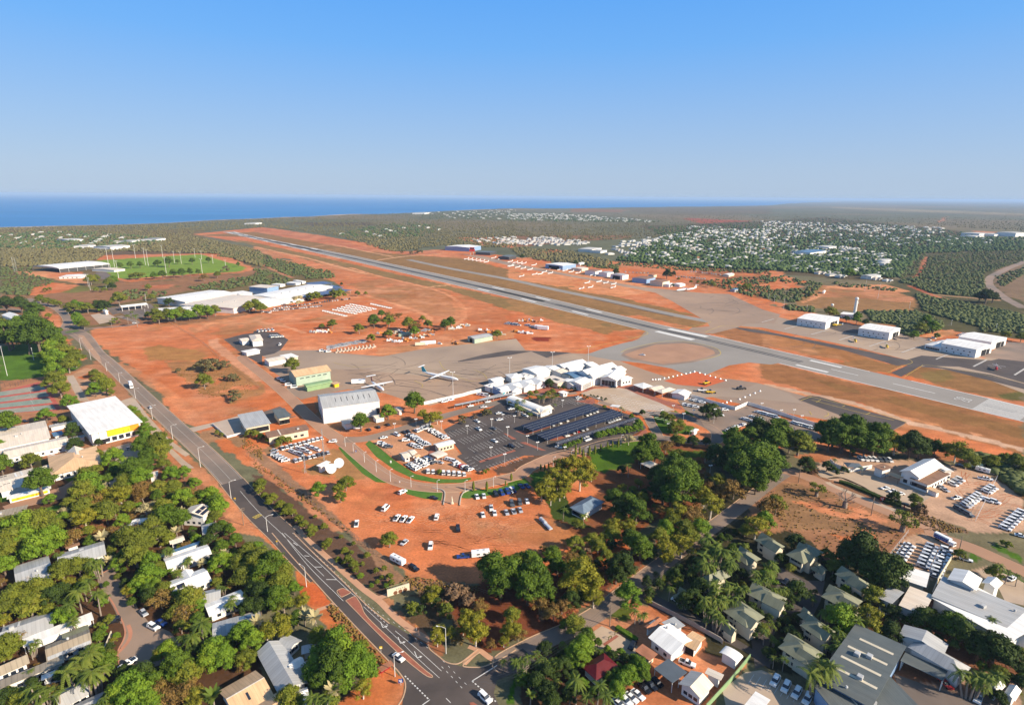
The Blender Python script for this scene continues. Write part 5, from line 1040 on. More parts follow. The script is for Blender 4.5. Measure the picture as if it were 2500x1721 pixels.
house('white roofed house shaded by a broad tree, with pinkish end','C0',(1750,530),(1960,480),(1995,590),rise=1.5,rm='grey_roof');house('bright white skillion-roofed house beside the tall slender palms','C0',(1800,630),(2130,500),(2200,600),rise=.9,rm='white_roof')
house('blue-grey corrugated roofed house under trees near the lone palm','C0',(1880,800),(2300,680),(2360,800),rise=.8,rm='grey_roof').panel('skylight','blue_roof',-.6,-.7,-.1,-.2)
house('white two-part gabled house with solar panels by the school trees','B0',(1590,1370),(1690,1290),(1830,1360),h=5.5,rise=1.8,rm='cream_roof').panel('solar_panel','solar_cell',-.7,.2,.0,.5).panel('solar_panel','solar_cell',.1,.2,.8,.5).panel('solar_panel','solar_cell',-.7,.6,.8,.85)
house('grey lower roof beside the white two-part house','B0',(1780,1460),(1900,1430),(1960,1500),rise=1,rm='grey_roof');house('blue-white roofed house hidden in trees left of the white gable','B0',(1030,1510),(1200,1410),(1260,1440),rise=1.0,rm='grey_roof')
house('blue-white gabled wing beside the hidden house','B0',(1200,1400),(1400,1385),(1440,1440),rise=.9,rm='white_roof')
house('cream roofed shed house glimpsed above the road palms','C0',(1490,60),(1620,20),(1640,60),rise=.5,rm='cream_roof')
h1=house('large grey-white ribbed hip house beside the corner garden','C1',(480,1330),(250,950),(20,1060),h=3.4,rise=2.2,rm='grey_roof').gablet(.2,6,2,1.7,1,'white_roof').vent(.3,.4);house('grey-white ribbed front wing of the corner house','C1',(310,900),(430,950),(180,1030),rise=1.4,rm='grey_roof')
B('carport','flat pale carport roof attached right of the corner house','carport','C1',(420,1000),(550,970),(570,1040),2.8,roof='flat',rm='grey_roof');house('ribbed grey wing at the lower right of the corner house','C1',(300,1230),(480,1120),(520,1200),rise=1.2,rm='grey_roof');B('house','cream end wing at the bottom of the corner house','house','C1',(330,1410),(470,1360),(500,1460),3,rise=1.2,rm='white_roof').win('F',2)
s1=B('school_hall','wide flat white hall roof with yellow front panels beside the main road','hall','B0',(590,405),(1020,318),(1225,548),9.0,roof='skill',rise=-.4,over=1.2,rm='white_roof',thick=.4)
s1.win('F',6,.8,2.6,2.6).door('F',-s1.wx*.62,3,4);m=MB()
(px,py),a_,ln=s1.wallpos('F',0);m.box(0,-ln*.20,4.2,.5,ln*.46,8.0);m.build('yellow_panel',['yellow_panel'],s1.o,loc=(px,py,0),rz=a_)
for u_,w_ in((.12,.5),(.22,.5)):m=MB();m.box(.5,ln*u_,5,.58,ln*u_+.5,6.3);m.build('window',['orange_panel'],s1.o,loc=(px,py,0),rz=a_)
m=MB();m.box(0,ln*.27,4.19,.53,ln*.462,8.02);m.build('orange_panel',['orange_panel'],s1.o,loc=(px,py,0),rz=a_)
m=MB();m.box(0,-ln*.36,3.4,.6,-ln*.21,8);m.build('white_panel',['white_wall'],s1.o,loc=(px,py,0),rz=a_)
def sch(label,*a,**k):k.setdefault('rm','cream_roof');return B('school_building',label,'school building','B0',*a,**k)
sch('long cream roofed school block left of the wide white hall',(-60,620),(400,530),(470,680),4,rise=1.4).win('F',8).vent(-.0,.2).unit(.2,.3)
sch('cream roofed block below with a dark recess, at the left edge',(30,790),(590,670),(620,740),4,rise=1.3).win('F',6);sch('narrow cream roofed school wing running down the left edge',(0,800),(60,800),(130,960),3.4,roof='skill',rise=.5)
sch('tan dutch-gabled school building with a white verandah',(420,850),(850,755),(910,910),4.2,roof='hip',rise=3.0,rm='tan_roof',over=1.5).win('F',6,.8,1.6,1.6).posts(6,1.0).vent(-.3,.3).gablet(-.12,9,-.8,3.2,-1,'cream_roof','cream_wall')
sch('white verandah roof round the left side of the tan school building',(415,850),(480,830),(520,1040),3.4,roof='skill',rise=.2,rm='white_roof')
sch('cream roofed school rooms with three dark solar arrays',(-60,1040),(290,950),(320,1080),3.6,rise=1.2).panel('solar_panel','solar_cell',.35,-.8,.5,.4).panel('solar_panel','solar_cell',.55,-.8,.7,.4).panel('solar_panel','solar_cell',.76,-.9,.95,.5).panel('skylight','white_roof',-.4,-.9,-.3,-.1).panel('skylight','white_roof',-.1,-.9,0,-.1)
sch('long thin covered walk with yellow screens beside the lawn',(60,1200),(450,1105),(460,1130),2.8,roof='flat',rm='white_roof').win('F',7,.6,3,1.4,'yellow_screen','yellow_panel');sch('cream and grey flat roofed room at the lower left of the school',(-60,1340),(250,1275),(262,1340),3.4,roof='flat',rm='fawn_roof').unit(.5,0)
sch('white connecting walkway between school roofs',(600,690),(745,655),(750,675),3,roof='flat',rm='grey_roof');sch('upper white covered walkway beside air units',(430,580),(660,530),(665,545),3,roof='flat',rm='grey_roof');sch('blue roofed room between the covered walkways',(455,640),(545,620),(555,655),3.0,roof='flat',rm='blue_roof');sch('narrow covered path joining the tan school building',(270,970),(450,915),(455,930),3,roof='flat',rm='cream_roof')
for i in range(4):
 p=G('B0',440+i*22,550-i*5,3.2);m=MB();m.box(-.7,-.5,0,.7,.5,1.4);m.cyl((0,0,1.4),(0,0,1.6),.4,.4,8);o=m.build('air_unit',['grey_wall'],loc=(p.x,p.y,0));m2=MB();m2.box(-.8,-.6,0,.8,.6,1.2)
 tag(o,'white rooftop air unit by the covered walkway, %s from the left'%ORD[i],'air unit','air units behind the school walkway')
B('tank','pale round water tank pair among trees by the school','water tank','B0',(1320,990),(1400,975),(1410,1020),3.5,roof='hip',rise=.6,rm='cream_roof')
B('pavilion','white tent-like pavilion roof at the left edge above the oval','pavilion','A0',(10,1120),(130,1105),(150,1150),4,roof='hip',rise=3.5,rm='white_roof');B('pavilion','smaller cream pavilion roof below the white tent-like one','pavilion','A0',(20,1180),(90,1172),(95,1200),3,roof='hip',rise=1.5,rm='cream_roof')
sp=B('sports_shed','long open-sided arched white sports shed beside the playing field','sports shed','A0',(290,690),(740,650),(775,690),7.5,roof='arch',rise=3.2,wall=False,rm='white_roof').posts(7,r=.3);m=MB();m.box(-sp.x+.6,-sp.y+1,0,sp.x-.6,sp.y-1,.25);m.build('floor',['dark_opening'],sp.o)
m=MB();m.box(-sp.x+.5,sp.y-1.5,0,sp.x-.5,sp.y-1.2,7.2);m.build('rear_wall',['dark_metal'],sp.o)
B('club_room','white roofed club room between the sports shed and field','club room','A0',(805,715),(910,702),(930,735),4,rise=1,rm='cream_roof').win('F',3);B('club_room','low white gabled shed on the red ground below the sports shed','shed','A0',(515,785),(590,765),(665,795),3.5,rise=.8,rm='white_roof').win('F',4,.8,2,1.6)
def shop(label,k,a,b,c,h,**kw):kw.setdefault('rm','white_roof');return B('shopping_centre',label,'shop building',k,a,b,c,h,**kw)
shop('large stepped white roof at the left end of the shopping centre','A0',(1380,970),(1860,900),(2000,950),8,rise=1.8).unit(-.2,.3).unit(.3,.4).vent(.5,-.3);shop('tan and white roofed front of the shopping centre','A0',(1580,1030),(2000,940),(2319,1000),7,rise=1.5,rm='cream_roof').unit(.1,.3).unit(.4,.1);shop('low blue-white front awning roof of the shopping centre','A0',(1400,1060),(1900,1030),(1900,1060),5,roof='skill',rise=.6)
shop('small white roof behind, left of the box-shaped block','A0',(2030,920),(2150,905),(2180,930),8,roof='flat');sb=shop('tall white box-shaped block rising above the shopping centre','A1',(-50,870),(60,850),(130,880),11,roof='flat',rm='cream_roof',wm='blue_wall')
big=shop('very long white main roof of the shopping centre','A1',(-40,950),(480,850),(640,880),8,rise=1.5)
for i_ in range(5):big.unit(-.6+i_*.28,.3,2,1.6,1)
shop('white middle roof of the shopping centre','A1',(-90,990),(300,930),(420,960),7,rise=1.0,rm='white_roof').unit(0,0).unit(.3,.3)
for i_,p_ in enumerate((((520,862),(700,845),(640,820)),((650,897),(800,880),(740,850)),((430,975),(870,905),(800,878)))):
 B('solar_carport','blue-grey solar carport at the shopping centre, %s from the back'%ORD[i_],'carport','A1',*p_,5,roof='skill',rise=.8,rm=mat('solar_blue',(.07,.10,.19),.4,.06,.3,spec=.6,stripe=.1,period=2).name,wall=False,group='solar carports at the shopping centre').posts(6,2)
for i_,p_ in enumerate((((150,850),(200,840),(210,860)),((280,835),(330,825),(350,845)),((340,815),(380,810),(420,828)))):shop('small white shed roof behind the shopping centre, %s from the left'%ORD[i_],'A1',*p_,4,roof='flat')
B('service_station','white peaked service canopy on white posts by the car park','canopy','A0',(1050,1040),(1280,1015),(1290,1030),5,roof='gable',rise=1.4,wall=False,rm='white_roof').posts(5,r=.35);B('kiosk','tiny white peaked kiosk beside the street sign','kiosk','A0',(905,1080),(940,1076),(945,1090),4,roof='hip',rise=2,rm='white_roof')
def shed(label,k,a,b,c,h,name='shed',**kw):return B(name,label,'shed',k,a,b,c,h,**kw)
shed('round-cornered cream tank-like building in the sealed compound','A0',(2200,1300),(2300,1290),(2350,1340),6,roof='hip',rise=1.5,rm='cream_roof');shed('cream roof joined on the left of the compound building','A0',(2105,1330),(2180,1320),(2200,1345),4.5,rise=1,rm='cream_roof');shed('low cream shed in front of the compound building','A0',(2130,1440),(2260,1415),(2270,1440),3.2,roof='skill',rise=.3,rm='white_roof')
shed('bright white canopy shed below the compound','A1',(225,1478),(330,1458),(380,1490),5,roof='flat',rm='white_roof',wm='cream_wall');shed('white roof shed behind the canopy, partly hidden','A1',(80,1510),(250,1480),(270,1510),4.5,rise=.8,rm='cream_roof')
shed('pale gabled metal shed with dark end on the orange works yard','A1',(1880,1312),(2050,1282),(2085,1310),5,rise=1.2,rm='grey_roof',wm='sage_wall').door('L',0,5,4)
hh=shed('sage green hangar with tan roof and climbing plants','B1',(295,92),(610,40),(668,95),8,name='hangar',rise=2.6,rm='tan_roof',wm='sage_wall');hh.win('F',5,5.4,3,.7)
m=MB();tint=[];rg=random.Random(3)
for _ in range(260):leaf_card(m,tint,Vector((rg.uniform(-hh.x*.8,hh.x*.8),-hh.wy-rg.uniform(0,.5),8.0-abs(rg.gauss(0,1.1)))),Vector((0,-1,.5)),.4,rg,rg.random())
o_=m.build('creeper',['leaf_mid'],hh.o,tint=tint)
shed('low green lean-to with rounded roof beside the sage hangar','B1',(430,215),(660,170),(680,195),4,name='lean_to',roof='arch',rise=1.0,rm='green_metal',wm='green_metal');shed('small yellow store at the end of the green lean-to','B1',(680,200),(735,187),(745,205),3,name='store',roof='flat',rm='tan_roof',wm='yellow_panel')
hg=shed('huge pale hangar with seven dark roof slots beside the airport road','B1',(560,305),(1040,245),(1145,355),11,name='hangar',rise=3.4,rm='grey_roof',wm='white_wall',over=.3)
for i_ in range(7):hg.panel('roof_slot','dark_metal',-.72+i_*.2,-.62,-.70+i_*.2,-.25)if hg.side['F']=='-y' else hg.panel('roof_slot','dark_metal',-.72+i_*.2,.25,-.70+i_*.2,.62)
hg.door('L',0,3.4,5).win('L',3,2.5,5,.9).win('F',3,7.2,9,.25,'louvre','grey_wall');m=MB();m.box(0,-1,0,.9,1,6.2)
for i_ in range(8):m.box(.9,-1.3,.6+i_*.75,.98,1.3,.7+i_*.75)
(px,py),a_,ln=hg.wallpos('F',hg.wx*.93);m.build('stair',['dark_metal'],hg.o,loc=(px,py,0),rz=a_)
shed('grey lean-to annex at the left foot of the huge hangar','B1',(760,530),(850,512),(870,560),3.6,name='annex',roof='skill',rise=.5,rm='grey_roof');shed('low cream annex behind the trees at the huge hangar','B1',(1040,490),(1130,470),(1150,500),3.4,name='annex',rise=.8,rm='cream_roof');shed('white gabled hut right of the huge hangar','B1',(1230,420),(1270,410),(1300,445),3.4,name='hut',rise=1,rm='cream_roof')
shed('open-sided grey flat depot roof beside the red block','B0',(2100,480),(2319,440),(2450,545),5.5,name='depot',roof='flat',rm='grey_roof',wm='cream_wall').win('F',4,1,4,3,'bay','dark_opening');shed('dark roofed end bay of the depot with utes','B1',(160,440),(270,420),(350,490),5,name='depot',roof='flat',rm='slate_roof',wm='cream_wall').win('F',3,.2,3,3,'bay','dark_opening')  # bays are near-black panels standing for the shade inside
shed('brown flat-roofed office with cream walls by the parked hire rows','B1',(95,635),(460,565),(500,610),5,name='office',roof='flat',rm='brown_roof',wm='cream_wall').win('F',5,1.2,2,1.4).panel('roof_band','cream_roof',.35,-1,.42,1,.12).unit(-.5,.2)
shed('small white gatehouse cabin with curved front beside the dishes','B1',(550,930),(640,885),(665,905),4,name='cabin',roof='flat',rm='white_roof')
shed('white roofed hire office between two rows of cars','B1',(1585,740),(1740,700),(1770,735),3.6,name='hire_office',rise=.7,rm='white_roof',wm='cream_wall').win('F',4);shed('hire car wash canopy with cream curved roof','B1',(1550,830),(1640,795),(1700,835),3.6,name='canopy',roof='arch',rise=.5,rm='cream_roof',wall=False).posts(3)
shed('small white-roofed hut in the hire yard, left','B1',(1285,820),(1350,805),(1390,850),3,name='hut',rise=.8,rm='cream_roof',wm='white_wall').win('F',1);shed('cream hipped hut in the hire yard, middle','B1',(1350,800),(1400,785),(1430,820),3,name='hut',rise=.8,rm='cream_roof');shed('tan low hut in the hire yard, right','B1',(1400,840),(1440,825),(1465,850),2.6,name='hut',rise=.5,rm='tan_roof')
def term(label,a,b,c,h,k='T',**kw):
 kw.setdefault('rm','white_roof');kw['rise']=kw.get('rise',2.2)*.62;h*=.85;return B('terminal_building',label,'terminal building',k,a,b,c,h,**kw)
t1=term('long white left wing of the terminal with peaked entrances',(200,480),(820,330),(950,400),4.5,rise=2.4).win('F',16,.8,1.6,2.4)
for x_,w_ in((-.62,10),(-.12,12),(.42,10)):t1.gablet(x_,w_,2.2,2.8,-1 if t1.side['F']=='-y' else 1,'white_roof','white_wall')
m=MB();(px,py),a_,ln=t1.wallpos('L',0);m.box(0,-5,0,.1,5,6);m.build('painted_wall',['blue_wall'],t1.o,loc=(px,py,0),rz=a_)
m=MB()
(px,py),a_,ln=t1.wallpos('F',-t1.wx*.93)
for i_ in range(3):m.poly([(.12+i_*.01,-2.2+i_*.4,1.6+i_*.5),(.12+i_*.01,.2+i_*.3,2.1+i_*.6),(.12+i_*.01,2.4,3.3+i_*.4),(.12+i_*.01,-.4,2.6+i_*.5)])
m.build('emblem',['teal_paint'],t1.o,loc=(px,py,0),rz=a_)
term('white low hall behind the left terminal wing',(160,365),(310,330),(370,375),5,rise=1.6);term('flat white roof with plant behind the left wing',(110,450),(300,390),(500,385),5,roof='flat').unit(.4,0).unit(.6,.2);term('white peaked roof over the left baggage hall',(400,300),(560,280),(640,340),5.5,roof='hip',rise=2.5);term('flat white roof deck with duct work',(560,300),(700,270),(740,330),5,roof='flat').unit(0,0,3,1).unit(.5,.3).unit(-.4,.4).unit(.2,-.4)
term('white gabled block with dark end beside the teal roof',(620,225),(820,178),(890,285),6.5,rise=2.6);term('teal roofed link between white terminal gables',(845,235),(880,215),(1000,285),5,roof='skill',rise=.4,rm='teal_paint')
term('cream tent-like gable near the middle of the terminal',(875,215),(960,178),(1080,270),6,rise=2.4);term('cream low gabled roof right of the teal link',(1000,250),(1100,215),(1180,285),5.5,rise=2,rm='cream_roof')
term('row of three white sawtooth gables at the back of the terminal',(1070,175),(1380,100),(1420,165),7,roof='multi',n=1,rise=3);term('second white sawtooth gable roof at the back, nearer',(1200,210),(1460,150),(1420,200),6.5,rise=2.5);term('third white gable roof reaching right at the back',(1400,150),(1500,125),(1650,180),7,rise=2.5)
term('cream flat-roofed hall with dark skylights in the terminal middle',(900,350),(1050,310),(1230,390),5.5,roof='flat',rm='cream_roof',wm='cream_wall').panel('skylight','dark_metal',-.3,-.2,.3,.4);term('dark-roofed plant room among cream terminal roofs',(1150,320),(1210,275),(1300,320),6,roof='skill',rise=1,rm='slate_roof');term('blue-white gabled roof between the middle halls',(1180,280),(1350,250),(1480,330),6,rise=2,rm='blue_roof')
term('white gabled front hall with a colonnade',(1240,400),(1400,330),(1555,395),6,rise=2.6).win('F',6,1,1.2,3,'window','grey_wall').win('R',9,.4,.8,4.2);term('cream gabled porch beside the colonnade hall',(1140,380),(1240,350),(1310,430),5,rise=1.6,wm='cream_wall');term('small cream gable left of the colonnade',(1220,420),(1280,400),(1315,450),4.6,rise=2)
term('broad high white gable over the main hall, rear part',(1370,260),(1770,150),(1840,215),9,rise=4,over=.6);t2=term('broad high white gable over the main hall, front part',(1500,310),(1780,240),(1900,260),9,rise=3.5)
t3=term('great white entrance hall with angled glass front',(1660,350),(1790,245),(1930,380),7.5,rise=4.2,over=1.5).win('F',4,.6,2.6,4.6).win('R',4,.6,2.4,4.2);term('white hipped hall right of the entrance',(1900,350),(2060,320),(2150,345),6.5,roof='hip',rise=2.4).win('F',3,2,1.6,1.4);term('white gable at the right rear of the terminal',(1800,215),(1890,190),(1960,260),8,rise=3);term('dark red panelled truck dock behind the terminal',(1930,215),(2040,225),(2060,260),5,roof='flat',rm='grey_roof',wm='red_panel')
ar=term('long white barrel-vaulted hall with skirt roofs in the car park',(540,610),(1010,790),(880,830),3.2,rise=4.2,roof='arch',over=.4);B('skirt_roof','flat cream skirt roof along the barrel-vaulted hall','awning','T',(450,655),(840,835),(890,810),3.1,roof='flat',wall=False,rm='cream_roof').posts(6);B('gable_porch','cream gabled porch at the near end of the barrel hall','porch','T',(870,820),(1060,760),(960,720),3.4,rise=1.8,rm='cream_roof').win('F',4,1,1,1)
B('walkway','long thin covered walkway before the terminal','walkway','T',(0,645),(370,550),(372,558),3.2,roof='flat',wall=False,rm='grey_roof').posts(10,sides=('-y',));B('walkway','covered walkway stretching left along the fence','walkway','B1',(1770,390),(2310,280),(2312,292),3.2,roof='flat',wall=False,rm='grey_roof').posts(9,sides=('-y',))
B('ticket_booth','small white booth at the edge of the upper car park','booth','T',(1115,535),(1190,515),(1205,560),2.8,roof='flat',rm='white_roof').win('F',1);B('shade','tilted white shade panel beside the silvery bush','shade','T',(1815,730),(1850,705),(1935,745),3.2,roof='skill',rise=.6,wall=False).posts(2)
B('kiosk','small white kiosk in the exit road garden','kiosk','B2',(1610,625),(1650,600),(1680,620),2.8,roof='hip',rise=.8)
for i_,p_ in enumerate((((1105,215),(1200,195),(1270,235)),((1220,240),(1320,220),(1400,250)),((1300,270),(1420,235),(1460,265)),((1440,290),(1500,255),(1600,300)))):
 B('market_stall',('white peaked stall roof nearest the terminal','cream flat stall roof second from the terminal','cream sail-like stall roof third from the terminal','white gabled stall farthest from the terminal')[i_],'stall','B2',*p_,3.6,roof=('hip','gable','hip','gable')[i_],rise=1.3,rm=('white_roof','cream_roof')[i_ in(1,2)],wall=(i_==3),group='stalls right of the terminal').posts(3)
for i_,(a,b,c)in enumerate((((620,985),(1530,698),(1700,755)),((810,1100),(1850,770),(2030,830)),((1075,1215),(2140,880),(2215,890)))):
 sc=B('solar_canopy','long dark solar shade canopy in the car park, %s from the terminal'%ORD[i_],'solar canopy','T',a,b,c,3.4,roof='skill',rise=-.5,wall=False,rm='solar_cell',thick=.12,group='solar shade canopies').posts(9,1.2,mt='pole_paint')
 mm=MB()
 for j in range(1,4):y_=-sc.y+sc.W*j/4;z_=sc.rz_at(0,y_);mm.box(-sc.x,y_-.05,z_-.02,sc.x,y_+.05,z_+.012)
 mm.build('panel_gap',['steel'],sc.roof)
B('shelter','cream hipped shelter roof in the park among dark trees','shelter','B2',(1170,910),(1250,880),(1400,930),3.4,roof='hip',rise=1.8,rm='cream_roof',wall=False).posts(3);B('shelter','large blue-grey hipped open pavilion beside the coconut palms','pavilion','B2',(545,1300),(730,1195),(860,1250),3.6,roof='hip',rise=1.8,rm=mat('pavilion_roof',(.16,.21,.26),.5,.1,.3,stripe=.12).name).win('F',4,.5,2.4,2)
cb=B('hire_building','white gabled car hire building with faint roof lettering','car hire building','B3',(1215,980),(1430,872),(1560,960),6.5,rise=2.4,rm='white_roof').win('F',2,1,2,2);B('hire_building','brown flat-roofed showroom with square dark windows','showroom','B3',(1305,1040),(1500,945),(1660,1010),5,roof='flat',rm='brown_roof',thick=.1).win('F',4,1.2,2.4,2.2).win('R',6,1.2,1.6,1.6)
B('hire_building','cream long roof behind the brown showroom','workshop','B3',(1420,880),(1500,872),(1725,970),6,roof='skill',rise=-.8,rm='cream_roof').win('R',3);B('hire_building','brown flat-roofed left wing of the car hire building','wing','B3',(980,935),(1070,910),(1160,950),5,roof='flat',rm='brown_roof').vent(.1,.3,mt='cream_wall');B('awning','tan awning on posts before the car hire entrance','awning','B3',(1090,1000),(1140,985),(1260,1035),3.4,roof='skill',rise=.4,wall=False,rm='tan_roof').posts(2,mt='timber')
B('sail_shade','dark purple shade sail behind the white yard wall','shade sail','B3',(720,900),(860,910),(870,950),3.4,roof='hip',rise=1.0,wall=False,rm='shade_cloth').posts(3);B('store','orange-roofed small brick store at the corner of the showroom','store','B3',(1450,1130),(1490,1115),(1590,1160),3,roof='flat',rm='tan_roof')
def mark_dots():
 m=MB();pass
mm=MB()
for i_,(u,v)in enumerate([(a*.09-.4,b*.12+.2)for a in range(9)for b in range(4)if(a*7+b*5)%3]):
 y_=v*cb.y*(-1 if cb.side['R']=='-y' else 1);x_=u*cb.x;z_=cb.rz_at(x_,y_)+.02;mm.poly([(x_,y_-.25,cb.rz_at(x_,y_-.25)+.02),(x_+.5,y_-.25,cb.rz_at(x_,y_-.25)+.02),(x_+.5,y_+.25,cb.rz_at(x_,y_+.25)+.02),(x_,y_+.25,cb.rz_at(x_,y_+.25)+.02)])
mm.build('lettering',['grey_roof'],cb.roof)
def villa(label,a,b,c,k='C3',h=5.3,g=(.3,-1),**kw):
 v=B('villa',label,'villa',k,a,b,c,h,roof='hip',rise=2.3,over=1.3,rm='sage_roof',wm='cream_wall',group='green-roofed villas',**kw).win('F',3,1,1.4,1.2).win('F',3,3.5,1.4,1.1).win('R',2,1,1.2,1.2).win('R',2,3.5,1.2,1.1)
 v.gablet(g[0],v.W*.55,1.2,2.1,g[1]if v.side['F']=='-y' else-g[1]);v.gablet(-g[0]-.1,v.W*.5,.6,1.9,-g[1]if v.side['F']=='-y' else g[1]);return v
villa('sage villa nearest the side street power lines, upper left of the group',(1970,190),(2100,140),(2250,230),'C2');villa('sage villa in the top row, first from the left edge of its block',(2180,60),(2280,20),(2430,130),'C2');villa('sage villa shaded by palms below the side street',(1690,400),(1880,320),(1980,380),'C2')
villa('large sage villa in front of the brick wall, nearest the workshop',(1900,690),(2060,600),(2310,720),'C2');villa('sage villa behind the large front one',(2110,540),(2200,450),(2480,570),'C2');villa('small sage carport villa with a white ute',(1450,560),(1560,500),(1650,550),'C2',h=3.2);villa('low sage roofed garage at the foot of the large villa',(1850,820),(1920,780),(2020,860),'C2',h=3)
villa('sage villa with louvred window beside the vacant block',(210,190),(390,90),(500,200));villa('dark shaded garage villa between the two upper villas',(420,310),(500,280),(560,340),h=3);villa('sage villa below the big dark tree, upper',(640,360),(740,320),(1020,440));villa('sage villa below the big dark tree, lower',(520,560),(640,470),(910,590));villa('sage villa behind the leaning palms above the grey workshop',(330,815),(460,745),(660,870));villa('sage villa beside the grey workshop with a tall palm',(140,1010),(280,900),(580,1040));villa('shaded villa roof left of the lower pair',(310,720),(400,690),(500,760),h=5)
ws=B('workshop','big dark grey workshop roof with four cream skylight strips','workshop','C3',(480,1290),(830,800),(1280,1010),7,roof='skill',rise=.6,rm='slate_roof',wm='blue_wall')
for i_ in range(4):ws.panel('skylight','cream_wall',-.62+i_*.36,-.75 if i_ else-.55,-.56+i_*.36,.75 if i_<3 else.85)
ws.unit(.45,.2,1.8,1.6,1).unit(-.1,-.3,1.8,1.6,1).unit(-.2,.1,1.8,1.6,1).vent(.85,.0)
w2=B('workshop','dark corrugated lower workshop roof at the bottom with skylights','workshop','C3',(440,1330),(1130,1265),(1650,1530),6,roof='skill',rise=.5,rm='slate_roof',wm='blue_wall').panel('skylight','cream_wall',.0,-.2,.04,.5).panel('skylight','cream_wall',.35,.1,.39,.8).unit(.0,.5,1.8,1.6,1)
B('workshop','pale hipped roof attached right of the dark workshop','workshop','C3',(1290,1010),(1380,930),(1860,1180),5,roof='hip',rise=2,rm='grey_roof');B('workshop','pinkish upper roof behind the pale hipped one','workshop','C3',(1210,900),(1260,810),(1650,990),5.5,roof='gable',rise=1.6,rm='grey_roof');cp=B('carport','grey-green open carport roof over dark vehicle bays','carport','C3',(1225,1130),(1270,1050),(1640,1230),3.6,roof='skill',rise=.5,rm='slate_roof',wall=False).posts(5)
B('workshop','pale roofed shed pair, gabled, left of the long white roof','workshop','C3',(1210,640),(1310,470),(1500,590),6,rise=.2,roof='skill',rm='cream_roof').win('F',2,1,2,1.5);B('workshop','grey half of the gabled shed with a hazy ridge','workshop','C3',(1020,570),(1130,470),(1310,480),5.8,roof='skill',rise=.3,rm='grey_roof')
B('workshop','white skillion shed above the gabled sheds beside the car yard','workshop','C3',(1200,400),(1240,280),(1480,380),5.5,roof='skill',rise=.4,rm='white_roof',wm='cream_wall')
B('warehouse','very long white roofed warehouse at the right edge','warehouse','C3',(1500,560),(1600,380),(2500,640),7,roof='skill',rise=-.2,rm='grey_roof');lw=B('warehouse','white lower slope of the long warehouse reaching the trees','warehouse','C3',(1500,575),(1810,430),(2560,760),6.6,roof='skill',rise=.3,rm='white_roof').unit(0,-.1,2,1.4,1).vent(-.7,.4)
B('shop','white gabled shop front part beside the sealed street','shop','C3',(1640,410),(1700,310),(1960,390),8,rise=1.4,rm='white_roof');B('shop','small white gabled room at the back of the shop','shop','C3',(1940,440),(2000,385),(2110,470),7,rise=1.2,rm='white_roof')
B('garage','pair of white gabled garage roofs at the bottom right, left one','garage','C3',(2000,1360),(2060,1300),(2150,1360),4,rise=1,rm='white_roof');B('garage','pair of white gabled garage roofs at the bottom right, right one','garage','C3',(2130,1430),(2190,1340),(2290,1410),4,rise=1,rm='white_roof');B('shed','white roofed shed cut by the bottom edge','shed','C2',(2060,1560),(2190,1400),(2330,1470),5,roof='skill',rise=.3,rm='white_roof')
B('yard_office','white ribbed gable building with aged roof on the orange yard','workshop','C2',(1450,1085),(1240,925),(1400,775),4,rise=1.6,rm='white_roof').vent(-.6,.3).win('F',2);B('yard_office','grey-tan upper roof beside the white ribbed building','workshop','C2',(1360,790),(1470,740),(1600,810),3.8,roof='skill',rise=.3,rm='grey_roof').vent(0,.3);B('yard_office','tan gabled porch roof on posts, right of the white ribbed building','porch','C2',(1660,1045),(1540,980),(1640,870),3.4,rise=1.0,rm='tan_roof',wm='white_wall').door('F',0,3,3)
B('yard_shed','rust-roofed small shed with a pale panel by the brick wall','shed','C2',(1200,830),(1320,740),(1370,770),3.2,rise=.5,rm='rust_roof').panel('skylight','grey_roof',-.4,-.7,.4,-.1);B('yard_shed','rusty flat-roofed brick box left of the white ribbed building','shed','C2',(1120,1040),(1190,980),(1325,1070),3,roof='flat',rm='rust_roof',wm='cream_wall');B('container','white shed with arched roof beside the green fence','shed','C2',(1865,1060),(1920,1000),(2085,1090),3.4,roof='arch',rise=.8,rm='white_roof')
B('house','red-roofed dark house under the palms','house','C2',(650,1180),(850,1060),(1010,1160),3.2,roof='hip',rise=1.8,rm='shaded_red_roof');B('yard_office','cream gabled house beside the grey shade sail','house','C2',(1505,1335),(1620,1215),(1800,1370),3.8,rise=1.8,rm='cream_roof').win('F',3);B('yard_office','cream side roof of the gabled house','house','C2',(1740,1240),(1770,1190),(1900,1280),3.6,roof='skill',rise=.3,rm='cream_roof')
B('sail_shade','grey peaked shade sail over parked dark cars','shade sail','C2',(1290,1200),(1420,1110),(1600,1230),3.6,roof='skill',rise=.4,wall=False,rm='shade_cloth').posts(3)
def hangar(label,k,a,b,c,h,**kw):kw.setdefault('rise',1.6);kw.setdefault('rm','white_roof');return B('hangar',label,'hangar',k,a,b,c,h,over=.25,**kw)
for lb,a,b,c,op in(('white hangar nearest the radar tower',(355,1155),(440,1105),(690,1140),'R'),('white hangar in the middle of the helicopter apron',(885,1240),(960,1195),(1230,1235),'R'),('white hangar with rows of small windows, left of the twin pair',(1670,1385),(1735,1330),(2045,1385),'R'),('white hangar at the back of the twin pair',(1820,1325),(1880,1272),(2172,1320),'R')):
 b_=hangar(lb+', open sides facing right','A3',c,b,a,8.5,roof='gable',rise=1.8);b_.win('F',5,4.5,1.2,1).win('F',4,1.2,1.2,1);b_.door('R',0,b_.W*.3,6).door('R',b_.wy*.55,b_.W*.2,5.5)
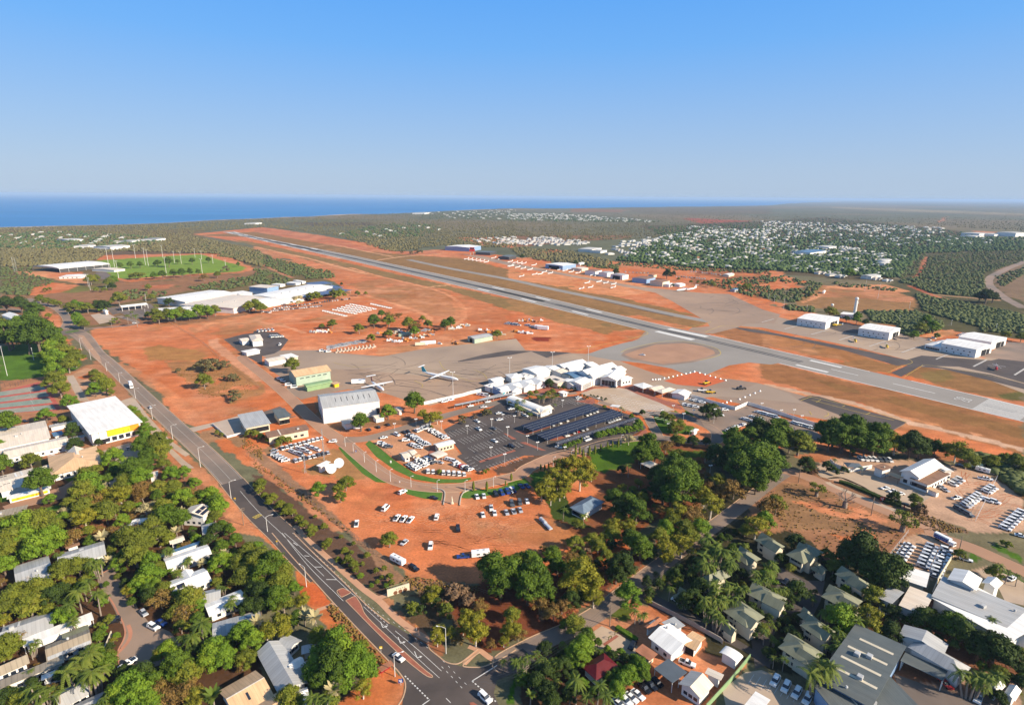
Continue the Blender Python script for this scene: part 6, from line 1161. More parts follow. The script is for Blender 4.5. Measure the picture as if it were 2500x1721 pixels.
hangar('white gabled hall with a scalloped verandah beside the hangars','A3',(1440,1380),(1600,1340),(1660,1390),4.5,roof='hip',rise=2.4).win('F',8,.6,1.4,2.2);hangar('small white hall behind the scalloped one','A3',(1600,1350),(1640,1330),(1720,1345),4.5,roof='hip',rise=1);hangar('blue-roofed link beside the scalloped hall','A3',(1615,1400),(1640,1375),(1680,1400),4,roof='flat',rm='blue_roof',wm='blue_wall')
hangar('long white hangar with blue doors beside the control tower','A1',(1690,515),(1800,500),(1910,525),11,rise=2,wm='blue_wall');hangar('dark shed row right of the control tower','A1',(1960,565),(2020,552),(2090,570),7,roof='flat',rm='slate_roof',wm='dark_metal');hangar('dark hangar behind parked white aircraft','A1',(2160,605),(2230,590),(2300,600),7,rise=1.5,rm='slate_roof',wm='dark_metal')
for lb,k,a,b,c,h,rm,wm,op in(('wide white-roofed open hangar on the far apron','A2',(330,670),(450,655),(570,675),9,'white_roof','blue_wall',1),('long tan-roofed low shed on the far apron','A2',(560,705),(620,695),(665,712),5,'cream_roof','cream_wall',0),('white-fronted hangar, third on the far apron','A2',(680,728),(740,716),(805,730),8,'brown_roof','white_wall',0),('white-fronted hangar, fourth on the far apron','A2',(800,742),(860,733),(915,745),8,'grey_roof','white_wall',0),('hangar with a wide dark doorway, fifth on the far apron','A2',(905,758),(960,750),(1055,765),8.5,'grey_roof','white_wall',1),('blue-fronted brown-roofed hangar on the far apron','A2',(1098,792),(1180,775),(1275,795),8,'brown_roof','blue_wall',0),('pale brown-roofed hangar at the end of the far apron','A2',(1255,818),(1320,805),(1412,822),8,'brown_roof','cream_wall',0),('small white office by the far apron lawn','A2',(1370,848),(1420,838),(1450,850),4,'white_roof','white_wall',0),('long white shed by the far apron lawn','A2',(1450,845),(1500,836),(1565,846),4,'white_roof','white_wall',0),('slanted white shed roof behind the far apron hangars','A2',(600,668),(640,655),(670,660),4,'white_roof','white_wall',0),('cream rubbish shed in the red yard','A2',(1240,765),(1270,758),(1295,768),5,'rust_roof','cream_wall',0),('white shed at the right end of the red storage yard','A2',(1900,762),(1950,750),(1985,760),4,'white_roof','cream_wall',0),('flat white roofed hut right of the far storage yard','A2',(1965,892),(2000,885),(2030,893),4,'blue_roof','grey_wall',0)):
 b_=hangar(lb,k,a,b,c,h,roof='gable',rise=1.0,rm=rm,wm=wm,group='sheds of the far apron')
 if op:b_.door('F',0,b_.L*.5 if b_.side['F'][1]=='y' else b_.W*.6,h*.8)
B('lawn_stand','small white weather hut on the dry field','hut','A3',(532,916),(545,906),(560,914),3,roof='hip',rise=1.6,rm='white_roof');B('radar_hut','low white building at the foot of the radar tower','building','A3',(690,1110),(720,1092),(840,1115),5,roof='flat',rm='white_roof').win('F',4)
def far_house(seed):
 rg=random.Random(seed);m=MB();L,W=rg.uniform(7,10.5),rg.uniform(5,6.5);h=2.8;r=rg.uniform(2.2,3.2)
 m.box(-L+1,-W+1,0,L-1,W-1,h,1);e=L-W
 F_=[((-L,-W,h),(L,-W,h),(e,0,h+r),(-e,0,h+r)),((L,-W,h),(L,W,h),(e,0,h+r)),((L,W,h),(-L,W,h),(-e,0,h+r),(e,0,h+r)),((-L,W,h),(-L,-W,h),(-e,0,h+r))]
 for f in F_:m.poly(f,0)
 if seed%2:X=L*.4;m.poly([(X-4,-W-4,h),(X+4,-W-4,h),(X,-W-4,h+r*.8)],1);m.poly([(X-4,-W-4,h),(X,-W-4,h+r*.8),(X,0,h+r*.8),(X-4,0,h)][::-1],0);m.poly([(X+4,-W-4,h),(X,-W-4,h+r*.8),(X,0,h+r*.8),(X+4,0,h)],0)
 return m
FH={}
def fh(seed,rm):
 if(seed,rm)not in FH:FH[(seed,rm)]=far_house(seed).mesh('far_house',[rm,'white_wall'])
 return FH[(seed,rm)]
mat('far_white',(0.50,0.48,0.43),0.6,0.04,0.05);mat('far_grey',(0.30,0.30,0.29),0.6,0.05,0.05);mat('far_cream',(0.48,0.41,0.33),0.6,0.05,0.05)
HS=[]
rg=random.Random(11)
def suburb(k,pts,spx,spy,ang,where,prob=.8,jit=3):
 poly=wpoly(k,pts);px=[p[0]for p in poly];py=[p[1]for p in poly];ca,sa=math.cos(ang),math.sin(ang)
 cx,cy=sum(px)/len(px),sum(py)/len(py);R=max(max(px)-min(px),max(py)-min(py));n1,n2=int(R/spx)+1,int(R/spy)+1
 for i in range(-n1,n1):
  for j in range(-n2,n2):
   if rg.random()>prob:continue
   u=i*spx+rg.uniform(-jit,jit);v=j*spy+rg.uniform(-jit,jit)+(8 if i%2 else 0);x=cx+u*ca-v*sa;y=cy+u*sa+v*ca
   if inside(poly,np.array([x]),np.array([y]))[0]:HS.append((x,y,ang+rg.choice((0,math.pi/2)),where))
TOWN=[('A2',[(870,590),(1000,470),(1400,420),(1700,370),(2319,360),(2319,700),(2200,720),(1500,690),(1200,640)],'in the near suburb',34,27,.5),('A3',[(0,480),(700,520),(1000,560),(1260,590),(1130,720),(1120,830),(660,790),(200,730),(0,720)],'in the right of the suburb',34,28,.35),('A3',[(0,290),(600,310),(1080,330),(1600,350),(1600,400),(1000,400),(0,400)],'along the far edge of the suburb',46,36,.25),('A3',[(0,400),(1500,400),(2200,480),(1500,520),(700,510),(0,480)],'in the wooded middle of the suburb',52,42,.4),('A2',[(0,470),(300,430),(780,480),(560,510),(0,510)],'on the bare new estate',34,26,.3),('A1',[(1880,455),(2319,435),(2319,500),(2100,495)],'on the bare new estate',34,26,.3),('A2',[(0,230),(490,225),(1300,290),(1310,302),(700,290),(0,285)],'near the distant coast',70,60,.2),('A1',[(1500,215),(2319,190),(2319,275),(1700,265)],'near the distant coast',100,80,.2),('A2',[(1560,335),(1880,340),(1860,365),(1600,360)],'in the red clearing beyond the suburb',60,40,.2),('A0',[(0,400),(700,385),(1420,450),(1400,500),(640,530),(0,530)],'in bushland left of the playing field',62,60,.5),('A1',[(680,400),(980,380),(1500,330),(1700,360),(1400,430),(1000,460)],'beyond the far end of the runway',110,90,.4)]
PR=[.48,.56,.40,.34,.8,.8,.6,.45,.6,.4,.4]
for(k,pts,where,a,b,ang),pr in zip(TOWN,PR):suburb(k,pts,a,b,ang,where,pr,5)
HS.sort(key=lambda t:t[0]**2+t[1]**2)
rest=MB();FHL=[];CN={}
for i,(x,y,a,where)in enumerate(HS):
 rm=rg.choices(('far_white','far_cream','far_grey','blue_roof','rust_roof'),(58,18,20,2,2))[0];s=rg.choice((0,1,2,3));sc_=rg.uniform(.85,1.2)
 if i<290:
  o=link('far_house',fh(s,rm),None,(x,y,0),a);o.scale=(sc_,)*3
  FHL.append((x/y,o,{'far_white':'white','far_cream':'cream','far_grey':'grey','blue_roof':'blue','rust_roof':'rusty'}[rm],where))
 else:
  fm=far_house(s);n=len(rest.v);ca,sa=math.cos(a)*sc_,math.sin(a)*sc_
  rest.v+=[(p[0]*ca-p[1]*sa+x,p[0]*sa+p[1]*ca+y,p[2]*sc_+(0 if x*x+y*y<2e7 else 2))for p in fm.v];rest.f+=[tuple(q_+n for q_ in f)for f in fm.f];rest.m+=fm.m;rest.uv+=fm.uv
for _,o,c_,w_ in sorted(FHL,key=lambda t:t[0]):n=CN.get((c_,w_),0);CN[(c_,w_)]=n+1;tag(o,'%s-roofed house %s, %s from the left'%(c_,w_,ordn(n)),'house','houses '+w_)
if rest.v:tag(rest.build('distant_houses',['far_white','white_wall']),'tiny white roofs scattered through the farthest parts of town','distant houses',None,'stuff')
for lb,k,a,b,c,h in(('large white resort roofs behind the playing field','A0',(820,515),(1000,500),(1010,518),8),('white roofed block behind the playing field, left','A0',(645,510),(720,500),(740,515),7),('grey-white warehouse roof left of the runway end','A0',(1240,450),(1330,440),(1350,455),8),('low white roof left of the warehouse','A0',(1050,465),(1130,458),(1140,470),6),('white shed roof on the dunes by the shore','A0',(2160,308),(2220,303),(2228,312),7),('flat pale roof in the bush clearing','A0',(500,450),(640,443),(660,456),5),('white shoreline building beside the sea','A1',(1400,218),(1450,213),(1455,225),10),('two-storey white depot at the far right industrial block','A3',(1760,395),(1840,390),(1850,408),10),('second white depot at the far right industrial block','A3',(1865,398),(1950,395),(1955,412),8),('tall blue-white shed at the far right industrial block','A3',(2080,388),(2165,384),(2170,400),16),('white low building under the blue-white shed','A3',(1750,418),(1830,415),(1840,428),6),('wide blue-roofed school building in the suburb','A3',(270,560),(420,540),(440,570),8),('white roofed hall left of the blue roof','A3',(470,515),(540,505),(550,530),7),('big white roof nearest the new estate','A2',(620,535),(710,520),(730,545),8),('grey hipped roof beside the big white roof','A2',(720,550),(780,540),(800,560),6),('white roof at the end of the dirt track','A3',(870,770),(960,758),(980,780),6),('white roofed house by the track, upper','A3',(1010,640),(1080,625),(1090,645),7),('white roofed house by the track, lower','A3',(1005,660),(1070,648),(1080,668),6)):
 B('far_building',lb,'building',k,a,b,c,h,roof='hip' if 'hip' in lb or 'big' in lb else 'gable',rise=1.5,rm='blue_roof' if 'blue-roofed' in lb else 'far_white' if 'grey' not in lb else 'far_grey')
woodland('woodland','olive green bushland stretching from the airport to the coast',[('A0',[(0,350),(600,340),(1500,315),(2319,275),(2319,350),(1720,385),(1700,420),(2319,560),(2319,700),(1900,580),(1000,555),(840,640),(300,690),(0,700)],9500),('A1',[(0,275),(900,235),(2319,185),(2319,520),(1700,530),(1680,500),(1300,560),(1180,555),(800,440),(640,410),(150,350),(0,350)],8000),('A2',[(0,190),(1000,180),(2319,160),(2319,290),(1700,330),(1400,430),(600,470),(0,430)],4500),('A2',[(0,520),(120,520),(560,560),(900,640),(860,700),(560,660),(330,650),(100,600)],900),('A3',[(0,160),(1000,170),(2319,240),(2319,380),(1500,330),(700,300),(0,270)],2500)],'leaf_bush',1.6,3.6,21)
woodland('scrub','green scrub beyond the runway and round the airfield',[('A1',[(0,560),(250,640),(450,680),(560,720),(640,720),(730,770),(700,800),(460,800),(430,770),(330,780),(0,650)],900),('A1',[(0,710),(120,730),(330,800),(320,830),(200,860),(0,840)],300),('A0',[(1700,470),(2319,580),(2319,650),(1900,600)],400),('A0',[(1650,880),(2319,760),(2319,830),(2000,900),(1750,900)],260),('A0',[(0,700),(280,700),(280,760),(480,820),(440,860),(300,880),(260,950),(0,940)],420),('A0',[(1100,900),(1500,920),(1480,960),(1000,1000),(960,960)],120),('A2',[(880,640),(1500,690),(2319,740),(2319,760),(1400,720),(860,665)],350),('A2',[(560,650),(1010,680),(980,720),(820,710),(600,680)],220),('A2',[(1900,800),(2319,770),(2319,960),(2150,960),(1950,900),(1700,840)],380),('A3',[(0,800),(200,780),(540,850),(440,950),(300,1010),(120,1000),(0,960),(0,900),(380,890),(380,860),(0,820)],420),('A3',[(200,1035),(480,1060),(460,1100),(240,1080)],90),('A3',[(620,830),(1200,890),(1180,915),(700,870)],90),('A3',[(900,1090),(1360,1090),(1600,1180),(1580,1250),(1330,1320),(1240,1290),(1200,1210),(980,1180)],1100),('A3',[(1180,830),(1380,780),(1480,600),(2319,520),(2319,640),(1960,760),(1980,880),(1900,960),(1500,930),(1300,850)],2600),('A3',[(1180,690),(1260,600),(1450,580),(1350,760),(1220,800)],380),('A3',[(1350,930),(1700,1000),(2319,1120),(2319,1240),(1980,1240),(1600,1140),(1420,1080)],1700),('A3',[(2060,780),(2319,700),(2319,760),(2120,880)],200),('A3',[(1900,1240),(2319,1250),(2319,1290),(1950,1270)],80),('B3',[(1800,850),(2319,880),(2319,1200),(2200,1120),(2000,960)],260)],'leaf_scrub',.8,2.8,22)
woodland('town_trees','dark green garden trees between the roofs of the distant suburb',[('S',[(1500,636),(1620,580),(1580,556),(1860,542),(2010,533),(2310,562),(2500,592),(2500,612),(2250,620),(2190,680),(1860,660),(1700,655)],9500),('A2',[(0,225),(500,215),(800,260),(1350,295),(1300,305),(0,290)],700),('A1',[(1450,215),(2319,180),(2319,280),(1500,270)],420),('A1',[(1380,300),(1700,340),(1500,430),(1100,440),(700,420),(1000,340)],500),('A0',[(0,400),(700,380),(1450,440),(1400,500),(600,540),(0,540)],700),('A3',[(1400,440),(2319,430),(2319,520),(1500,520)],600)],'leaf_town',2.2,4.7,23,.85)
woodland('dry_grass','tufts of dry grass and leaf litter on open ground',[('B3',[(0,1180),(250,1080),(600,1160),(950,1380),(1000,1522),(200,1522)],260),('C3',[(450,0),(1280,-60),(1080,190),(760,200),(480,130)],160),('B3',[(1220,1340),(1330,1310),(1850,1522),(1560,1522)],350),('C1',[(640,640),(720,640),(1200,1180),(1080,1130),(700,760)],260),('C1',[(1350,380),(2000,470),(2000,560),(1250,500)],420),('B0',[(2150,660),(2319,780),(2319,880),(2150,780)],160),('B1',[(0,870),(860,1490),(830,1522),(0,950)],260),('B0',[(1500,60),(2020,30),(2300,300),(1800,330)],420),('B3',[(1800,880),(2319,900),(2319,1200),(2080,1040)],500)],'leaf_dry',.15,.42,24,.9)
FG='trees of the leafy residential blocks'
grove('B0','beside the school oval',[(0,1140,0)][:0],FG)
grove('A0','in the dark clump above the oval',[(60,1290,90,'b'),(150,1240,80,'b'),(230,1290,110,'b'),(330,1310,110,'b'),(420,1290,90,'b'),(290,1220,90,'b'),(500,1340,60,'b'),(40,1210,60,'m'),(180,1020,60,'d'),(50,1020,60,'d'),(300,1075,60,'b'),(150,1170,45,'l'),(430,1125,25,'m'),(530,1370,45,'m'),(100,1320,70,'d')],FG,mul=1.0)
grove('A0','between the oval and the main road',[(450,1440,80,'l'),(560,1450,90,'m'),(660,1500,70,'m'),(480,1510,80,'l')],FG)
grove('B0','along the path past the courts',[(470,80,70,'l'),(600,30,70,'m'),(480,170,80,'m'),(530,250,75,'m'),(610,360,60,'l'),(830,110,40,'m'),(870,160,60,'m'),(840,250,60,'l'),(930,220,70,'m'),(980,280,30,'m')],FG)
grove('B0','inside the school grounds',[(50,535,90,'b'),(400,480,60,'l'),(560,520,40,'m'),(640,620,60,'d'),(480,755,100,'b'),(240,810,90,'m'),(270,880,70,'m'),(10,930,70,'b'),(660,740,60,'d'),(1000,850,85,'l'),(350,1060,100,'b'),(760,1020,80,'m'),(440,1215,45,'l'),(0,740,40,'l'),(1020,940,50,'l'),(870,820,40,'m'),(870,720,30,'d')],FG)
grove('B0','beside the wide white hall',[(1180,460,55,'l'),(1250,540,50,'l'),(1290,600,65,'l'),(1220,490,40,'m'),(1150,430,35,'m')],FG)
grove('B0','between the school and the main road',[(1290,700,80,'l'),(1400,730,100,'m'),(1260,760,80,'b'),(1390,820,90,'m'),(1440,780,70,'m'),(1310,860,80,'b'),(1280,930,70,'b'),(1440,910,60,'m'),(1170,960,90,'b'),(1230,1030,100,'l'),(1100,1080,80,'m'),(1510,1000,70,'l'),(1620,985,60,'l'),(1730,1085,50,'l'),(1690,1070,35,'l'),(780,1090,100,'l'),(720,1160,90,'m'),(960,1180,80,'g'),(1060,1180,90,'g'),(1240,1130,90,'y'),(1260,1190,70,'y'),(1400,1120,80,'m'),(1610,1200,90,'l'),(1530,1120,70,'m'),(1850,1180,90,'l'),(1770,1200,60,'m'),(1930,1290,90,'l'),(1900,1370,60,'m'),(1290,1320,70,'w'),(1340,1270,45,'w'),(1190,1340,50,'y'),(740,1290,90,'m'),(930,1340,100,'m'),(860,1250,90,'y'),(560,1340,50,'w'),(740,1370,90,'g'),(1440,1290,80,'m'),(1480,1370,100,'b'),(1080,1420,60,'l'),(1380,1410,80,'m'),(200,1430,130,'l'),(60,1450,90,'m'),(350,1440,110,'m'),(460,1470,80,'m'),(1600,1400,80,'b'),(1350,1470,100,'m'),(1240,1500,80,'y'),(1700,1260,60,'m'),(1130,1290,60,'m'),(640,1200,50,'y')],FG)
grove('B0','north of the power pole by the road',[(1960,1460,60,'b'),(2030,1500,50,'b'),(1900,1500,70,'d')],FG)
grove('C0','round the cul-de-sac',[(80,60,110,'m'),(200,30,100,'l'),(330,110,110,'l'),(440,40,110,'l'),(540,60,70,'l'),(640,40,80,'y'),(30,280,80,'l'),(90,140,80,'m'),(600,210,90,'m'),(700,300,90,'m'),(550,330,90,'m'),(480,330,60,'m'),(860,250,60,'P'),(840,340,50,'l'),(780,410,80,'c'),(680,500,90,'c'),(850,530,90,'c'),(600,620,80,'c'),(740,470,60,'c'),(260,470,6,'x'),(350,490,90,'m'),(180,500,80,'m'),(130,600,100,'m'),(260,640,110,'m'),(60,680,90,'m'),(380,620,80,'m'),(480,580,90,'d'),(430,700,60,'m'),(540,500,70,'d'),(560,730,80,'l'),(20,640,60,'d'),(20,770,50,'g'),(1150,30,110,'m'),(1060,60,60,'b'),(1250,50,110,'m'),(1400,20,100,'m'),(1200,190,110,'m'),(1330,240,80,'l'),(1100,190,70,'m'),(1320,370,100,'l'),(1250,420,90,'l'),(1380,460,70,'l'),(1300,500,60,'b'),(1480,50,60,'m'),(1500,130,50,'P'),(1420,580,90,'y'),(1450,500,80,'m'),(1330,560,70,'d'),(1560,560,60,'l'),(1680,570,110,'m'),(1640,700,100,'y'),(1750,640,70,'l'),(1540,700,70,'m'),(1560,340,45,'P'),(1650,230,45,'P'),(1490,330,40,'l'),(60,1000,100,'m'),(150,930,60,'y'),(20,1080,60,'m')],FG)
grove('C0','between the white roofs and the main road',[(1950,240,100,'l'),(2080,60,60,'b'),(2200,150,90,'m'),(2120,260,90,'m'),(2260,270,110,'m'),(2160,370,110,'m'),(2300,400,90,'m'),(2080,420,70,'y'),(1920,440,50,'m'),(2250,500,90,'d'),(2040,590,60,'P'),(2200,640,90,'d'),(2300,640,80,'d'),(1840,60,70,'d'),(1960,110,60,'b')],FG)
grove('C0','below the cul-de-sac',[(1770,800,120,'c'),(1680,880,80,'P'),(1600,830,60,'m'),(2150,880,110,'l'),(2230,960,100,'l'),(2080,900,80,'l'),(1900,1000,110,'l'),(1850,1100,110,'l'),(1980,1090,100,'l'),(1480,1030,90,'l'),(1420,1090,70,'m'),(1560,1180,110,'b'),(1650,1250,110,'m'),(1720,1060,80,'d'),(2180,1100,90,'m'),(2140,1160,60,'y'),(700,1080,110,'P'),(820,1060,80,'b'),(900,1150,100,'b'),(800,1180,100,'P'),(700,1200,100,'b'),(960,1090,60,'m'),(1130,1340,130,'l'),(1200,1420,130,'l'),(1060,1400,110,'l'),(1350,1330,90,'b'),(1000,1470,90,'m'),(1430,1380,100,'y'),(1500,1460,110,'y'),(1650,1400,110,'y'),(1750,1440,90,'g'),(1350,1480,100,'l'),(340,1400,80,'P'),(430,1430,80,'P'),(60,1460,80,'d'),(180,1460,80,'m'),(1880,1440,80,'f'),(860,1470,60,'P'),(270,990,45,'P'),(1560,1330,60,'d'),(1280,1240,90,'d'),(1100,1230,70,'d'),(2290,770,60,'s'),(640,760,50,'P'),(1030,900,30,'l'),(880,830,40,'sm'),(920,850,30,'sl')],FG)
grove('C1','on the verge left of the main road',[(60,230,110,'m'),(170,260,110,'b'),(260,330,90,'m'),(100,370,110,'b'),(220,440,110,'m'),(350,480,70,'l'),(200,560,110,'b'),(60,520,100,'d'),(260,620,90,'m'),(420,580,70,'g'),(440,720,70,'s'),(550,750,85,'s'),(380,740,70,'b'),(200,800,110,'g'),(110,860,80,'g'),(30,790,70,'s'),(270,860,70,'g'),(570,900,90,'m'),(0,930,70,'l'),(40,1050,50,'l'),(30,130,70,'l')],FG)
grove('C1','in the big clump above the corner garden',[(720,960,130,'l'),(640,1050,140,'l'),(780,1060,150,'l'),(900,1080,130,'l'),(560,1180,130,'l'),(700,1180,150,'b'),(850,1210,150,'l'),(980,1180,110,'l'),(740,1320,110,'b'),(600,1300,100,'b'),(1040,1220,60,'l'),(950,1010,70,'m')],FG)
grove('C1','at the bottom left garden',[(690,1400,90,'s'),(960,1360,85,'g'),(560,1440,90,'P'),(300,1460,110,'m'),(650,1480,100,'m'),(400,1480,60,'l')],FG)
VG='young trees planted on the mulched verge'
grove('B1','on the mulched strip by the main road',[(60,1070,45,'m'),(50,1140,50,'m'),(90,1190,40,'m'),(160,1210,60,'m'),(130,1250,40,'m'),(230,1270,55,'m'),(300,1290,50,'m'),(270,1340,50,'m'),(340,1340,45,'m'),(400,1400,50,'m'),(440,1440,50,'m'),(510,1490,60,'m'),(620,1460,40,'m'),(540,1380,20,'m')],VG,mul=.9)
grove('C1','on the mulched strip near the arched wall',[(640,100,50,'m'),(660,70,40,'m'),(770,30,25,'m'),(800,150,40,'m'),(860,170,30,'m'),(740,230,35,'m'),(880,90,20,'m'),(830,240,55,'m'),(880,280,50,'m'),(900,320,35,'m'),(940,370,35,'l'),(1000,190,35,'m'),(1080,330,30,'m'),(1150,310,30,'m'),(1200,380,40,'m'),(1215,430,35,'m'),(1040,460,25,'l'),(1090,430,28,'m'),(1170,465,28,'l'),(1130,390,22,'m'),(960,270,20,'m'),(500,10,35,'m')],VG,mul=.95)
grove('C1','in the scrub right of the arched wall',[(1570,530,80,'g'),(1520,580,50,'m'),(1640,510,45,'m'),(1610,620,60,'sd'),(1760,560,110,'st'),(1850,530,90,'st'),(1900,620,90,'st'),(2000,640,80,'y'),(1400,680,70,'sm'),(1470,700,60,'sd'),(1350,640,40,'sb'),(1700,700,80,'sm'),(1660,640,60,'y')],'trees and scrub beside the arched wall')
grove('C1','near the side street corner',[(1900,760,100,'g'),(1960,870,110,'g'),(1990,720,60,'g'),(1850,830,60,'g'),(1640,850,60,'g'),(1620,920,70,'g'),(1740,880,60,'g'),(1800,930,60,'y'),(2240,870,70,'g'),(2280,720,60,'g'),(2210,950,50,'g'),(2290,900,60,'y'),(2100,980,50,'y'),(2210,1120,55,'p')],'gum trees near the side street')
grove('C1','at the edge of the dirt car park',[(1195,50,85,'m')],'trees of the dirt car park');grove('B1','in the dirt west of the entrance',[(565,1130,75,'l'),(810,1080,80,'m'),(750,1140,60,'m'),(765,1200,60,'m'),(850,1060,40,'m')],'trees of the dirt car park')
grove('C2','in the tall stand below the dirt car park',[(20,330,150,'b'),(-120,320,150,'b'),(-60,440,130,'b'),(180,250,120,'b'),(240,370,150,'b'),(180,480,140,'b'),(300,480,120,'b'),(390,200,100,'b'),(440,290,90,'b'),(90,280,110,'m')],'tall trees along the side street')
grove('C2','on the upper side of the side street',[(600,90,90,'m'),(550,210,80,'y'),(640,330,160,'g'),(720,420,130,'g'),(560,430,120,'g'),(760,540,100,'g'),(740,60,80,'m'),(800,110,80,'m'),(700,180,60,'st'),(1010,290,130,'d'),(960,350,100,'d'),(1060,340,80,'m'),(1180,120,110,'b'),(1100,60,90,'b'),(1420,140,100,'g'),(1540,80,110,'g'),(1400,220,60,'g'),(1620,20,90,'m'),(1340,30,90,'m'),(930,20,80,'m'),(560,580,90,'d'),(480,640,90,'y'),(400,700,90,'y'),(280,620,90,'y'),(320,740,60,'st'),(40,720,80,'m'),(40,830,90,'g'),(90,890,80,'y'),(640,570,60,'d'),(1250,160,80,'d')],'tall trees along the side street')
grove('C2','below the side street',[(1060,540,120,'l'),(1130,620,50,'l'),(1130,690,60,'p'),(1190,710,45,'P'),(590,820,110,'m'),(510,800,60,'m'),(660,980,110,'l'),(700,920,80,'b'),(590,1040,100,'l'),(640,1110,90,'l'),(560,1120,70,'l'),(440,1130,70,'p'),(330,1230,90,'d'),(250,1330,100,'d'),(350,1400,100,'d'),(480,1180,90,'d'),(200,1420,60,'f'),(430,1290,60,'p'),(610,1300,120,'c'),(800,1330,110,'c'),(850,1420,110,'c'),(700,1430,80,'p'),(1180,1190,90,'l'),(1080,1240,90,'l'),(1150,1130,70,'l'),(1010,1300,90,'l'),(960,1380,80,'l'),(1200,1260,60,'b'),(950,1240,60,'l'),(550,1430,80,'d'),(900,1280,60,'b'),(400,1480,90,'d'),(760,1200,40,'p')],'garden trees below the side street')
grove('C2','among the green-roofed villas',[(1780,130,100,'P'),(1850,90,110,'P'),(1760,240,90,'P'),(1900,230,90,'P'),(1960,160,70,'P'),(1500,440,60,'m'),(1430,480,60,'p'),(1900,480,90,'P'),(1830,560,90,'P'),(1960,560,80,'P'),(1780,620,70,'P'),(1850,700,80,'P'),(2030,450,80,'P'),(2190,330,70,'p'),(2240,400,70,'P'),(2270,330,60,'P'),(1640,560,90,'d'),(1560,600,80,'d'),(1700,480,90,'d'),(1480,380,70,'d'),(2200,870,70,'sd'),(2260,850,60,'m'),(1240,590,40,'m'),(1620,380,60,'d'),(1760,760,50,'p')],'palms and trees among the villas')
grove('B2','in the park',[(480,930,90,'g'),(580,900,110,'g'),(680,930,100,'g'),(500,1040,110,'g'),(640,1020,110,'g'),(740,1000,60,'g'),(400,1000,80,'g'),(340,1090,100,'g'),(300,1160,70,'g'),(380,1210,60,'g'),(500,1130,70,'g'),(460,1170,60,'g'),(1240,760,110,'b'),(1170,820,90,'b'),(1300,830,80,'b'),(1220,860,70,'b'),(1370,860,60,'p'),(1070,920,55,'p'),(1010,960,50,'d'),(1400,750,80,'y'),(1520,700,60,'m'),(1480,690,50,'m'),(1640,700,60,'d'),(1755,710,45,'d'),(1520,820,60,'m'),(1070,690,65,'w'),(1230,680,30,'m'),(940,1200,90,'b'),(1060,1260,110,'b'),(1140,1320,120,'b'),(1000,1310,100,'d'),(1180,1220,70,'m'),(490,1310,60,'c'),(670,1360,65,'c'),(920,1450,90,'g'),(1060,1450,80,'g'),(1000,1380,70,'m'),(1480,1310,100,'g'),(1460,1390,80,'m'),(1640,1360,110,'y'),(1800,1260,110,'g'),(1740,1200,90,'g'),(1400,1480,90,'l'),(1560,1490,100,'m'),(1700,1480,100,'l'),(1320,1120,90,'d'),(1380,960,60,'d'),(2000,1130,110,'y'),(1900,1150,80,'y'),(1860,1050,80,'m'),(1780,1110,60,'y'),(2200,1440,110,'g'),(2290,1290,60,'g'),(2100,1500,60,'m'),(620,1440,60,'m'),(440,1080,70,'g')],'trees of the park')
grove('B2','rising in the middle of the park',[(1480,980,140,'b'),(1580,1040,140,'b'),(1420,1080,140,'b'),(1540,1150,150,'b'),(1380,1150,120,'d'),(1600,950,100,'b'),(1640,1120,90,'b'),(1330,1000,100,'d'),(1500,900,80,'b'),(1440,1200,110,'b')],'huge fig trees of the park')
grove('B2','at the right side of the park',[(2000,780,110,'b'),(2090,830,140,'b'),(2180,900,150,'b'),(2240,990,140,'b'),(2060,960,130,'b'),(1840,820,100,'d'),(1900,900,80,'d'),(2000,690,100,'b'),(2130,680,90,'b'),(2210,620,110,'d'),(2100,1040,100,'b'),(2200,1080,90,'b')],'huge fig trees of the park')
grove('B2','between the forecourt and the hire return yard',[(1790,440,90,'d'),(1730,440,50,'d'),(1850,470,50,'d')],'huge fig trees of the park')
grove('B3','right of the long parked row',[(30,600,80,'d'),(150,620,120,'b'),(110,720,110,'b'),(30,690,90,'d'),(330,710,130,'m'),(250,740,80,'m'),(0,850,160,'b'),(90,900,130,'b'),(30,1000,120,'b')],'huge fig trees of the park')
grove('B3','in the dark row below the runway strip',[(560,610,90,'b'),(640,640,100,'b'),(740,580,90,'b'),(820,590,110,'b'),(720,680,110,'b'),(840,690,110,'b'),(600,700,90,'b'),(960,640,80,'b'),(1040,640,90,'b'),(1000,720,110,'b'),(1100,690,90,'b'),(920,740,80,'b'),(1190,710,85,'g'),(1320,740,100,'d'),(1400,760,90,'d'),(1450,720,60,'d'),(1540,770,60,'d'),(1640,790,60,'m'),(1730,780,80,'g'),(1820,870,80,'m'),(2040,890,60,'m'),(2260,900,70,'m'),(1340,690,70,'d'),(790,750,70,'b'),(1940,890,40,'sm'),(2150,880,50,'sm')],'dark row of trees below the runway')
grove('B3','by the car hire building',[(400,910,75,'d'),(650,870,32,'p'),(880,945,26,'p'),(580,930,45,'d'),(640,980,45,'sd'),(730,975,35,'sd'),(1170,1210,50,'d'),(1360,1230,55,'m'),(1360,1290,40,'m'),(1400,1330,60,'st'),(470,980,40,'st'),(60,1290,120,'y'),(130,1280,90,'m'),(30,1400,90,'l'),(430,960,30,'m')],'trees of the car hire site')
grove('B3','on the vacant dirt block',[(730,1300,6.5,'B'),(480,1200,5,'L'),(1240,1510,6.5,'L')],'boab trees on the vacant block')
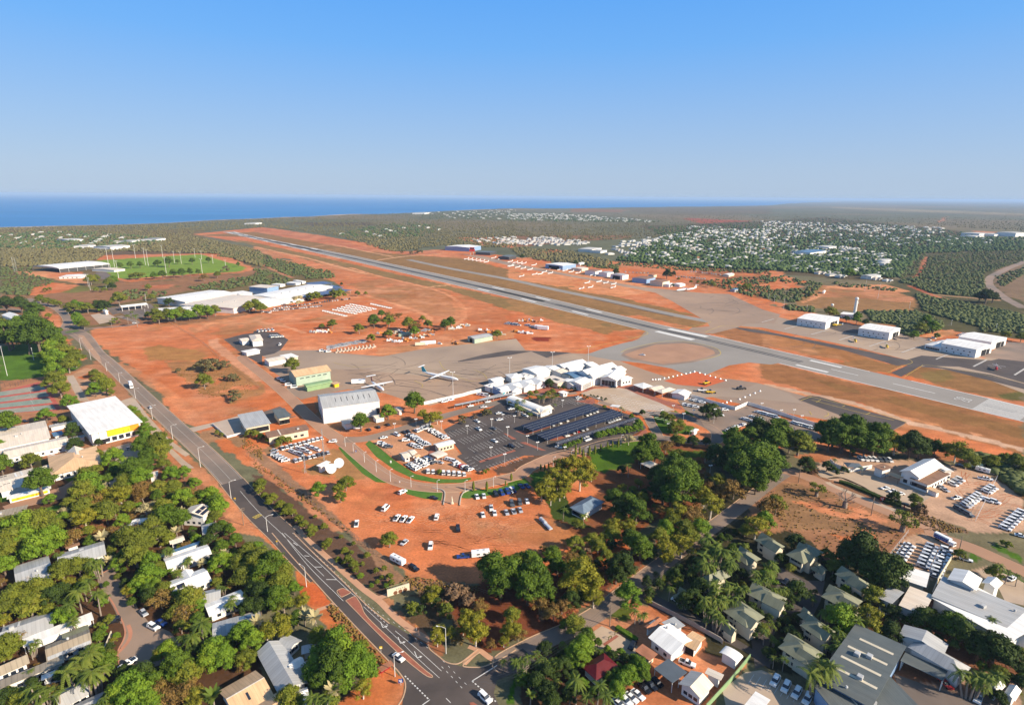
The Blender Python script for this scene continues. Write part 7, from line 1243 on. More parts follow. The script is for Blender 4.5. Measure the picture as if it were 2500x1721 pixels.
grove('C3','among the villas and workshops',[(870,170,150,'d'),(950,240,150,'d'),(780,210,110,'d'),(1130,330,150,'d'),(1090,420,110,'d'),(1010,330,130,'d'),(300,70,80,'d'),(30,290,70,'P'),(100,280,60,'P'),(40,380,90,'l'),(160,480,60,'P'),(640,290,70,'m'),(980,560,90,'m'),(570,660,70,'P'),(800,680,80,'P'),(700,740,130,'l'),(770,800,80,'l'),(940,750,110,'g'),(1000,800,60,'y'),(1130,870,90,'d'),(1160,700,80,'d'),(1440,770,100,'d'),(1400,720,60,'m'),(1710,680,90,'d'),(1650,650,60,'m'),(1700,830,110,'b'),(1760,900,110,'d'),(1640,780,80,'d'),(2000,860,110,'b'),(2100,890,120,'b'),(2150,960,100,'b'),(1940,980,120,'d'),(2070,1020,130,'d'),(2200,1060,80,'d'),(2050,760,60,'p'),(580,830,70,'p'),(640,900,70,'P'),(620,970,60,'P'),(380,1030,60,'p'),(470,1080,60,'P'),(540,1170,120,'P'),(540,1150,100,'c'),(110,1100,45,'p'),(200,1100,55,'p'),(1900,1240,90,'P'),(1880,1320,60,'m'),(2030,1230,75,'P'),(1960,1330,50,'P'),(2100,1450,60,'d'),(190,680,80,'sd'),(160,620,50,'d'),(310,500,90,'d'),(240,560,60,'d'),(2090,280,60,'p'),(2060,350,60,'m'),(2180,330,45,'p'),(2270,370,40,'p'),(2130,90,25,'sm'),(2180,110,30,'sm'),(1750,180,45,'m'),(1800,170,35,'p'),(1070,560,40,'P'),(30,860,60,'p'),(250,300,45,'m'),(1010,430,50,'m'),(1790,640,40,'m')],'trees among the villas and workshops')
grove('B1','round the big white hangar',[(1415,360,95,'b'),(940,530,85,'b'),(1185,450,75,'l'),(1500,470,60,'g'),(1560,500,70,'g'),(1620,490,60,'g'),(340,40,70,'m')],'trees near the hangars');grove('B1','in the gardens of the car yards',[(240,700,50,'m'),(300,700,40,'m'),(210,740,30,'m'),(130,700,30,'m'),(1840,525,50,'sb'),(1950,500,30,'st'),(2060,465,45,'sb'),(2300,370,50,'d'),(1640,990,30,'sm'),(2070,970,20,'sm'),(2040,990,30,'sm'),(1570,590,20,'sm')],'garden shrubs of the car yards')
grove('T','in the terminal garden',[(1000,410,75,'d'),(980,380,40,'d'),(740,550,50,'m'),(780,570,45,'p'),(820,540,40,'m'),(860,590,45,'P'),(920,580,50,'P'),(980,560,55,'m'),(1040,530,55,'m'),(1090,560,45,'P'),(1040,590,40,'P'),(1190,470,30,'d'),(1130,470,25,'m'),(740,600,30,'P'),(880,620,30,'l'),(1070,700,45,'p'),(650,640,60,'p'),(570,640,50,'p'),(590,720,60,'P'),(660,770,40,'P'),(540,690,40,'P'),(470,690,40,'sm'),(750,820,40,'P'),(1740,735,35,'m'),(1980,770,50,'w'),(2250,800,35,'d'),(2110,860,40,'l'),(200,820,35,'sm'),(130,830,35,'sb'),(90,810,30,'sm'),(1470,600,30,'sd'),(1510,620,28,'sd'),(1420,585,25,'sd'),(1600,595,22,'sd'),(1650,605,24,'sd'),(1700,625,26,'sd'),(1760,640,28,'sd'),(1560,585,20,'sd'),(1300,495,25,'sd'),(1350,495,20,'sd')],'garden plants at the terminal')
grove('T','in the hedge below the shade car park',[(x,1010+int(80*(1-(x-1650)/600))+dy,62,'l')for x,dy in((1660,20),(1720,10),(1790,0),(1850,0),(1910,-5),(1970,0),(2030,0),(2090,5),(2150,10))]+[(2200,960,75,'l'),(2220,1010,60,'l')]+[(1210,1260,45,'l'),(1270,1240,50,'l'),(1330,1220,50,'l'),(1390,1200,45,'l')],'hedge trees at the shade car park')
grove('T','in the row by the lawn',[(1435,1210,4,'i')],'slim columnar conifers by the lawn')
grove('B2','in the row beside the airport road',[(600,800,5,'i'),(598,860,6,'i'),(634,830,5.5,'i'),(664,860,6,'i'),(720,840,6.5,'i'),(770,825,6,'i'),(820,800,5,'i'),(880,775,4.5,'i'),(924,770,4.5,'i'),(975,765,5.5,'i'),(480,925,5,'i'),(440,930,4.5,'i'),(290,970,4,'i'),(325,980,4.5,'i'),(360,960,4,'i'),(28,1060,4.5,'i'),(560,900,5,'i')],'slim columnar conifers by the lawn')
grove('B1','beside the entrance to the dirt car park',[(1942,1155,6,'i'),(2060,1155,6,'i'),(2225,1110,3.5,'i'),(2280,1060,4,'i')],'slim columnar conifers by the lawn')
grove('B2','in the exit road garden',[(1390,500,50,'m'),(1440,510,50,'m'),(1470,590,60,'m'),(1520,570,60,'m'),(1500,600,60,'y'),(1370,470,30,'l'),(1190,455,30,'d'),(1610,590,45,'p'),(1580,600,25,'p'),(1850,410,20,'sm')],'plants in the exit road garden')
grove('A1','in the open dirt north of the compounds',[(600,1215,30,'m'),(690,1195,48,'m'),(930,1240,50,'m'),(1125,1105,35,'b'),(1060,1165,60,'b'),(1200,1120,55,'y'),(1190,1165,65,'m'),(1280,1120,40,'y'),(1370,1190,70,'m'),(1420,1230,70,'y'),(1420,1260,55,'l'),(1490,1150,35,'m'),(1540,1200,45,'m'),(1690,1200,50,'b'),(1740,1180,48,'b'),(1040,1330,45,'sm'),(1190,1280,45,'m'),(1160,1290,30,'m'),(2150,1290,50,'m'),(774,846,16,'d'),(915,925,28,'m'),(988,930,20,'m'),(1310,568,18,'sb'),(1440,566,30,'sb'),(1390,572,22,'sb'),(1480,566,22,'sb')],'trees scattered on the airport dirt')
grove('B0','on the red block right of the main road',[(1805,180,70,'m'),(1760,60,50,'sb'),(1820,50,60,'sb'),(1880,40,60,'sb'),(1940,60,50,'sb'),(1840,80,50,'sb'),(2000,40,40,'sb'),(2060,160,45,'sb'),(2100,165,30,'sb'),(2060,300,45,'sb'),(2100,330,45,'sb'),(2060,355,35,'sb'),(1580,95,25,'sb'),(1980,160,25,'sb'),(1920,640,25,'sm'),(1960,660,25,'sm'),(2200,640,40,'m'),(2260,650,40,'m'),(2300,1090,60,'m'),(2310,670,30,'d')],'bushes on the red block')
grove('A0','in the row screening the shopping centre',[(1310,1120,30,'m'),(1380,1110,50,'m'),(1400,1140,50,'m'),(1480,1110,45,'m'),(1540,1120,55,'l'),(1600,1100,50,'m'),(1670,1110,50,'l'),(1760,1080,60,'l'),(1830,1090,55,'l'),(1900,1080,45,'m'),(1940,1060,45,'l'),(2000,1060,50,'l'),(2060,1040,60,'l'),(2130,1040,60,'l'),(2200,1040,55,'m'),(2260,1030,45,'l')],'screen of trees by the shopping centre',mul=1.05)
grove('A1','in the row below the big white roofs',[(10,1030,50,'m'),(80,1010,60,'l'),(150,980,50,'l'),(210,980,60,'l'),(270,980,55,'l'),(310,980,50,'l'),(380,985,55,'w'),(500,970,45,'sm'),(550,965,50,'sm'),(710,950,50,'sm'),(760,945,50,'sm'),(60,1050,50,'m')],'screen of trees by the shopping centre',mul=1.05)
grove('A0','round the shopping street',[(610,1040,35,'m'),(650,1060,45,'m'),(660,1020,40,'l'),(720,1040,45,'l'),(770,1050,45,'m'),(860,1040,40,'d'),(920,1035,45,'d'),(900,1060,30,'l'),(680,1140,45,'l'),(700,1180,45,'l'),(740,1200,40,'m'),(1050,975,60,'m'),(1490,1000,40,'d'),(1380,1030,30,'p'),(1120,1120,30,'p'),(1200,1120,40,'p'),(1160,1090,25,'p'),(980,1170,25,'p'),(1020,1180,30,'sm'),(350,975,35,'m'),(420,995,35,'m'),(480,1010,30,'m'),(520,1020,25,'m'),(960,830,40,'m'),(1000,800,35,'l'),(990,860,30,'d'),(800,800,45,'m'),(850,790,30,'m'),(850,900,22,'sm'),(920,900,22,'sm'),(400,905,20,'sm'),(440,895,18,'sm'),(1310,870,28,'m'),(1800,780,40,'y'),(1920,760,30,'m'),(1340,960,30,'m')],'trees round the shopping street')
grove('A0','on the green playing field',[(1060,680,26,'b'),(1152,672,26,'b'),(1236,670,24,'b'),(1395,654,28,'b'),(1490,650,34,'b'),(1370,668,18,'b'),(1568,645,18,'b'),(1698,640,24,'b'),(1843,632,22,'b'),(1362,768,32,'l'),(1436,756,32,'b'),(1534,748,32,'b'),(1606,744,32,'b'),(1680,738,28,'b'),(1752,735,24,'b'),(1165,785,30,'sm'),(1210,782,35,'sm'),(1260,780,30,'sm'),(2106,672,18,'b'),(1990,722,35,'sb')],'trees dotted over the playing field')
grove('A2','by the general aviation hangars',[(955,735,32,'d'),(1410,755,42,'d'),(1466,752,24,'d'),(1460,856,16,'d'),(600,660,25,'d'),(1510,800,18,'m'),(1620,825,18,'m'),(1680,830,18,'m'),(1740,835,25,'m'),(1810,850,28,'m'),(1960,840,28,'m'),(2100,875,35,'m'),(2050,890,20,'m'),(2130,860,25,'l'),(125,605,22,'d')],'trees by the far hangars')
grove('A3','near the far side hangars',[(600,1090,50,'m'),(640,1100,40,'m'),(850,1120,35,'l'),(840,1160,35,'l'),(750,1150,28,'d'),(920,1180,30,'d'),(1990,940,55,'d'),(2050,950,45,'d'),(1930,950,40,'d'),(2160,1290,35,'m'),(2300,1310,40,'m'),(1550,1310,28,'sm'),(780,745,45,'l'),(430,940,20,'m'),(480,945,15,'m'),(1520,1220,50,'l'),(1400,1230,50,'m'),(1460,1170,45,'l'),(1350,1290,35,'l')],'trees by the far hangars')
NOGO=[(p_.x,p_.y)for w_ in(CUL,SIDE,MR)for p_ in w_ for _ in(0,)]+[(G('C0',x_,y_).x,G('C0',x_,y_).y)for x_ in range(1080,1580,60)for y_ in range(760,1200,60)]+[(G('C3',x_,y_).x,G('C3',x_,y_).y)for x_ in range(100,560,60)for y_ in range(330,760,60)]
infill('B0',[(600,1060),(1300,930),(1800,1100),(1990,1400),(2200,1800),(1700,1900),(0,1900),(0,1450),(560,1400)],60,2.0,4.2,'mmlbgys','in the thicket below the school','small trees of the residential blocks',71)
infill('C0',[(0,60),(1900,0),(2200,300),(2319,700),(2319,1180),(1900,1300),(1500,1522),(0,1522)],80,1.4,3.0,'mmlbPygd','between the roofs by the cul-de-sac','small trees of the residential blocks',72)
infill('C2',[(1000,560),(1700,0),(2319,0),(2319,900),(1900,850),(1250,600)],35,1.4,3.2,'dPbmd','filling gaps beside the villas','small trees of the villas',73)
infill('C3',[(0,250),(500,200),(900,300),(1000,1000),(700,1200),(0,1150)],50,1.3,3.0,'dPbmdd','wedged between villa walls','small trees of the villas',74)
infill('C3',[(1000,620),(1500,640),(2319,1000),(2319,1500),(1900,1200),(1200,800)],30,1.6,3.6,'dbm','beside the long white warehouse','small trees of the workshops',75)
infill('C2',[(100,1150),(700,950),(1200,1150),(1000,1500),(120,1500)],30,1.5,3.4,'dblP','round the red roof','small trees at the red roof',76)
infill('B2',[(900,1200),(1750,850),(1800,1250),(1000,1522)],40,1.8,3.8,'ymdgy','in the park undergrowth','small trees of the park',77)
infill('C2',[(0,560),(300,200),(1300,0),(1250,200),(430,780)],35,1.6,3.4,'ymdy','under the side street stand','small trees of the side street',78)
def hedge(k,pts,wd,h,label,leaf='leaf_dark'):
 w_=path(k,pts,6);m=MB();tint=[];rng=random.Random(4)
 L,R=ribbon_pts(w_,wd*.8)
 for i in range(len(w_)-1):
  a,b,c,d=L[i],R[i],R[i+1],L[i+1];u=Vector((0,0,h*.86))
  for f in([a+u,b+u,c+u,d+u],[b,c,c+u,b+u],[a,a+u,d+u,d]):m.poly(f);tint.append(.3)
  for _ in range(int((b-c).length*26)):
   p=a.lerp(d,rng.random()).lerp(b.lerp(c,rng.random()),rng.random())+Vector((0,0,h*rng.uniform(.82,1.05)));leaf_card(m,tint,p,Vector((rng.uniform(-.6,.6),rng.uniform(-.6,.6),1)).normalized(),.24,rng,rng.random())
   s=rng.choice((a.lerp(d,rng.random()),b.lerp(c,rng.random())));leaf_card(m,tint,s+Vector((0,0,h*rng.random())),Vector((rng.uniform(-1,1),rng.uniform(-1,1),.3)).normalized(),.24,rng,rng.random())
 o=m.build('hedge',[leaf],tint=tint);tag(o,label,'hedge');return o
hedge('B3',[(680,1080),(760,1100),(880,1150),(1000,1200),(1120,1260),(1230,1290)],3.2,1.5,'long dark clipped hedge on the kerb before the car hire building')
hedge('C2',[(960,840),(1050,900),(1140,960)],2.0,1.3,'green hedge beside the shop drive','leaf_bright');hedge('C2',[(900,935),(905,940)],1.6,1.4,'left clipped ball on the brick island','leaf_mid');hedge('C2',[(955,892),(960,897)],1.6,1.4,'right clipped ball on the brick island','leaf_mid')
hedge('C0',[(390,940),(460,930),(540,900)],2,1.6,'dark hedge between the white and fawn roofs');hedge('B0',[(830,770),(900,860),(940,950)],2.2,1.4,'hedge beside the tan-roofed school building','leaf_mid')
def car_maker(ty,colr,lod=0):
 L,W,H={'s':(4.6,1.8,1.45),'h':(4.1,1.75,1.5),'v':(4.8,1.95,1.85),'u':(5.3,1.9,1.8),'n':(5.2,2.0,2.3)}[ty]
 def f():
  m=MB();X,Y=L/2,W/2;bh=H*.56 if ty!='n' else H*.5
  prof=[(-X,.35),(X,.35),(X,bh*.85),(X*.55,bh),(-X*.97,bh*1.02)]
  rings=[[(x,-Y*s,z)if 1 else 0 for x,z in prof]for s in(1,)]
  m.prism([(y,z)for y,z in((-Y,.32),(Y,.32),(Y,bh*.8),(Y*.92,bh),(-Y*.92,bh),(-Y,bh*.8))],-X,X*.97)
  a0,a1,b0,b1={'s':(-.78,.38,-.45,.08),'h':(-.95,.42,-.72,.1),'v':(-.97,.45,-.88,.2),'u':(-.3,.42,-.2,.12),'n':(-.97,.8,-.93,.55)}[ty]
  lo=[(a0*X,-Y*.9),(a1*X,-Y*.9),(a1*X,Y*.9),(a0*X,Y*.9)];hi=[(b0*X,-Y*.72),(b1*X,-Y*.72),(b1*X,Y*.72),(b0*X,Y*.72)]
  g=MB();g.loft([[(x,y,bh-.02)for x,y in lo],[(x,y,H-.05)for x,y in hi]],caps=False)
  m.loft([[(x,y,H-.06)for x,y in hi],[(x*.97,y*.95,H)for x,y in hi]])
  for sx,sy in((b0,1),(b0,-1)):m.poly([(a0*X,sy*Y*.9,bh),(a0*X+.25,sy*Y*.9,bh),(sx*X+.25,sy*Y*.73,H-.04),(sx*X,sy*Y*.73,H-.04)])
  if ty in 'vn':m.box((a0+.06)*X,-Y*.9,bh,(a0+.5)*X,-Y*.83,H-.3);m.box((a0+.06)*X,Y*.83,bh,(a0+.5)*X,Y*.9,H-.3)
  if ty=='u':g.box(-X*.93,-Y*.78,bh+.01,-X*.34,Y*.78,bh+.05)
  if lod:
   g.m=[1]*len(g.f);n=len(m.v);m.v+=g.v;m.f+=[tuple(i+n for i in q_)for q_ in g.f];m.m+=g.m;m.uv+=g.uv
   return tag(m.build('parked_car',[colr,'glass']),'','car')
  o=thing('parked_car','','car');m.build('body',[colr],o);g.build('window',['glass'],o)
  w_=MB();w_.cyl((0,-.12,0),(0,.12,0),.34,.34,10);me=w_.mesh('wheel',['tyre'])
  for sx in(-.62,.64):
   for sy in(-1,1):link('wheel',me,o,(sx*X,sy*(Y-.1),.34))
  return o
 return f
PC={'w':('white_paint','white'),'s':('silver_paint','silver'),'g':('grey_paint','grey'),'k':('black_paint','black'),'b':('blue_paint','blue'),'r':('red_paint','red')}
TY={'s':'sedan','h':'hatchback','v':'four-wheel drive','u':'ute','n':'van'}
CATS={'s':'car','h':'car','v':'car','u':'ute','n':'van'}
rc=random.Random(5)
def cars(k,a,b,n,hv,place,ty='svhvu',cl='wwwwwsg',grp=None,far=0):
 """n cars from a to b, nose along hv (survey vector)"""
 order=range(n)if a[0]<=b[0]else range(n-1,-1,-1);
 for i in range(n):
  f=(i/(n-1)if n>1 else 0);x,y=a[0]+(b[0]-a[0])*f+rc.uniform(-1,1),a[1]+(b[1]-a[1])*f+rc.uniform(-1,1)
  p=G(k,x,y+3);p2=G(k,x+hv[0]*.3,y+3+hv[1]*.3);d=p2-p;t=rc.choice(ty);c=rc.choice(cl);j=i if a[0]<=b[0]else n-1-i
  if far:
   if(t,c)not in FC:o=car_maker(t,c and PC[c][0],1)();FC[(t,c)]=([tuple(v.co)for v in o.data.vertices],[tuple(p_.vertices)for p_ in o.data.polygons],[p_.material_index for p_ in o.data.polygons]);bpy.data.objects.remove(o)
   V_,F_2,I_=FC[(t,c)];n_=len(FM.v);an=math.atan2(d.y,d.x);ca,sa=math.cos(an),math.sin(an);FM.v+=[(v[0]*ca-v[1]*sa+p.x,v[0]*sa+v[1]*ca+p.y,v[2]+.09)for v in V_];FM.f+=[tuple(q_+n_ for q_ in f_)for f_ in F_2];FM.m+=[6 if q_ else 'wsgkbr'.index(c)for q_ in I_];continue
  lab_='%s %s %s'%(PC[c][1],TY[t],place)+(', %s from the left'%ordn(j)if n>1 else '')
  o=placed(('car',t,c,far),car_maker(t,PC[c][0],far),(p.x,p.y,.09),math.atan2(d.y,d.x)+rc.uniform(-.05,.05),lab_,grp or(('cars '+place)if n>1 else None),1.04,CATS[t])
R=cars;FC={};FM=MB()
R('B1',(255,780),(600,690),10,(-20,-40),'in the top row beside the radio mast');R('B1',(340,810),(410,840),3,(90,30),'in the middle left block by the mast','nv');R('B1',(400,785),(480,815),3,(90,30),'in the middle block by the mast','nv');R('B1',(480,765),(560,795),3,(90,30),'in the middle right block by the mast','nv')
R('B1',(185,800),(190,802),1,(100,5),'alone at the upper left of the mast yard');R('B1',(185,835),(280,890),5,(90,-15),'in the left column by the mast yard fence');R('B1',(370,890),(655,820),8,(-25,-45),'in the lower row beside the dishes');R('B1',(700,722),(702,722),1,(-90,5),'standing beside the airport road','v','w')
R('B1',(1015,615),(1185,572),3,(-60,-40),'parked before the huge hangar','h','k');R('B1',(920,600),(922,600),1,(60,0),'under the tree at the huge hangar','n','w');R('B1',(1150,685),(1152,685),1,(90,-15),'driving into the hire yard','s','w');R('B1',(1265,660),(1266,660),1,(60,30),'by the hire yard entrance','v','w');R('B1',(1330,640),(1365,632),2,(60,30),'by the hire yard gate','s','gk')
R('B1',(1380,660),(1530,750),10,(90,-12),'in the long middle row of the hire yard');R('B1',(1440,625),(1550,580),6,(-60,-40),'in the upper left row of the hire yard');R('B1',(1570,620),(1700,690),9,(90,-12),'in the upper right row of the hire yard');R('B1',(1125,735),(1195,768),4,(90,-5),'along the lawn fence of the hire yard');R('B1',(1345,710),(1346,710),1,(90,-5),'in the middle of the hire yard','v','w');R('B1',(1400,745),(1460,775),4,(90,10),'beside the middle row of the hire yard')
for j_,(x_,y_)in enumerate(((1375,920),(1450,890),(1520,865))):R('B1',(x_,y_),(x_+70,y_+42),4,(-60,-40)if j_==9 else(60,-30),'in the packed lower block, %s file'%ORD[j_],grp='cars in the packed lower block of the hire yard')
R('B1',(1540,985),(1860,1010),8,(-10,-60),'along the lawn below the hire canopy',cl='wwwsk');R('B1',(1720,880),(1770,895),3,(90,20),'right of the hire canopy','v','w');R('B1',(1790,920),(1915,970),6,(80,-30),'in the right row of the hire yard',cl='wwrgk');R('B1',(1580,890),(1581,890),1,(80,20),'under the hire canopy','s','w');R('B1',(1645,905),(1646,905),1,(80,20),'beside the hire canopy','s','s')
for x_,y_,t_,c_,h_,pl_ in((2130,715,'s','w',(60,30),'crossing the middle of the dark car park'),(2275,765,'v','k',(60,20),'at the right of the dark car park'),(1990,610,'u','w',(60,40),'in the top row of the dark car park'),(2120,605,'s','g',(60,25),'beside the brick strip'),(1975,540,'s','w',(60,30),'at the top corner of the dark car park'),(2175,527,'s','w',(70,-10),'below the barrel hall drive'),(2170,468,'s','w',(70,-10),'left of the drive island'),(2275,430,'s','w',(70,-10),'above the drive island'),(2035,415,'s','w',(80,-5),'on the terminal road'),(1915,405,'s','w',(80,-15),'on the terminal road near the wall'),(2070,368,'s','w',(80,-15),'before the covered walkway'),(1685,368,'v','w',(60,-10),'behind the white wall'),(1740,352,'v','w',(60,-10),'behind the white wall at its right')):R('B1',(x_,y_),(x_,y_),1,h_,pl_,t_,c_)
R('T',(590,815),(680,860),3,(60,20),'beside the barrel hall palms','s','w');R('T',(490,770),(491,770),1,(70,-10),'left of the barrel hall palms','s','w');R('T',(1395,615),(1396,615),1,(80,-5),'in the upper car park','s','w');R('T',(1865,475),(1866,475),1,(90,5),'before the glass entrance','s','k');R('T',(60,575),(150,590),3,(80,10),'by the terminal left end','nv','w');R('T',(1040,985),(1230,925),3,(50,30),'under the first solar canopy','s','wws');R('T',(1495,850),(1630,800),4,(50,30),'at the right of the first canopy','sh','wws');R('T',(1210,1125),(1240,1120),2,(50,30),'at the left of the second canopy','s','w');R('T',(1320,1090),(1490,1035),4,(50,30),'under the second solar canopy','sh','wsr');R('T',(1790,945),(1930,900),5,(50,30),'at the right of the second canopy','sh','ws');R('T',(1480,1185),(1530,1165),3,(50,30),'below the third canopy','sv','w');R('T',(1130,1285),(1131,1285),1,(60,10),'at the end of the third canopy','s','w')
R('B2',(1570,395),(1660,415),5,(70,8),'in the lower row right of the stalls','sv','w');R('B2',(1620,350),(1720,375),3,(70,8),'in the upper row right of the stalls','sv','w');R('B2',(1880,490),(1920,440),2,(70,0),'beside the dark round tree','v','w')
R('B2',(2090,520),(2180,550),4,(60,15),'in the lower hire return row','sv','w');R('B2',(2160,500),(2240,525),4,(60,15),'in the middle hire return row','sv','w');R('B2',(2210,460),(2319,490),5,(60,12),'in the upper hire return row','sv','w');R('B2',(1940,620),(2080,570),7,(60,-20),'in the blue-shadowed row by the lawn','sv','wwwb');R('B3',(20,475),(130,505),6,(50,20),'against the long white wall','v','w');R('B3',(290,560),(440,600),8,(50,20),'in the long row above the fig trees','v','w');R('B3',(480,615),(482,615),1,(60,10),'at the end of the long row','s','w')
for x_,y_,t_,c_,h_,pl_ in((1315,1170,'v','w',(70,-35),'near the lawn left of the entrance'),(1590,1220,'s','k',(50,10),'at the lawn edge in the dirt park'),(1165,1315,'n','w',(50,-50),'alone in the upper dirt car park'),(1617,1392,'v','w',(10,-50),'alone in the middle of the dirt park'),(908,1450,'u','w',(10,-50),'at the left edge of the dirt park'),(1806,1497,'v','k',(5,40),'alone in the lower dirt car park')):R('B1',(x_,y_),(x_,y_),1,h_,pl_,t_,c_)
R('B1',(1265,1400),(1385,1415),3,(45,-60),'in the trio of utes on the dirt','u','w');R('B1',(1975,1210),(2035,1205),2,(15,50),'by the two conifers','s','w');R('B1',(2140,1190),(2295,1155),4,(30,40),'along the lawn right of the conifers','v','kbb');R('B1',(2025,1370),(2130,1355),2,(15,55),'in the middle dirt row','s','w');R('B1',(2100,1310),(2101,1310),1,(15,60),'behind the middle dirt row','u','w');R('B1',(2235,1350),(2300,1340),2,(20,45),'right of the middle dirt row','s','s');R('B1',(2280,1270),(2281,1270),1,(15,50),'in the right dirt row','v','g')
R('B2',(120,1120),(170,1115),2,(40,30),'near the lawn under the gum tree','s','gb');R('B2',(35,1155),(36,1155),1,(40,35),'on the grass edge','v','w');R('B2',(40,1275),(170,1250),3,(20,50),'in the upper right dirt row','vs','wgk');R('B2',(50,1340),(110,1328),2,(20,50),'in the lower right dirt row','s','ws')
for k_,x_,y_,t_,c_,h_,pl_ in(('C1',1330,92,'h','s',(-50,40),'beside the lone bush'),('C1',1562,125,'v','w',(-5,50),'right of the lone bush'),('C1',1850,215,'u','b',(-90,5),'hitched to the right caravan'),('C1',1415,320,'v','k',(80,40),'hitched to the left caravan'),('C1',1280,1108,'s','w',(80,55),'on the road by the brick island'),('C1',2045,1465,'v','w',(80,70),'on the junction at the bottom'),('C0',1000,790,'v','k',(-90,30),'parked on the cul-de-sac drive'),('C0',1275,715,'h','s',(50,60),'at the right kerb of the cul-de-sac'),('C0',1360,840,'v','w',(90,45),'with a roof rack on the turning head'),('C0',1430,800,'s','b',(90,45),'in shade beside the turning head'),('C0',1130,1165,'u','w',(-90,60),'with a timber tray, at the bottom of the turning head'),('C0',495,1310,'u','w',(-90,40),'under the palms at bottom left'),('B0',220,540,'s','k',(50,15),'below the tennis courts'),('B0',1150,780,'h','s',(60,-15),'alone in the school car park'),('B0',1330,418,'s','s',(25,35),'following the truck on the main road'),('C2',1585,1160,'u','w',(80,30),'with a canopy on the orange yard'),('C2',1100,1000,'s','k',(-30,60),'in shade by the brick box'),('C3',1805,240,'s','w',(80,25),'on the drive beside the shop'),('C3',2210,410,'s','w',(50,-30),'by the palms right of the shop'),('C3',2290,30,'s','w',(60,15),'at the top right of the street'),('C3',1910,1470,'v','w',(-20,80),'with a roof rack at the bottom right'),('C3',2300,1310,'s','s',(-10,60),'cut by the right edge'),('C3',1620,1340,'s','r',(60,60),'in the open carport bay'),('C3',1640,1280,'s','b',(60,60),'under the pale hipped roof'),('C2',1500,605,'s','w',(60,30),'under the small villa carport')):R(k_,(x_,y_),(x_,y_),1,h_,pl_,t_,c_)
R('C2',(1210,1380),(1320,1330),3,(60,55),'below the grey shade sail','hs','k');R('C2',(980,1520),(1150,1440),4,(70,55),'along the yard hedge at the bottom','vs','wwws');R('C3',(115,1320),(400,1480),4,(-45,75),'in the bottom parking bays','v','w');R('C3',(205,440),(330,478),3,(-45,50),'in the villa car bays','vh','wwk')
R('C3',(1305,115),(1205,260),6,(75,30),'in the left file of the white-fenced yard','s','w');R('C3',(1500,125),(1420,300),7,(75,25),'in the middle file of the white-fenced yard','v','wws');R('C3',(1630,155),(1530,390),9,(75,25),'in the right file of the white-fenced yard','vs','wws')
R('B3',(875,875),(1130,890),7,(40,30),'behind the shade sail yard','v','wwwgk');R('B3',(1090,1135),(1220,1185),3,(-70,5),'on the drive before the hedge','s','w');R('B3',(1690,1100),(1750,1060),3,(60,25),'right of the showroom','v','wws');R('B3',(1590,1125),(1620,1150),2,(60,30),'behind the small brick store','s','bs');R('B3',(1990,1165),(2040,1130),3,(70,30),'in the upper hire lot row','v','w');R('B3',(1800,1290),(1920,1200),6,(70,35),'in the middle hire lot row','v','wwws');R('B3',(2000,1245),(2060,1255),2,(70,25),'right of the middle hire lot row','v','w');R('B3',(1720,1222),(1722,1222),1,(60,-10),'with a trailer in the hire lot','u','w');R('B3',(1740,1320),(1830,1370),3,(70,35),'in the lower hire lot','v','wgg');R('B3',(1750,935),(1780,945),2,(70,15),'at the top of the hire lot','sv','wk');R('B3',(1960,1050),(1990,1055),2,(80,15),'beside the fence of the hire lot','u','w');R('B3',(2300,1350),(2150,1490),7,(70,25),'in the row at the right edge','v','wwwb')
F_=dict(far=1)
R('A1',(70,1090),(140,1100),5,(40,-8),'in the front row by the shopping trees','sv','wwg',**F_);R('A1',(150,1085),(600,1040),24,(14,12),'in the lower line by the shopping centre','sv','wwsg',**F_);R('A1',(180,1065),(740,990),26,(14,12),'in the upper line by the shopping centre','sv','wwsgk',**F_);R('A1',(780,985),(845,978),4,(14,12),'at the end of the shopping lines','sv','wwk',**F_)
R('A1',(620,1085),(810,1130),10,(45,-3),'in the lower file of the storage lot','v','w',**F_);R('A1',(1045,1025),(1205,1060),9,(45,-3),'in the far file of the storage lot','v','w',**F_)
for j_ in range(5):R('A1',(710+j_*38,1075-j_*12),(900+j_*42,1108-j_*10),8,(45,-3),'in file %d of the packed storage lot'%(j_+1)if 0 else 'in the packed storage lot, %s file'%ORD[j_],'v','w',**F_)
R('B1',(225,165),(260,185),2,(60,15),'left of the sage hangar','v','w',**F_);R('B1',(305,220),(355,240),2,(60,-5),'below the sage hangar','n','w',**F_);R('A1',(230,1385),(231,1385),1,(30,-30),'turning in the sealed compound','n','w',**F_);R('A1',(40,1265),(165,1255),5,(30,12),'along the top of the sealed compound','un','w',**F_);R('A1',(150,1315),(250,1310),6,(35,14),'inside the sealed compound','un','w',**F_);R('A1',(1645,1375),(1646,1375),1,(60,10),'on the orange works yard','v','w',**F_);R('A1',(2230,1200),(2319,1210),6,(40,6),'in the scrap rows by the runway','un','ws',**F_);R('A1',(600,1440),(660,1445),3,(40,-4),'by the timber stacks','un','w',**F_)
R('A2',(10,1190),(100,1210),6,(40,8),'in the upper equipment rows','un','w',**F_);R('A2',(165,1210),(250,1235),5,(40,8),'in the lower equipment rows','un','w',**F_);R('A2',(1190,1475),(1191,1475),1,(40,5),'on the dirt taxiway island','u','w',**F_);R('A3',(1740,1300),(1790,1285),5,(30,-25),'in the shadow by the twin hangars','sv','ws',**F_);R('A3',(1480,1340),(1560,1310),3,(40,10),'on the road to the scalloped hall','sv','wk',**F_);R('A3',(1150,1315),(1175,1335),2,(40,5),'beside the middle hangar','sv','wg',**F_)
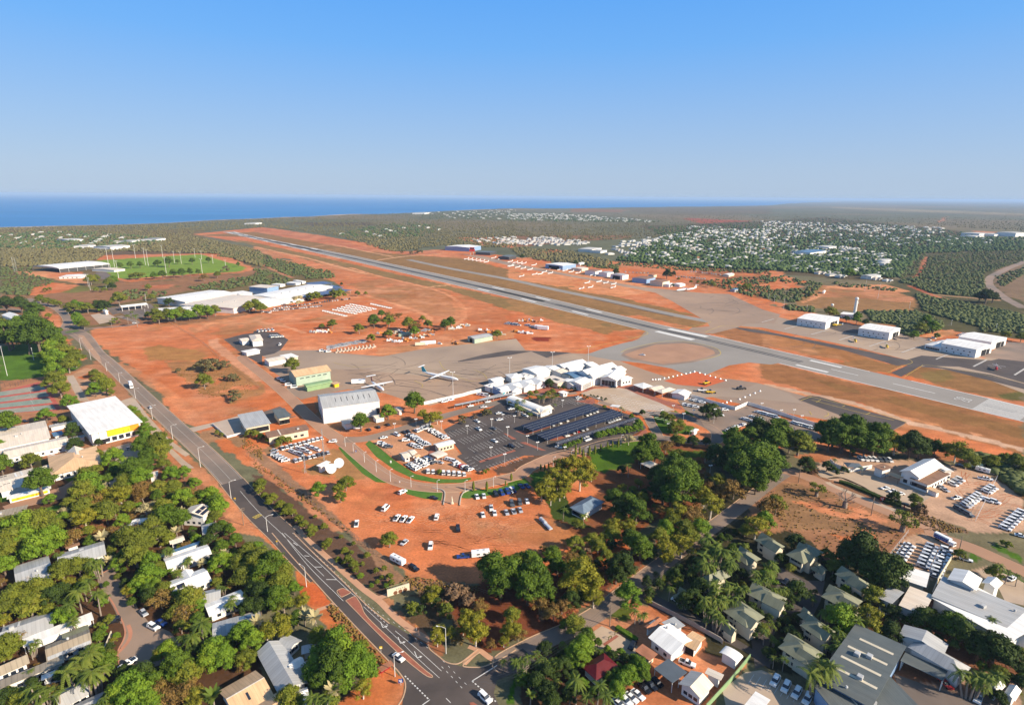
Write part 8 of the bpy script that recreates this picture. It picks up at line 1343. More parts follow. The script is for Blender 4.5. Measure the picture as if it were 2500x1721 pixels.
R('A2',(1620,735),(1880,765),14,(20,10),'in the far red storage yard','un','wwsr',**F_);R('A2',(1490,780),(1740,800),12,(20,10),'in the nearer red storage yard','un','wwsg',**F_);R('A2',(1040,740),(1240,750),7,(20,8),'behind the far apron hangars','un','ws',**F_);R('A0',(1190,1192),(1191,1192),1,(30,0),'at the street end by the red block','s','w',**F_)
FM.uv=[(0,0)]*sum(len(f_)for f_ in FM.f);tag(FM.build('distant_cars',[PC[c_][0]for c_ in 'wsgkbr']+['glass']),'rows of distant parked cars and utes on the airport and far yards','distant cars',None,'stuff')
def boxy(name,label,cat,k,x,y,hv,L,W,H,m0='white_paint',win=True,z0=.6,nose=None,grp=None,side=None):
 p=G(k,x,y);p2=G(k,x+hv[0]*.3,y+hv[1]*.3);d=p2-p;o=thing(name,label,cat,(p.x,p.y,.09),math.atan2(d.y,d.x),grp)
 m=MB();X,Y=L/2,W/2;x1=X-(nose or 0);r=.35;pr=[(-Y,z0),(Y,z0),(Y,H-r),(Y-r,H),(-Y+r,H),(-Y,H-r)];m.prism(pr,-X,x1);m.build('body',[m0],o)
 if nose:m=MB();m.prism([(-Y*.95,.5),(Y*.95,.5),(Y*.95,H*.62),(Y*.8,H*.72),(-Y*.8,H*.72),(-Y*.95,H*.62)],x1+.25,X);m.build('cab',['white_paint'],o);m=MB();m.box(X-.02,-Y*.8,H*.4,X+.05,Y*.8,H*.64);m.build('windscreen',['glass'],o)
 if win:
  for sy in(-1,1):
   m=MB();m.box(-X*.5,sy*Y-.03,H*.5,-X*.25,sy*Y+.03,H*.72);m.box(X*.1,sy*Y-.03,H*.5,X*.45,sy*Y+.03,H*.72);m.build('window',['glass'],o)
  for u_ in(-.4,.25):m=MB();m.box(X*u_-.4,-.4,H,X*u_+.4,.4,H+.14);m.build('roof_hatch',['grey_wall'],o)
 w_=MB();w_.cyl((0,-.15,0),(0,.15,0),.42,.42,10);me=w_.mesh('wheel',['tyre'])
 for sx in((-.15,.1)if not nose else(-.7,-.45,.8)):
  for sy in(-1,1):link('wheel',me,o,(sx*X,sy*(Y-.15),.42))
 if side:
  m=MB();m.box(-X+.3,-Y-.04,z0+.2,x1-.4,-Y-.01,H-.45);m.build('side_panel',[side],o);m=MB();rg_=random.Random(2);m.box(-X+.3,Y+.01,z0+.2,x1-.4,Y+.04,H-.45,0)
  m.build('side_panel',[side],o);m=MB()
  for sg in(-1,1):
   for i_ in range(6):u=-X+.9+i_*.75;m.poly([(u,sg*(Y+.05),1.5+i_%2*.2),(u+.5,sg*(Y+.05),1.6),(u+.55,sg*(Y+.05),2.3),(u+.1,sg*(Y+.05),2.1+i_%3*.1)])
  m.build('side_lettering',[mat('pale_blue',(.12,.22,.55),.5).name],o)
 return o
boxy('caravan','white caravan with dark roof hatches by the fence line','caravan','C1',1275,262,(80,42),7.2,2.5,2.9);boxy('caravan','white caravan beside the tall trees, behind a blue ute','caravan','C1',2003,205,(-90,10),7.8,2.5,2.9)
boxy('truck','grey-white box truck on the main road near the school','truck','B0',1160,235,(20,40),11,2.5,3.9,nose=2.2,win=False,z0=.9);boxy('truck','white truck with a royal blue box side by the car yard','truck','C3',1612,85,(70,35),8.5,2.4,3.2,nose=2.0,win=False,z0=.9,side='blue_paint')
boxy('bus','white bus beside the small-windowed hangar, left','bus','A3',1685,1440,(80,12),11,2.5,3);boxy('bus','white bus beside the small-windowed hangar, right','bus','A3',1795,1465,(80,12),11,2.5,3);boxy('caravan','white caravan in the hire lot beside a green tarpaulin','caravan','B3',1950,985,(70,20),6.5,2.4,2.7);boxy('trailer','green canvas covered trailer in the hire lot','trailer','B3',1880,945,(70,10),7,2.5,2.6,m0='sage_wall',win=False);boxy('tanker','white box van trailer beside a yellow tanker on the dirt','trailer','A1',1540,1380,(60,-4),16,3,3.6,win=False)
boxy('tanker','tan fuel truck left of the white box trailer','truck','A1',1480,1390,(60,-4),13,2.8,3.4,m0='cream_wall',win=False,nose=2.5);boxy('caravan','white tour coach cabin by the small turboprop tail','truck','B1',925,205,(80,-3),11,3.2,3.6,win=False);boxy('container','tall white container cabin in the red equipment yard','container','A2',310,1250,(60,5),13,4,4.5,win=False);boxy('container','white flat container left of the tall one','container','A2',270,1240,(60,5),9,4,4,win=False)
b_=boxy('boat_trailer','grey boat on a trailer at the bottom of the dirt park','boat','B2',355,1480,(50,50),5.5,1.9,1.3,m0='silver_paint',win=False,z0=.5);boxy('small_truck','grey ute towing the boat in the dirt park','ute','B2',310,1432,(-40,-40),4.8,1.8,1.6,m0='silver_paint',win=True,z0=.4)
for i_ in range(6):p=G('A1',1292+i_*20,1308-i_*4);m=MB();m.box(-1.4,-3,0,1.4,3,2.6);[m.box(-1.45,-3+j*.6,.1,-1.4,-2.8+j*.6,2.5)for j in range(10)];tag(m.build('shipping_container',['sage_wall'],loc=(p.x,p.y,0),rz=.2),'green shipping container in a row below the tree, %s from the left'%ORD[i_],'container','green containers on the dirt')
def plane(name,label,k,nose,tail,wing=27,tailc='white_paint',high=True,fus='white_paint',R=1.35,ttail=True,grp=None,eng=2):
 a,b=G(k,*nose),G(k,*tail);d=a-b;L=d.length;c=(a+b)/2;o=thing(name,label,'aircraft',(c.x,c.y,0),math.atan2(d.y,d.x),grp);m=MB();h=R*1.75;X=L/2
 rings=[[(x,R*r*math.cos(t*math.pi/5),h+z+R*r*math.sin(t*math.pi/5))for t in range(10)]for x,r,z in((X,.12,-.3),(X*.96,.45,-.2),(X*.86,.85,-.05),(X*.74,1,0),(-X*.3,1,0),(-X*.65,.75,.3*R),(-X*.98,.2,.75*R))]
 m.loft(rings);m.build('fuselage',[fus],o,smooth=False);m=MB();zw=h+R if high else h-R*.6;S=wing/2;ch=R*1.9
 for s in(-1,1):m.loft([[(ch*.6,0,zw),(-ch*.5,0,zw),(-ch*.5,0,zw+.3*R),(ch*.6,0,zw+.3*R)],[(ch*.25,s*S,zw+.1),(-ch*.25,s*S,zw+.1),(-ch*.25,s*S,zw+.2),(ch*.25,s*S,zw+.2)]])
 m.build('wing',['white_paint'],o);m=MB();t=R*3.2;m.loft([[(-X*.72,-.12,h+R*.5),(-X*1.0,-.12,h+R*.6),(-X*1.0,.12,h+R*.6),(-X*.72,.12,h+R*.5)],[(-X*.92,-.08,h+R+t),(-X*1.06,-.08,h+R+t),(-X*1.06,.08,h+R+t),(-X*.92,.08,h+R+t)]]);m.build('fin',[tailc],o)
 m=MB();zt=h+R+t if ttail else h+R;T=wing*.15;m.box(-X*1.08,-T,zt,-X*1.08+R*1.2,T,zt+.15);m.build('tailplane',['white_paint'],o)
 for s in((-1,1)if eng==2 else(0,)):
  y=s*wing*.15;z=zw-.25*R if eng==2 else h
  if eng==2:m=MB();m.cyl((ch*1.25,y,z),(-ch*.7,y,z),R*.32,R*.24,8);m.build('engine',[fus],o)
  m=MB();xx=ch*1.27 if eng==2 else X*1.0
  for q_ in range(4):a_=q_*math.pi/2+.5;m.cyl((xx,y,z),(xx,y+math.cos(a_)*R*1.3,z+math.sin(a_)*R*1.3),.1,.06,4)
  m.build('propeller',['dark_metal'],o)
 m=MB();[m.cyl((x,y,.0),(x,y,h-R*.6),.18,.18,6)for x,y in((X*.7,0),(-R,-R*1.4),(-R,R*1.4))];m.build('landing_gear',['dark_metal'],o);m=MB()
 for s in(-1,1):m.box(-X*.3,s*R*.96-.02,h+.15*R,X*.7,s*R*.96+.02*s+.02,h+.32*R)
 m.box(X*.86,-R*.5,h+.2*R,X*.9,R*.5,h+.55*R);m.build('window',['glass'],o);return o
plane('airliner','white turboprop airliner with teal marks on its tail, alone on the apron','B1',(1808,192),(1490,130),27,R=1.35,tailc='teal_paint');plane('airliner','white turboprop with a dark maroon tail behind the huge hangar','B1',(1148,285),(1040,215),27,R=1.3,tailc=mat('maroon',(.13,.015,.02),.5).name)
plane('airliner','parked white twin turboprop at the end of the far apron','A2',(1490,915),(1665,900),27,R=1.5)
LP=[('A1',1880,628),('A1',1915,632),('A1',1950,637),('A1',1985,642),('A1',2020,647),('A1',2055,655),('A1',2120,618),('A1',2180,628),('A1',2265,690),('A2',20,652),('A2',65,660),('A2',105,664),('A2',140,668),('A2',230,682),('A2',30,692),('A2',85,702),('A2',135,712),('A2',195,722),('A2',320,745),('A2',375,755),('A2',390,710),('A2',460,722),('A2',505,732),('A2',560,742),('A2',620,752),('A2',720,755),('A2',750,770),('A2',790,775),('A2',235,765),('A2',285,762),('A2',120,782),('A2',805,830),('A2',865,842),('A2',935,852),('A2',930,882),('A2',700,840),('A2',650,892),('A2',730,880)]
for i_,(k_,x_,y_)in enumerate(LP):plane('light_aircraft','small white light aircraft on the far apron, %s from the left'%ordn(i_),k_,(x_-24,y_+5),(x_+22,y_-3),12,R=.75,high=i_%2==0,ttail=False,grp='light aircraft on the far apron',eng=1)
def heli(label,k,x,y,c0,rz):
 p=G(k,x,y);o=thing('helicopter',label,'helicopter',(p.x,p.y,.1),rz);m=MB();m.loft([[(xx,1.2*r*math.cos(t*math.pi/5),1.9+z+1.35*r*math.sin(t*math.pi/5))for t in range(10)]for xx,r,z in((4.4,.15,-.5),(3.6,.7,-.2),(2,1,0),(-1.6,1,.05),(-3.2,.55,.4),(-9,.16,.9))]);m.build('body',[c0],o)
 m=MB();m.loft([[(3.9,-.75,1.7),(3.9,.75,1.7),(2.2,.95,2.9),(2.2,-.95,2.9)],[(4.0,-.7,1.8),(4.0,.7,1.8),(2.4,.9,3.0),(2.4,-.9,3.0)]]);m.build('windscreen',['glass'],o);m=MB();m.cyl((0,0,3.0),(0,0,4.0),.5,.25,8);m.build('rotor_mast',['dark_metal'],o)
 for q_ in range(4):a=q_*math.pi/2+.4;m=MB();n=Vector((-math.sin(a),math.cos(a),0))*.22;e=Vector((math.cos(a),math.sin(a),0))*7;u=Vector((0,0,4));m.poly([u-n,u+n,u+e+n*1+Vector((0,0,-.2)),u+e-n+Vector((0,0,-.2))]);m.poly([u-n-Vector((0,0,.06)),u+e-n-Vector((0,0,.26)),u+e+n-Vector((0,0,.26)),u+n-Vector((0,0,.06))]);m.build('rotor_blade',['steel'],o)
 m=MB();m.box(-9.4,-.06,2.6,-8.4,.06,4.6);m.box(-9,-1.6,3.0,-8.2,1.6,3.1);m.build('tail_fin',['white_paint'],o);m=MB();[m.cyl((x_,y_,0),(x_,y_*.7,1.0),.15,.12,6)for x_,y_ in((2.6,0),(-1.4,1.4),(-1.4,-1.4))];m.build('landing_gear',['dark_metal'],o)
heli('yellow helicopter outside the hangar nearest the radar tower','A3',640,1222,'yellow_paint',2.9);heli('yellow helicopter alone on the apron, smaller and farther','A3',825,1360,'yellow_paint',-1.9);heli('yellow helicopter alone on the apron, nearer and right','A3',1105,1412,'yellow_paint',-2.0);heli('red and white helicopter on the dark stand at right','B3',2070,85,'red_paint',-2.2)
def digger(label,k,x,y,c0,rz,tall=1.0):
 p=G(k,x,y);o=thing('grader',label,'construction machine',(p.x,p.y,0),rz);m=MB();m.box(-3.4,-1,.9,-.4,1,2.1);m.box(-.4,-.35,1.1,4,.35,1.6);m.build('body',[c0],o);m=MB();m.box(-1,-.8,2.1,.4,.8,3.3);m.build('cab',['glass'],o);m=MB();m.box(.9,-1.9,.2,1.1,1.9,.9);m.build('blade',[c0],o)
 w_=MB();w_.cyl((0,-.25,0),(0,.25,0),.7,.7,10);me=w_.mesh('wheel',['tyre'])
 for sx in(-2.8,-1.3,3.6):
  for sy in(-1.1,1.1):link('wheel',me,o,(sx,sy,.7))
 if tall>1:m=MB();m.cyl((0,0,2),(2.5,0,5.5),.3,.25,6);m.cyl((2.5,0,5.5),(5,0,2.5),.25,.2,6);m.box(4.6,-.5,1.6,5.6,.5,2.6);m.build('boom',[c0],o)
digger('yellow grader on the orange diamond of soil','B2',1755,210,'yellow_paint',.6);digger('white machine left of the yellow grader at the works','B2',1715,275,'white_paint',.1);digger('yellow grader parked right beside a white machine','B2',1790,290,'yellow_paint',.1);digger('black paving machine right of the yellow ones','B2',2060,255,'dark_metal',.2);digger('orange excavator with raised arm on the works yard','A1',1780,1378,'orange_paint',2.6,2)
digger('rusty bulldozer by the yard bush','A1',1300,1270,'orange_paint',.4);digger('orange loader in the machine rows','A1',1570,1275,'orange_paint',.3)
rg=random.Random(9);MN={};SCR=[('A1',(1100,1290),(1600,1260),16),('A1',(1440,1330),(1580,1300),8),('A1',(1740,1250),(1900,1220),12),('A1',(1990,1260),(2200,1290),14),('A1',(1180,1360),(1400,1340),9),('A1',(510,1270),(700,1275),10),('A2',(60,1270),(210,1280),10),('A2',(110,1175),(300,1180),12)]
for k_,a,b,n in SCR:
 for i_ in range(n):
  f=i_/(n-1);p=G(k_,a[0]+(b[0]-a[0])*f+rg.uniform(-8,8),a[1]+(b[1]-a[1])*f+rg.uniform(-10,10));m=MB();L=rg.uniform(1.2,4);m.box(-L,-1.1,.5,L,1.1,rg.uniform(1,1.8));m.box(-L*.9,-1,1,-L*.2,1,rg.uniform(2,3));[m.cyl((s*L*.7,-1.2,.45),(s*L*.7,1.2,.45),.45,.45,6)for s in(-1,1)];c=rg.choice(('white_paint','orange_paint','rust_roof','cream_wall','grey_wall'))
  tag(m.build('old_machine',[c],loc=(p.x,p.y,0),rz=rg.uniform(-.6,.6)),'%s old machine in the airport plant rows, %s of its colour'%({'white_paint':'white','orange_paint':'orange','rust_roof':'rusty','cream_wall':'cream','grey_wall':'grey'}[c],ordn(MN.setdefault(c,[0])[0])),'machine','machines in the plant rows');MN[c][0]+=1
m=MB()
for i_ in range(150):
 f=rg.random();p=G('A1',660+f*320,1410-f*60+rg.uniform(-14,14));c_=Matrix.Rotation(rg.uniform(-.5,.5),3,'Z');n_=len(m.v);m.box(-2.5,-.25,0,2.5,.25,.5,rot=c_);m.v[n_:]=[(v[0]+p.x,v[1]+p.y,v[2])for v in m.v[n_:]]
tag(m.build('pipe_stacks',['grey_wall']),'stacks of grey pipes and timber laid out on the red yard','pipe stacks',None,'stuff')
for i_ in range(11):
 p=G('A1',740+i_*32,1450-i_*4.2);m=MB();m.box(-3.5,-.5,0,3.5,.5,1.2);m.box(-.8,-.5,1.2,.8,.5,3.6);tag(m.build('concrete_block',['concrete'],loc=(p.x,p.y,0),rz=1.2),'upright pale concrete block in the yard row, %s from the left'%ORD[i_],'concrete block','row of pale concrete blocks')
def lamp(k,x,yb,yt,arm=2.4,da=0.0,label='',grp=None,name='street_lamp',head='one',r=.11):
 p=G(k,x,yb);h=height(k,x,yb,yt);o=thing(name,label,'lamp post' if head!='none' else 'mast',(p.x,p.y,0),da,grp);m=MB();m.cyl((0,0,0),(0,0,h),r*1.3,r*.8,8);m.build('pole',['pole_paint'],o)
 if head=='one':m=MB();m.cyl((0,0,h),(arm*.5,0,h+.45),r*.7,r*.6,6);m.cyl((arm*.5,0,h+.45),(arm,0,h+.5),r*.6,r*.5,6);m.build('arm',['pole_paint'],o);m=MB();m.box(arm-.1,-.16,h+.42,arm+.6,.16,h+.56);m.build('lamp_head',['white_paint'],o)
 elif head=='two':m=MB();m.box(-arm,-.15,h-.1,arm,.15,h+.12);m.build('cross_arm',['pole_paint'],o);[MBb(s*arm*.8,h).build('lamp_head',['white_paint'],o)for s in(-1,1)]
 elif head=='top':m=MB();m.box(-.5,-.3,h,.5,.3,h+.25);m.build('lamp_head',['white_paint'],o)
def MBb(x,h):m=MB();m.box(x-.4,-.3,h+.1,x+.4,.3,h+.5);return m
for i_,(k,x,yb,yt,da)in enumerate([('A0',605,1110,1050,0),('A0',720,1430,1325,0),('A0',805,1515,1425,0),('B0',945,95,20,0),('B0',1060,190,110,0),('B0',1200,335,250,.2),('B0',1350,518,400,.3),('B0',1530,700,575,.5),('B0',1775,945,770,.5),('B0',2045,1222,1070,.5),('B1',120,1512,1380,.5),('C1',465,475,300,2.6),('C1',1248,1268,1080,.4),('C1',1700,1065,840,3.0)]):lamp(k,x,yb,yt,2.6,da,'tall pale street lamp along the main road, %s from the roundabout'%ORD[i_],'street lamps of the main road')
for i_,(k,x,yb,yt)in enumerate([('B1',808,760,685),('B1',880,815,740),('B1',978,900,815),('B1',1083,985,890),('B1',1208,1070,970),('B1',1390,1120,1030),('B1',1622,1160,1065),('B1',1868,1165,1068),('B1',2118,1120,1035),('B2',400,945,860),('B2',560,885,800),('B2',688,850,770),('B2',998,750,665)]):lamp(k,x,yb,yt,.9,.3,'short white lamp along the airport road, %s from the left'%ORD[i_],'lamps of the airport road')
for i_,(k,x,yb,yt)in enumerate([('T',225,990,905),('T',375,900,840),('T',530,950,860),('T',435,1140,1010),('T',705,1230,1130),('T',840,1320,1215),('T',1178,740,650),('T',1383,700,640),('T',1663,690,620),('T',1210,1325,1280),('B1',1887,650,580),('B1',2103,590,520),('B1',2247,665,590),('B1',2097,845,770),('B1',2218,915,830),('B1',1660,610,540),('B1',1245,610,560),('B1',1435,580,520)]):lamp(k,x,yb,yt,.7,.3,'slim car park light in the dark lot, %s in survey order from the top left'%ORD[i_]if 0 else 'slim car park light, %s counted across the lots'%ORD[i_],'car park lights',head='two',r=.07)
for i_,(k,x,yb,yt)in enumerate([('T',465,280,75),('T',1040,185,0),('T',1523,130,-80),('B1',1762,318,105)]):lamp(k,x,yb,yt,1.8,.3,'tall apron floodlight mast by the terminal, %s one'%ORD[i_],'apron floodlights','floodlight','two',.16)
for i_,(k,x,yb,yt)in enumerate([('A0',968,720,525),('A0',1014,697,530),('A0',1200,620,500),('A0',1288,678,530),('A0',1313,685,545),('A0',1440,608,505),('A0',1545,660,560),('A0',1605,667,560),('A0',1726,610,535),('A0',1785,627,555),('A0',1050,795,640),('A0',1475,775,610),('A0',1790,752,625),('A0',1885,665,590),('A0',1998,705,635)]):lamp(k,x,yb,yt,2.5,.2,'tall floodlight mast round the playing field, %s one'%ORD[i_],'field floodlights','floodlight','two',.3)
for i_,(k,x,yb,yt)in enumerate([('B0',65,135,-130),('A0',300,1520,1410),('A0',800,900,790),('A0',783,870,780),('A0',940,880,820),('A0',1293,1005,935),('A0',1285,1110,1070),('A3',190,1070,980),('A3',108,1010,955),('A3',395,1090,1035),('A3',60,980,935),('A3',910,910,785),('A3',1025,975,850),('A3',1445,1170,1120),('A3',1215,1180,1130),('A3',1675,1210,1165),('A3',2070,1250,1200),('A3',1305,1060,1005),('V',490,630,500),('U',2155,850,690)]):lamp(k,x,yb,yt,1,0,'thin pale mast standing beyond the built-up foreground, %s of the scattered masts'%ordn(i_),'scattered thin masts','mast','top',.16)
for i_,(k,x,yb,yt)in enumerate([('B3',165,500,440),('B3',275,530,435),('B3',348,545,490),('B2',1360,480,440),('B2',1545,600,470),('B2',1640,480,440),('B2',1820,560,430),('B2',1785,1010,930),('B2',2240,440,380),('B2',1415,620,560),('B2',1460,450,400)]):lamp(k,x,yb,yt,.8,.2,'thin lamp between the forecourt and the fig trees, %s from the survey'%ORD[i_]if 0 else 'thin lamp between forecourt and hire yard, %s one'%ORD[i_],'lamps near the forecourt',head='two',r=.07)
def powerpole(k,x,yb,yt,label,n=2,a=.8):
 p=G(k,x,yb);h=height(k,x,yb,yt);o=thing('power_pole',label,'power pole',(p.x,p.y,0),a,'power poles');m=MB();m.cyl((0,0,0),(0,0,h),.2,.14,8);m.build('pole',['timber'],o)
 for j in range(n):m=MB();m.box(-1.3,-.07,h-.5-j*.9,1.3,.07,h-.34-j*.9);[m.cyl((s,0,h-.34-j*.9),(s,0,h-.1-j*.9),.08,.05,6)for s in(-1.2,-.4,.4,1.2)];m.build('cross_arm',['timber'],o)
 return p+Vector((0,0,h-.2))
PP=[powerpole('C2',160,1370,1175,'pale power pole at the lower left of the side street'),powerpole('C2',900,825,640,'power pole beside the shop drive with four wires'),powerpole('C2',1352,485,330,'lattice-armed power pole by the motel drive',3),powerpole('B3',322,1082,925,'power pole with transformer at the street corner')]
P2=[PP[3],powerpole('B3',965,1372,1205,'stout pale power pole beside the vacant block'),powerpole('C3',1745,155,25,'power pole next to the blue-sided truck')]
powerpole('B0',2155,1455,1300,'steel double pole at the verge by the red soil patch')
p0=G('C1',1900,1600)+Vector((0,0,11))
def wires(a,b,n,sep,label,r=.03):
 d=(b-a);s=Vector((-d.y,d.x,0)).normalized();m=MB()
 for i in range(n):
  o_=s*(i-(n-1)/2)*sep;pr=None
  for j in range(13):
   t=j/12;q_=a.lerp(b,t)+o_-Vector((0,0,1.6*4*t*(1-t)))
   if pr is not None:m.cyl(pr,q_,r,r,3,cap=False)
   pr=q_
 tag(m.build('power_line',['dark_metal']),label,'power line')
wires(p0,PP[0],4,.9,'four wires crossing the junction at the bottom');wires(PP[0],PP[1],4,.9,'four wires over the shaded side street');wires(PP[1],PP[2],4,.9,'four wires over the gum trees');wires(PP[2],PP[3],4,.9,'four wires running up to the street corner');wires(P2[0],P2[1],3,.8,'three wires above the vacant block');wires(P2[1],P2[2],3,.8,'three wires above the hire lot edge')
def wall(name,label,mt,k,pts,h,th=.22,cat='wall',posts=0,n=1):
 w_=path(k,pts,n);o=thing(name,label,cat);m=MB();L,R_2=ribbon_pts(w_,th)
 if posts:ribbon(m,w_,.05,h-.06,h);ribbon(m,w_,.03,.0,h*.97)if posts==2 else ribbon(m,w_,.05,h*.5,h*.5+.05);m.build('rail',[mt],o)
 else:ribbon(m,w_,th,0,h);m.build('panel',[mt],o)
 if posts:
  m=MB()
  for a,b in zip(w_,w_[1:]):
   l=(b-a).length;c=max(1,int(l/3.2))
   for i in range(c):p=a.lerp(b,i/c);m.box(p.x-.06,p.y-.06,0,p.x+.06,p.y+.06,h)
  m.build('post_row',[mt],o)['kind']='stuff'
wall('boundary_wall','white wall left of the terminal, along the apron','white_wall','B1',[(1505,392),(1855,315),(1900,300),(2010,275)],2.4);wall('boundary_wall','long white wall between the apron and the hire return yard','white_wall','B2',[(1600,320),(1800,380),(2010,440),(2120,392),(2319,452),(2600,545),(2820,610)],2.6);wall('green_fence','long green sheet fence beside the orange yard','green_metal','C2',[(1750,1560),(1960,1330),(2140,1110)],2.0,cat='fence');wall('brick_wall','grey brick wall along the motel drive','concrete','C2',[(1250,625),(1560,780),(1880,960),(1900,985)],1.8)
wall('white_fence','cream wall right of the packed car yard','cream_wall','C3',[(1700,190),(1560,420),(1500,560)],2.0);wall('mesh_fence','pale mesh fence left of the packed car yard','pole_paint','C3',[(1290,5),(1110,235)],2.0,cat='fence',posts=1);wall('yard_wall','white curved wall of the shade sail yard','white_wall','B3',[(600,900),(640,940),(760,990),(970,955)],2.4);wall('mesh_fence','long mesh fence between the main road and dirt park','timber','B1',[(-60,840),(100,960),(350,1130),(600,1330),(860,1540),(1100,1750)],1.8,cat='fence',posts=1)
wall('mesh_fence','mesh fence continuing down to the arched wall','timber','C1',[(770,-60),(950,80),(1130,220),(1200,310),(1320,400)],1.8,cat='fence',posts=1);wall('mesh_fence','mesh fence below the tall trees of the dirt park','timber','C1',[(1380,400),(1600,460),(1900,490),(2100,560)],1.8,cat='fence',posts=1);wall('red_fence','orange rail fence along the red block edge','rust_roof','B0',[(1860,530),(2319,415)],1.6,cat='fence',posts=1);wall('airport_fence','thin fence line crossing the red block','timber','A0',[(1490,1180),(1800,1370),(1960,1522)],1.8,cat='fence',posts=1)
wall('airport_fence','thin fence beside the pink airport road','timber','B0',[(1980,0),(2319,260)],1.8,cat='fence',posts=1);wall('verge_fence','low fence round the sealed compound','timber','A0',[(1980,1335),(2150,1470),(2250,1560)],1.6,cat='fence',posts=1);wall('yard_wall','white yard wall cutting the red verge by the depot','white_wall','B0',[(1880,570),(2010,685),(2130,655)],1.4);wall('court_fence','dark netting fence above the tennis courts','dark_metal','B0',[(0,240),(140,230),(330,145)],3.5,cat='fence',posts=1);wall('garden_wall','brick garden wall beside the cul-de-sac bend','cream_wall','C0',[(990,900),(925,1060)],1.8);wall('garden_wall','low pale wall at the end of the turning head','cream_wall','C0',[(1140,1240),(1320,1200)],1.6);wall('hire_fence','mesh fence bounding the hire lot at right','pole_paint','B3',[(1890,1420),(2080,1040),(2010,1020)],1.8,cat='fence',posts=1)
wall('hire_fence','mesh fence round the hire yards by the lawn','timber','B1',[(1090,740),(1250,870),(1480,985),(1740,1030),(1900,1020)],1.6,cat='fence',posts=1)
a,b=G('C1',1180,560),G('C1',1375,500);d=b-a;L=d.length;o=thing('culvert_wall','cream wall with three round arches beside the footpath','wall',(a.x,a.y,0),math.atan2(d.y,d.x));m=MB();m.box(0,-.25,0,L,.25,3.0,0);m.build('face',['cream_wall'],o)
for i_ in range(3):u=L*(.36+.22*i_);m=MB();m.poly([(u+.85*math.cos(t*math.pi/8),-.27,.75+.85*math.sin(t*math.pi/8))for t in range(16)]);m.build('arch',[mat('arch_brown',(.16,.07,.035),.9).name],o)
m=MB()
for i_ in range(5):u=L*(.4+.09*i_);m.box(u,-.28,2.0+.12*(i_%2),u+.5,-.26,2.15+.12*(i_%2));m.box(u+.1,-.28,1.8,u+.2,-.26,2.3)
m.build('wall_mark',['dark_metal'],o);m=MB();[m.cyl((x_,0,3),(x_,0,4.1),.04,.04,4)for x_ in np.arange(0,L+.1,.6)];m.box(0,-.04,4.05,L,.04,4.12);m.build('railing',['green_metal'],o)
for i_,(x_,y_)in enumerate(((690,1000),(757,950))):
 p=G('B1',x_,y_);o=thing('satellite_dish','large white satellite dish, %s'%('left and nearer the cabin' if not i_ else 'right and farther'),'satellite dish',(p.x,p.y,0),0,'satellite dishes');m=MB();m.cyl((0,0,0),(0,0,2),.3,.3,8);m.build('pedestal',['steel'],o);m=MB();c=Vector((0,0,3.1));ax=Vector((.25,-.85,.5)).normalized();u=ax.orthogonal().normalized();v=ax.cross(u);rings=[[c+ax*(r*r*.10)+(u*math.cos(t*math.pi/8)+v*math.sin(t*math.pi/8))*r for t in range(16)]for r in(2.75,2,1,.1)];m.loft(rings,caps=False);m.poly(rings[-1]);m.build('reflector',['white_paint'],o)
 m=MB();m.cyl(c,c+ax*2.2,.06,.06,5);m.cyl(c+ax*2.1,c+ax*2.5,.2,.2,6);m.build('feed',['steel'],o)
def lattice(k,x,yb,yt,w_,label,mt='steel'):
 p=G(k,x,yb);h=height(k,x,yb,yt);m=MB();c=[Vector((w_*math.cos(a),w_*math.sin(a),0))for a in(0,2.1,4.2)];top=Vector((0,0,h));n=max(6,int(h/2))
 for i in range(3):m.cyl(c[i],top+c[i]*.5,.07,.06,4)
 for j in range(n):
  for i in range(3):A=c[i].lerp(top+c[i]*.5,j/n);B_=c[(i+1)%3].lerp(top+c[(i+1)%3]*.5,(j+1)/n);m.cyl(A,B_,.04,.04,3)
 tag(m.build('lattice_mast',[mt],loc=(p.x,p.y,0)),label,'mast');return p,h
lattice('B1',455,995,820,.5,'slim grey lattice mast left of the dishes');lattice('B1',622,885,600,.35,'tall thin red and white radio mast above the car yard');lattice('A0',130,740,600,1.2,'telephone tower at the left edge above the parkland');lattice('A0',150,735,610,.9,'second telephone tower at the left edge')
p=G('A3',818,1118);h=height('A3',822,1118,985);o=thing('radar_tower','tall white cylindrical tower with a round top beyond the hangars','tower',(p.x,p.y,0));m=MB();m.cyl((0,0,0),(0,0,h),2.0,1.8,16);m.build('shaft',['white_wall'],o,smooth=False);m=MB();W,F=ico((0,0,h+1.6),(2.3,2.3,2.2),random.Random(1),0,2);[m.poly([W[i]for i in f])for f in F];m.build('dome',['white_wall'],o,smooth=True,weld=True);m=MB();m.box(1.5,-.5,h-5,3,.5,h-3);m.build('antenna',['steel'],o)
p=G('A3',620,1062);o=thing('radome','small white radome ball on a stand beside the tower','radome',(p.x,p.y,0));m=MB();W,F=ico((0,0,5),(1.9,1.9,1.9),random.Random(1),0,2);[m.poly([W[i]for i in f])for f in F];m.build('dome',['white_wall'],o,weld=True);m=MB();[m.cyl((sx*1.2,sy*1.2,0),(sx*1,sy*1,3.5),.2,.2,5)for sx in(-1,1)for sy in(-1,1)];m.build('stand',['steel'],o)
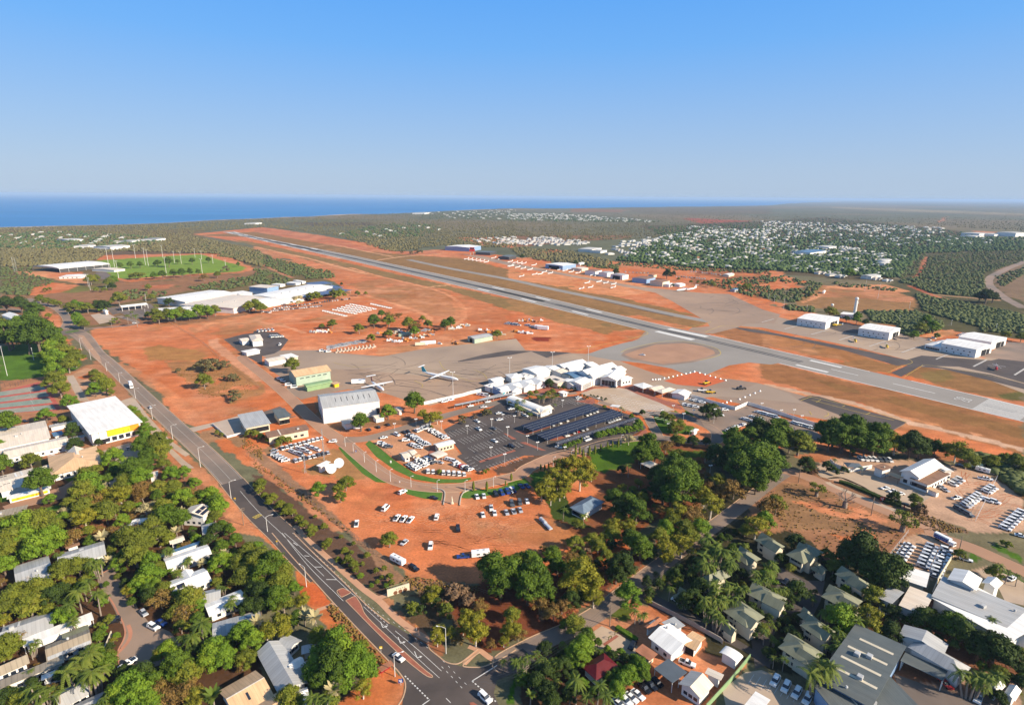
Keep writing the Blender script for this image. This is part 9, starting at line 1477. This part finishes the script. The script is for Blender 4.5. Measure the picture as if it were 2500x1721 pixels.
p=G('A1',1930,588);o=thing('control_tower','red control tower cab on thin legs by the long hangar','control tower',(p.x,p.y,0));m=MB();[m.cyl((sx*4,sy*4,0),(sx*4,sy*4,9),.5,.5,6)for sx in(-1,1)for sy in(-1,1)];m.build('legs',['steel'],o);m=MB();m.box(-7,-6,9,7,6,15);m.build('base_block',['red_panel'],o);m=MB();m.loft([[(-5,-5,15),(5,-5,15),(5,5,15),(-5,5,15)],[(-6,-6,18.5),(6,-6,18.5),(6,6,18.5),(-6,6,18.5)]]);m.build('cab_glass',['glass'],o);m=MB();m.box(-6.5,-6.5,18.5,6.5,6.5,19.3);m.build('cab_roof',['red_panel'],o)
pts=[(1280+i*25,172-i*1)for i in range(3)]+[(1345+i*38,168-i*8)for i in range(9)]+[(1650+i*46,100+i*13)for i in range(7)]+[(2050+i*45,345-i*18)for i in range(5)]+[(1900+i*35,385-i*12)for i in range(3)]
for i_,(x_,y_)in enumerate(pts):p=G('B2',x_,y_);m=MB();m.cyl((0,0,0),(0,0,.1),.9,.9,8);m.cyl((0,0,.1),(0,0,1.0),.75,.15,8);tag(m.build('marker_cone',['white_paint'],loc=(p.x,p.y,.08)),'white marker cone round the apron works, %s along the line'%ordn(i_),'marker cone','white cones round the apron works')
def sign(label,k,x,yb,w_,h_,z_,mt,rz=0.0,name='road_sign',fig=None):
 p=G(k,x,yb);o=thing(name,label,'sign',(p.x,p.y,0),rz);m=MB();m.cyl((0,0,0),(0,0,z_+h_),.05,.05,6);m.build('post',['pole_paint'],o);m=MB();m.box(-w_/2,-.06,z_,w_/2,-.02,z_+h_);m.build('panel',[mt],o)
 if fig:m=MB();[m.box(a_*w_,-.075,z_+b_*h_,c_*w_,-.065,z_+d_*h_)for a_,b_,c_,d_ in fig];m.build('symbol',['white_paint'],o)
FG_=[(-.38,.6,-.05,.72),(-.3,.35,.1,.47),(.05,.3,.18,.8),(-.1,.12,.35,.22)]
sign('blue and white direction board at the corner verge','C1',1300,1345,1.5,1.6,1.0,'blue_paint',.2,fig=FG_);sign('yellow and white sign on the verge by the brick island','C1',1125,1065,1.0,1.0,2.0,'yellow_paint',.2,fig=[(-.3,.2,.3,.5)]);sign('small orange sign beside the cycle path','C1',1438,870,.7,.7,2.0,'orange_paint');sign('blue parking sign on the lawn strip','B1',902,822,1.2,1.2,1.0,'blue_paint',fig=FG_);sign('yellow sign on the verge above the number fifty','B0',2080,1240,1.0,.8,1.0,'yellow_paint');sign('tiny yellow sign on the mulched verge','C1',205,105,.7,.7,1.6,'yellow_paint');sign('white notice on the lawn inside the road bend','B1',1212,915,.9,1.4,.8,'white_paint');sign('yellow sign at the corner of the packed car yard','C3',1715,215,1.6,1.2,1.2,'yellow_paint');sign('faded red panel sign standing in the clipped hedge','B3',1062,1250,2.6,2.2,.8,'red_panel',fig=FG_);sign('red banner sign at the hedge end','B3',1255,1310,.6,1.6,.3,'red_paint');sign('white speed sign at the entrance','B1',1290,1090,.6,.6,1,'white_paint')
p=G('C1',1170,1230);o=thing('bus_shelter','red framed bus shelter on the verge by the junction','bus shelter',(p.x,p.y,0),.75);m=MB();[m.cyl((x_,y_,0),(x_,y_,2.4),.07,.07,6)for x_ in(-2,2)for y_ in(-.8,.8)];m.build('frame',['red_paint'],o);m=MB();m.box(-2.4,-1.1,2.4,2.4,1.1,2.52);m.build('roof',['rust_roof'],o);m=MB();m.box(-1.8,.3,.4,1.8,.7,.5);m.build('bench',['red_paint'],o)
p=G('B1',1752,1268);m=MB();m.loft([[(r*math.cos(t*math.pi/5),r*.6*math.sin(t*math.pi/5),z)for t in range(10)]for z,r in((0,.9),(.8,.8),(1.0,.45),(2.4,.5),(3.1,.35),(3.3,.15),(3.8,.28),(4.1,.1))]);tag(m.build('statue',['cream_wall'],loc=(p.x,p.y,.1)),'pale stone figure standing in the dirt car park entrance','statue')
p=G('C1',1365,290);me=bpy.data.meshes.new('person');V=[(0,0,.95),(0,0,1.2),(0,0,1.45),(0,0,1.55),(0,0,1.68),(.2,0,1.42),(.27,0,1.15),(.25,.12,.9),(-.2,0,1.42),(-.27,0,1.15),(-.25,.12,.9),(.1,0,.85),(.12,.03,.45),(.12,0,.05),(-.1,0,.85),(-.12,-.05,.45),(-.12,-.1,.05)]
me.from_pydata(V,[(0,1),(1,2),(2,3),(3,4),(2,5),(5,6),(6,7),(2,8),(8,9),(9,10),(0,11),(11,12),(12,13),(0,14),(14,15),(15,16)],[]);me.materials.append(mat('clothes_pale',(.5,.35,.3),.9));o=link('person',me,None,(p.x,p.y,0));md=o.modifiers.new('skin','SKIN');sv=me.skin_vertices[0].data
for i_,r_ in enumerate((.15,.14,.16,.06,.12,.07,.05,.04,.07,.05,.04,.1,.07,.05,.1,.07,.05)):sv[i_].radius=(r_,r_)
sv[0].use_root=True;o.modifiers.new('sub','SUBSURF').levels=1;tag(o,'person standing between the caravan and the dark car','person')
HAZE=4.2e-5
hm=bpy.data.materials.new('haze_air');hm.use_nodes=True;t_=hm.node_tree
t_.nodes.remove(t_.nodes['Principled BSDF']);pv=t_.nodes.new('ShaderNodeVolumePrincipled');pv.inputs['Color'].default_value=(.52,.72,1,1);pv.inputs['Density'].default_value=HAZE;pv.inputs['Anisotropy'].default_value=0.0
t_.links.new(pv.outputs[0],t_.nodes['Material Output'].inputs['Volume'])
m=MB();m.box(-90000,-200,-28,90000,95000,CH+25);o=m.build('haze',[hm]);o['kind']='stuff';o['label']='thin pale haze filling the air over land and sea'
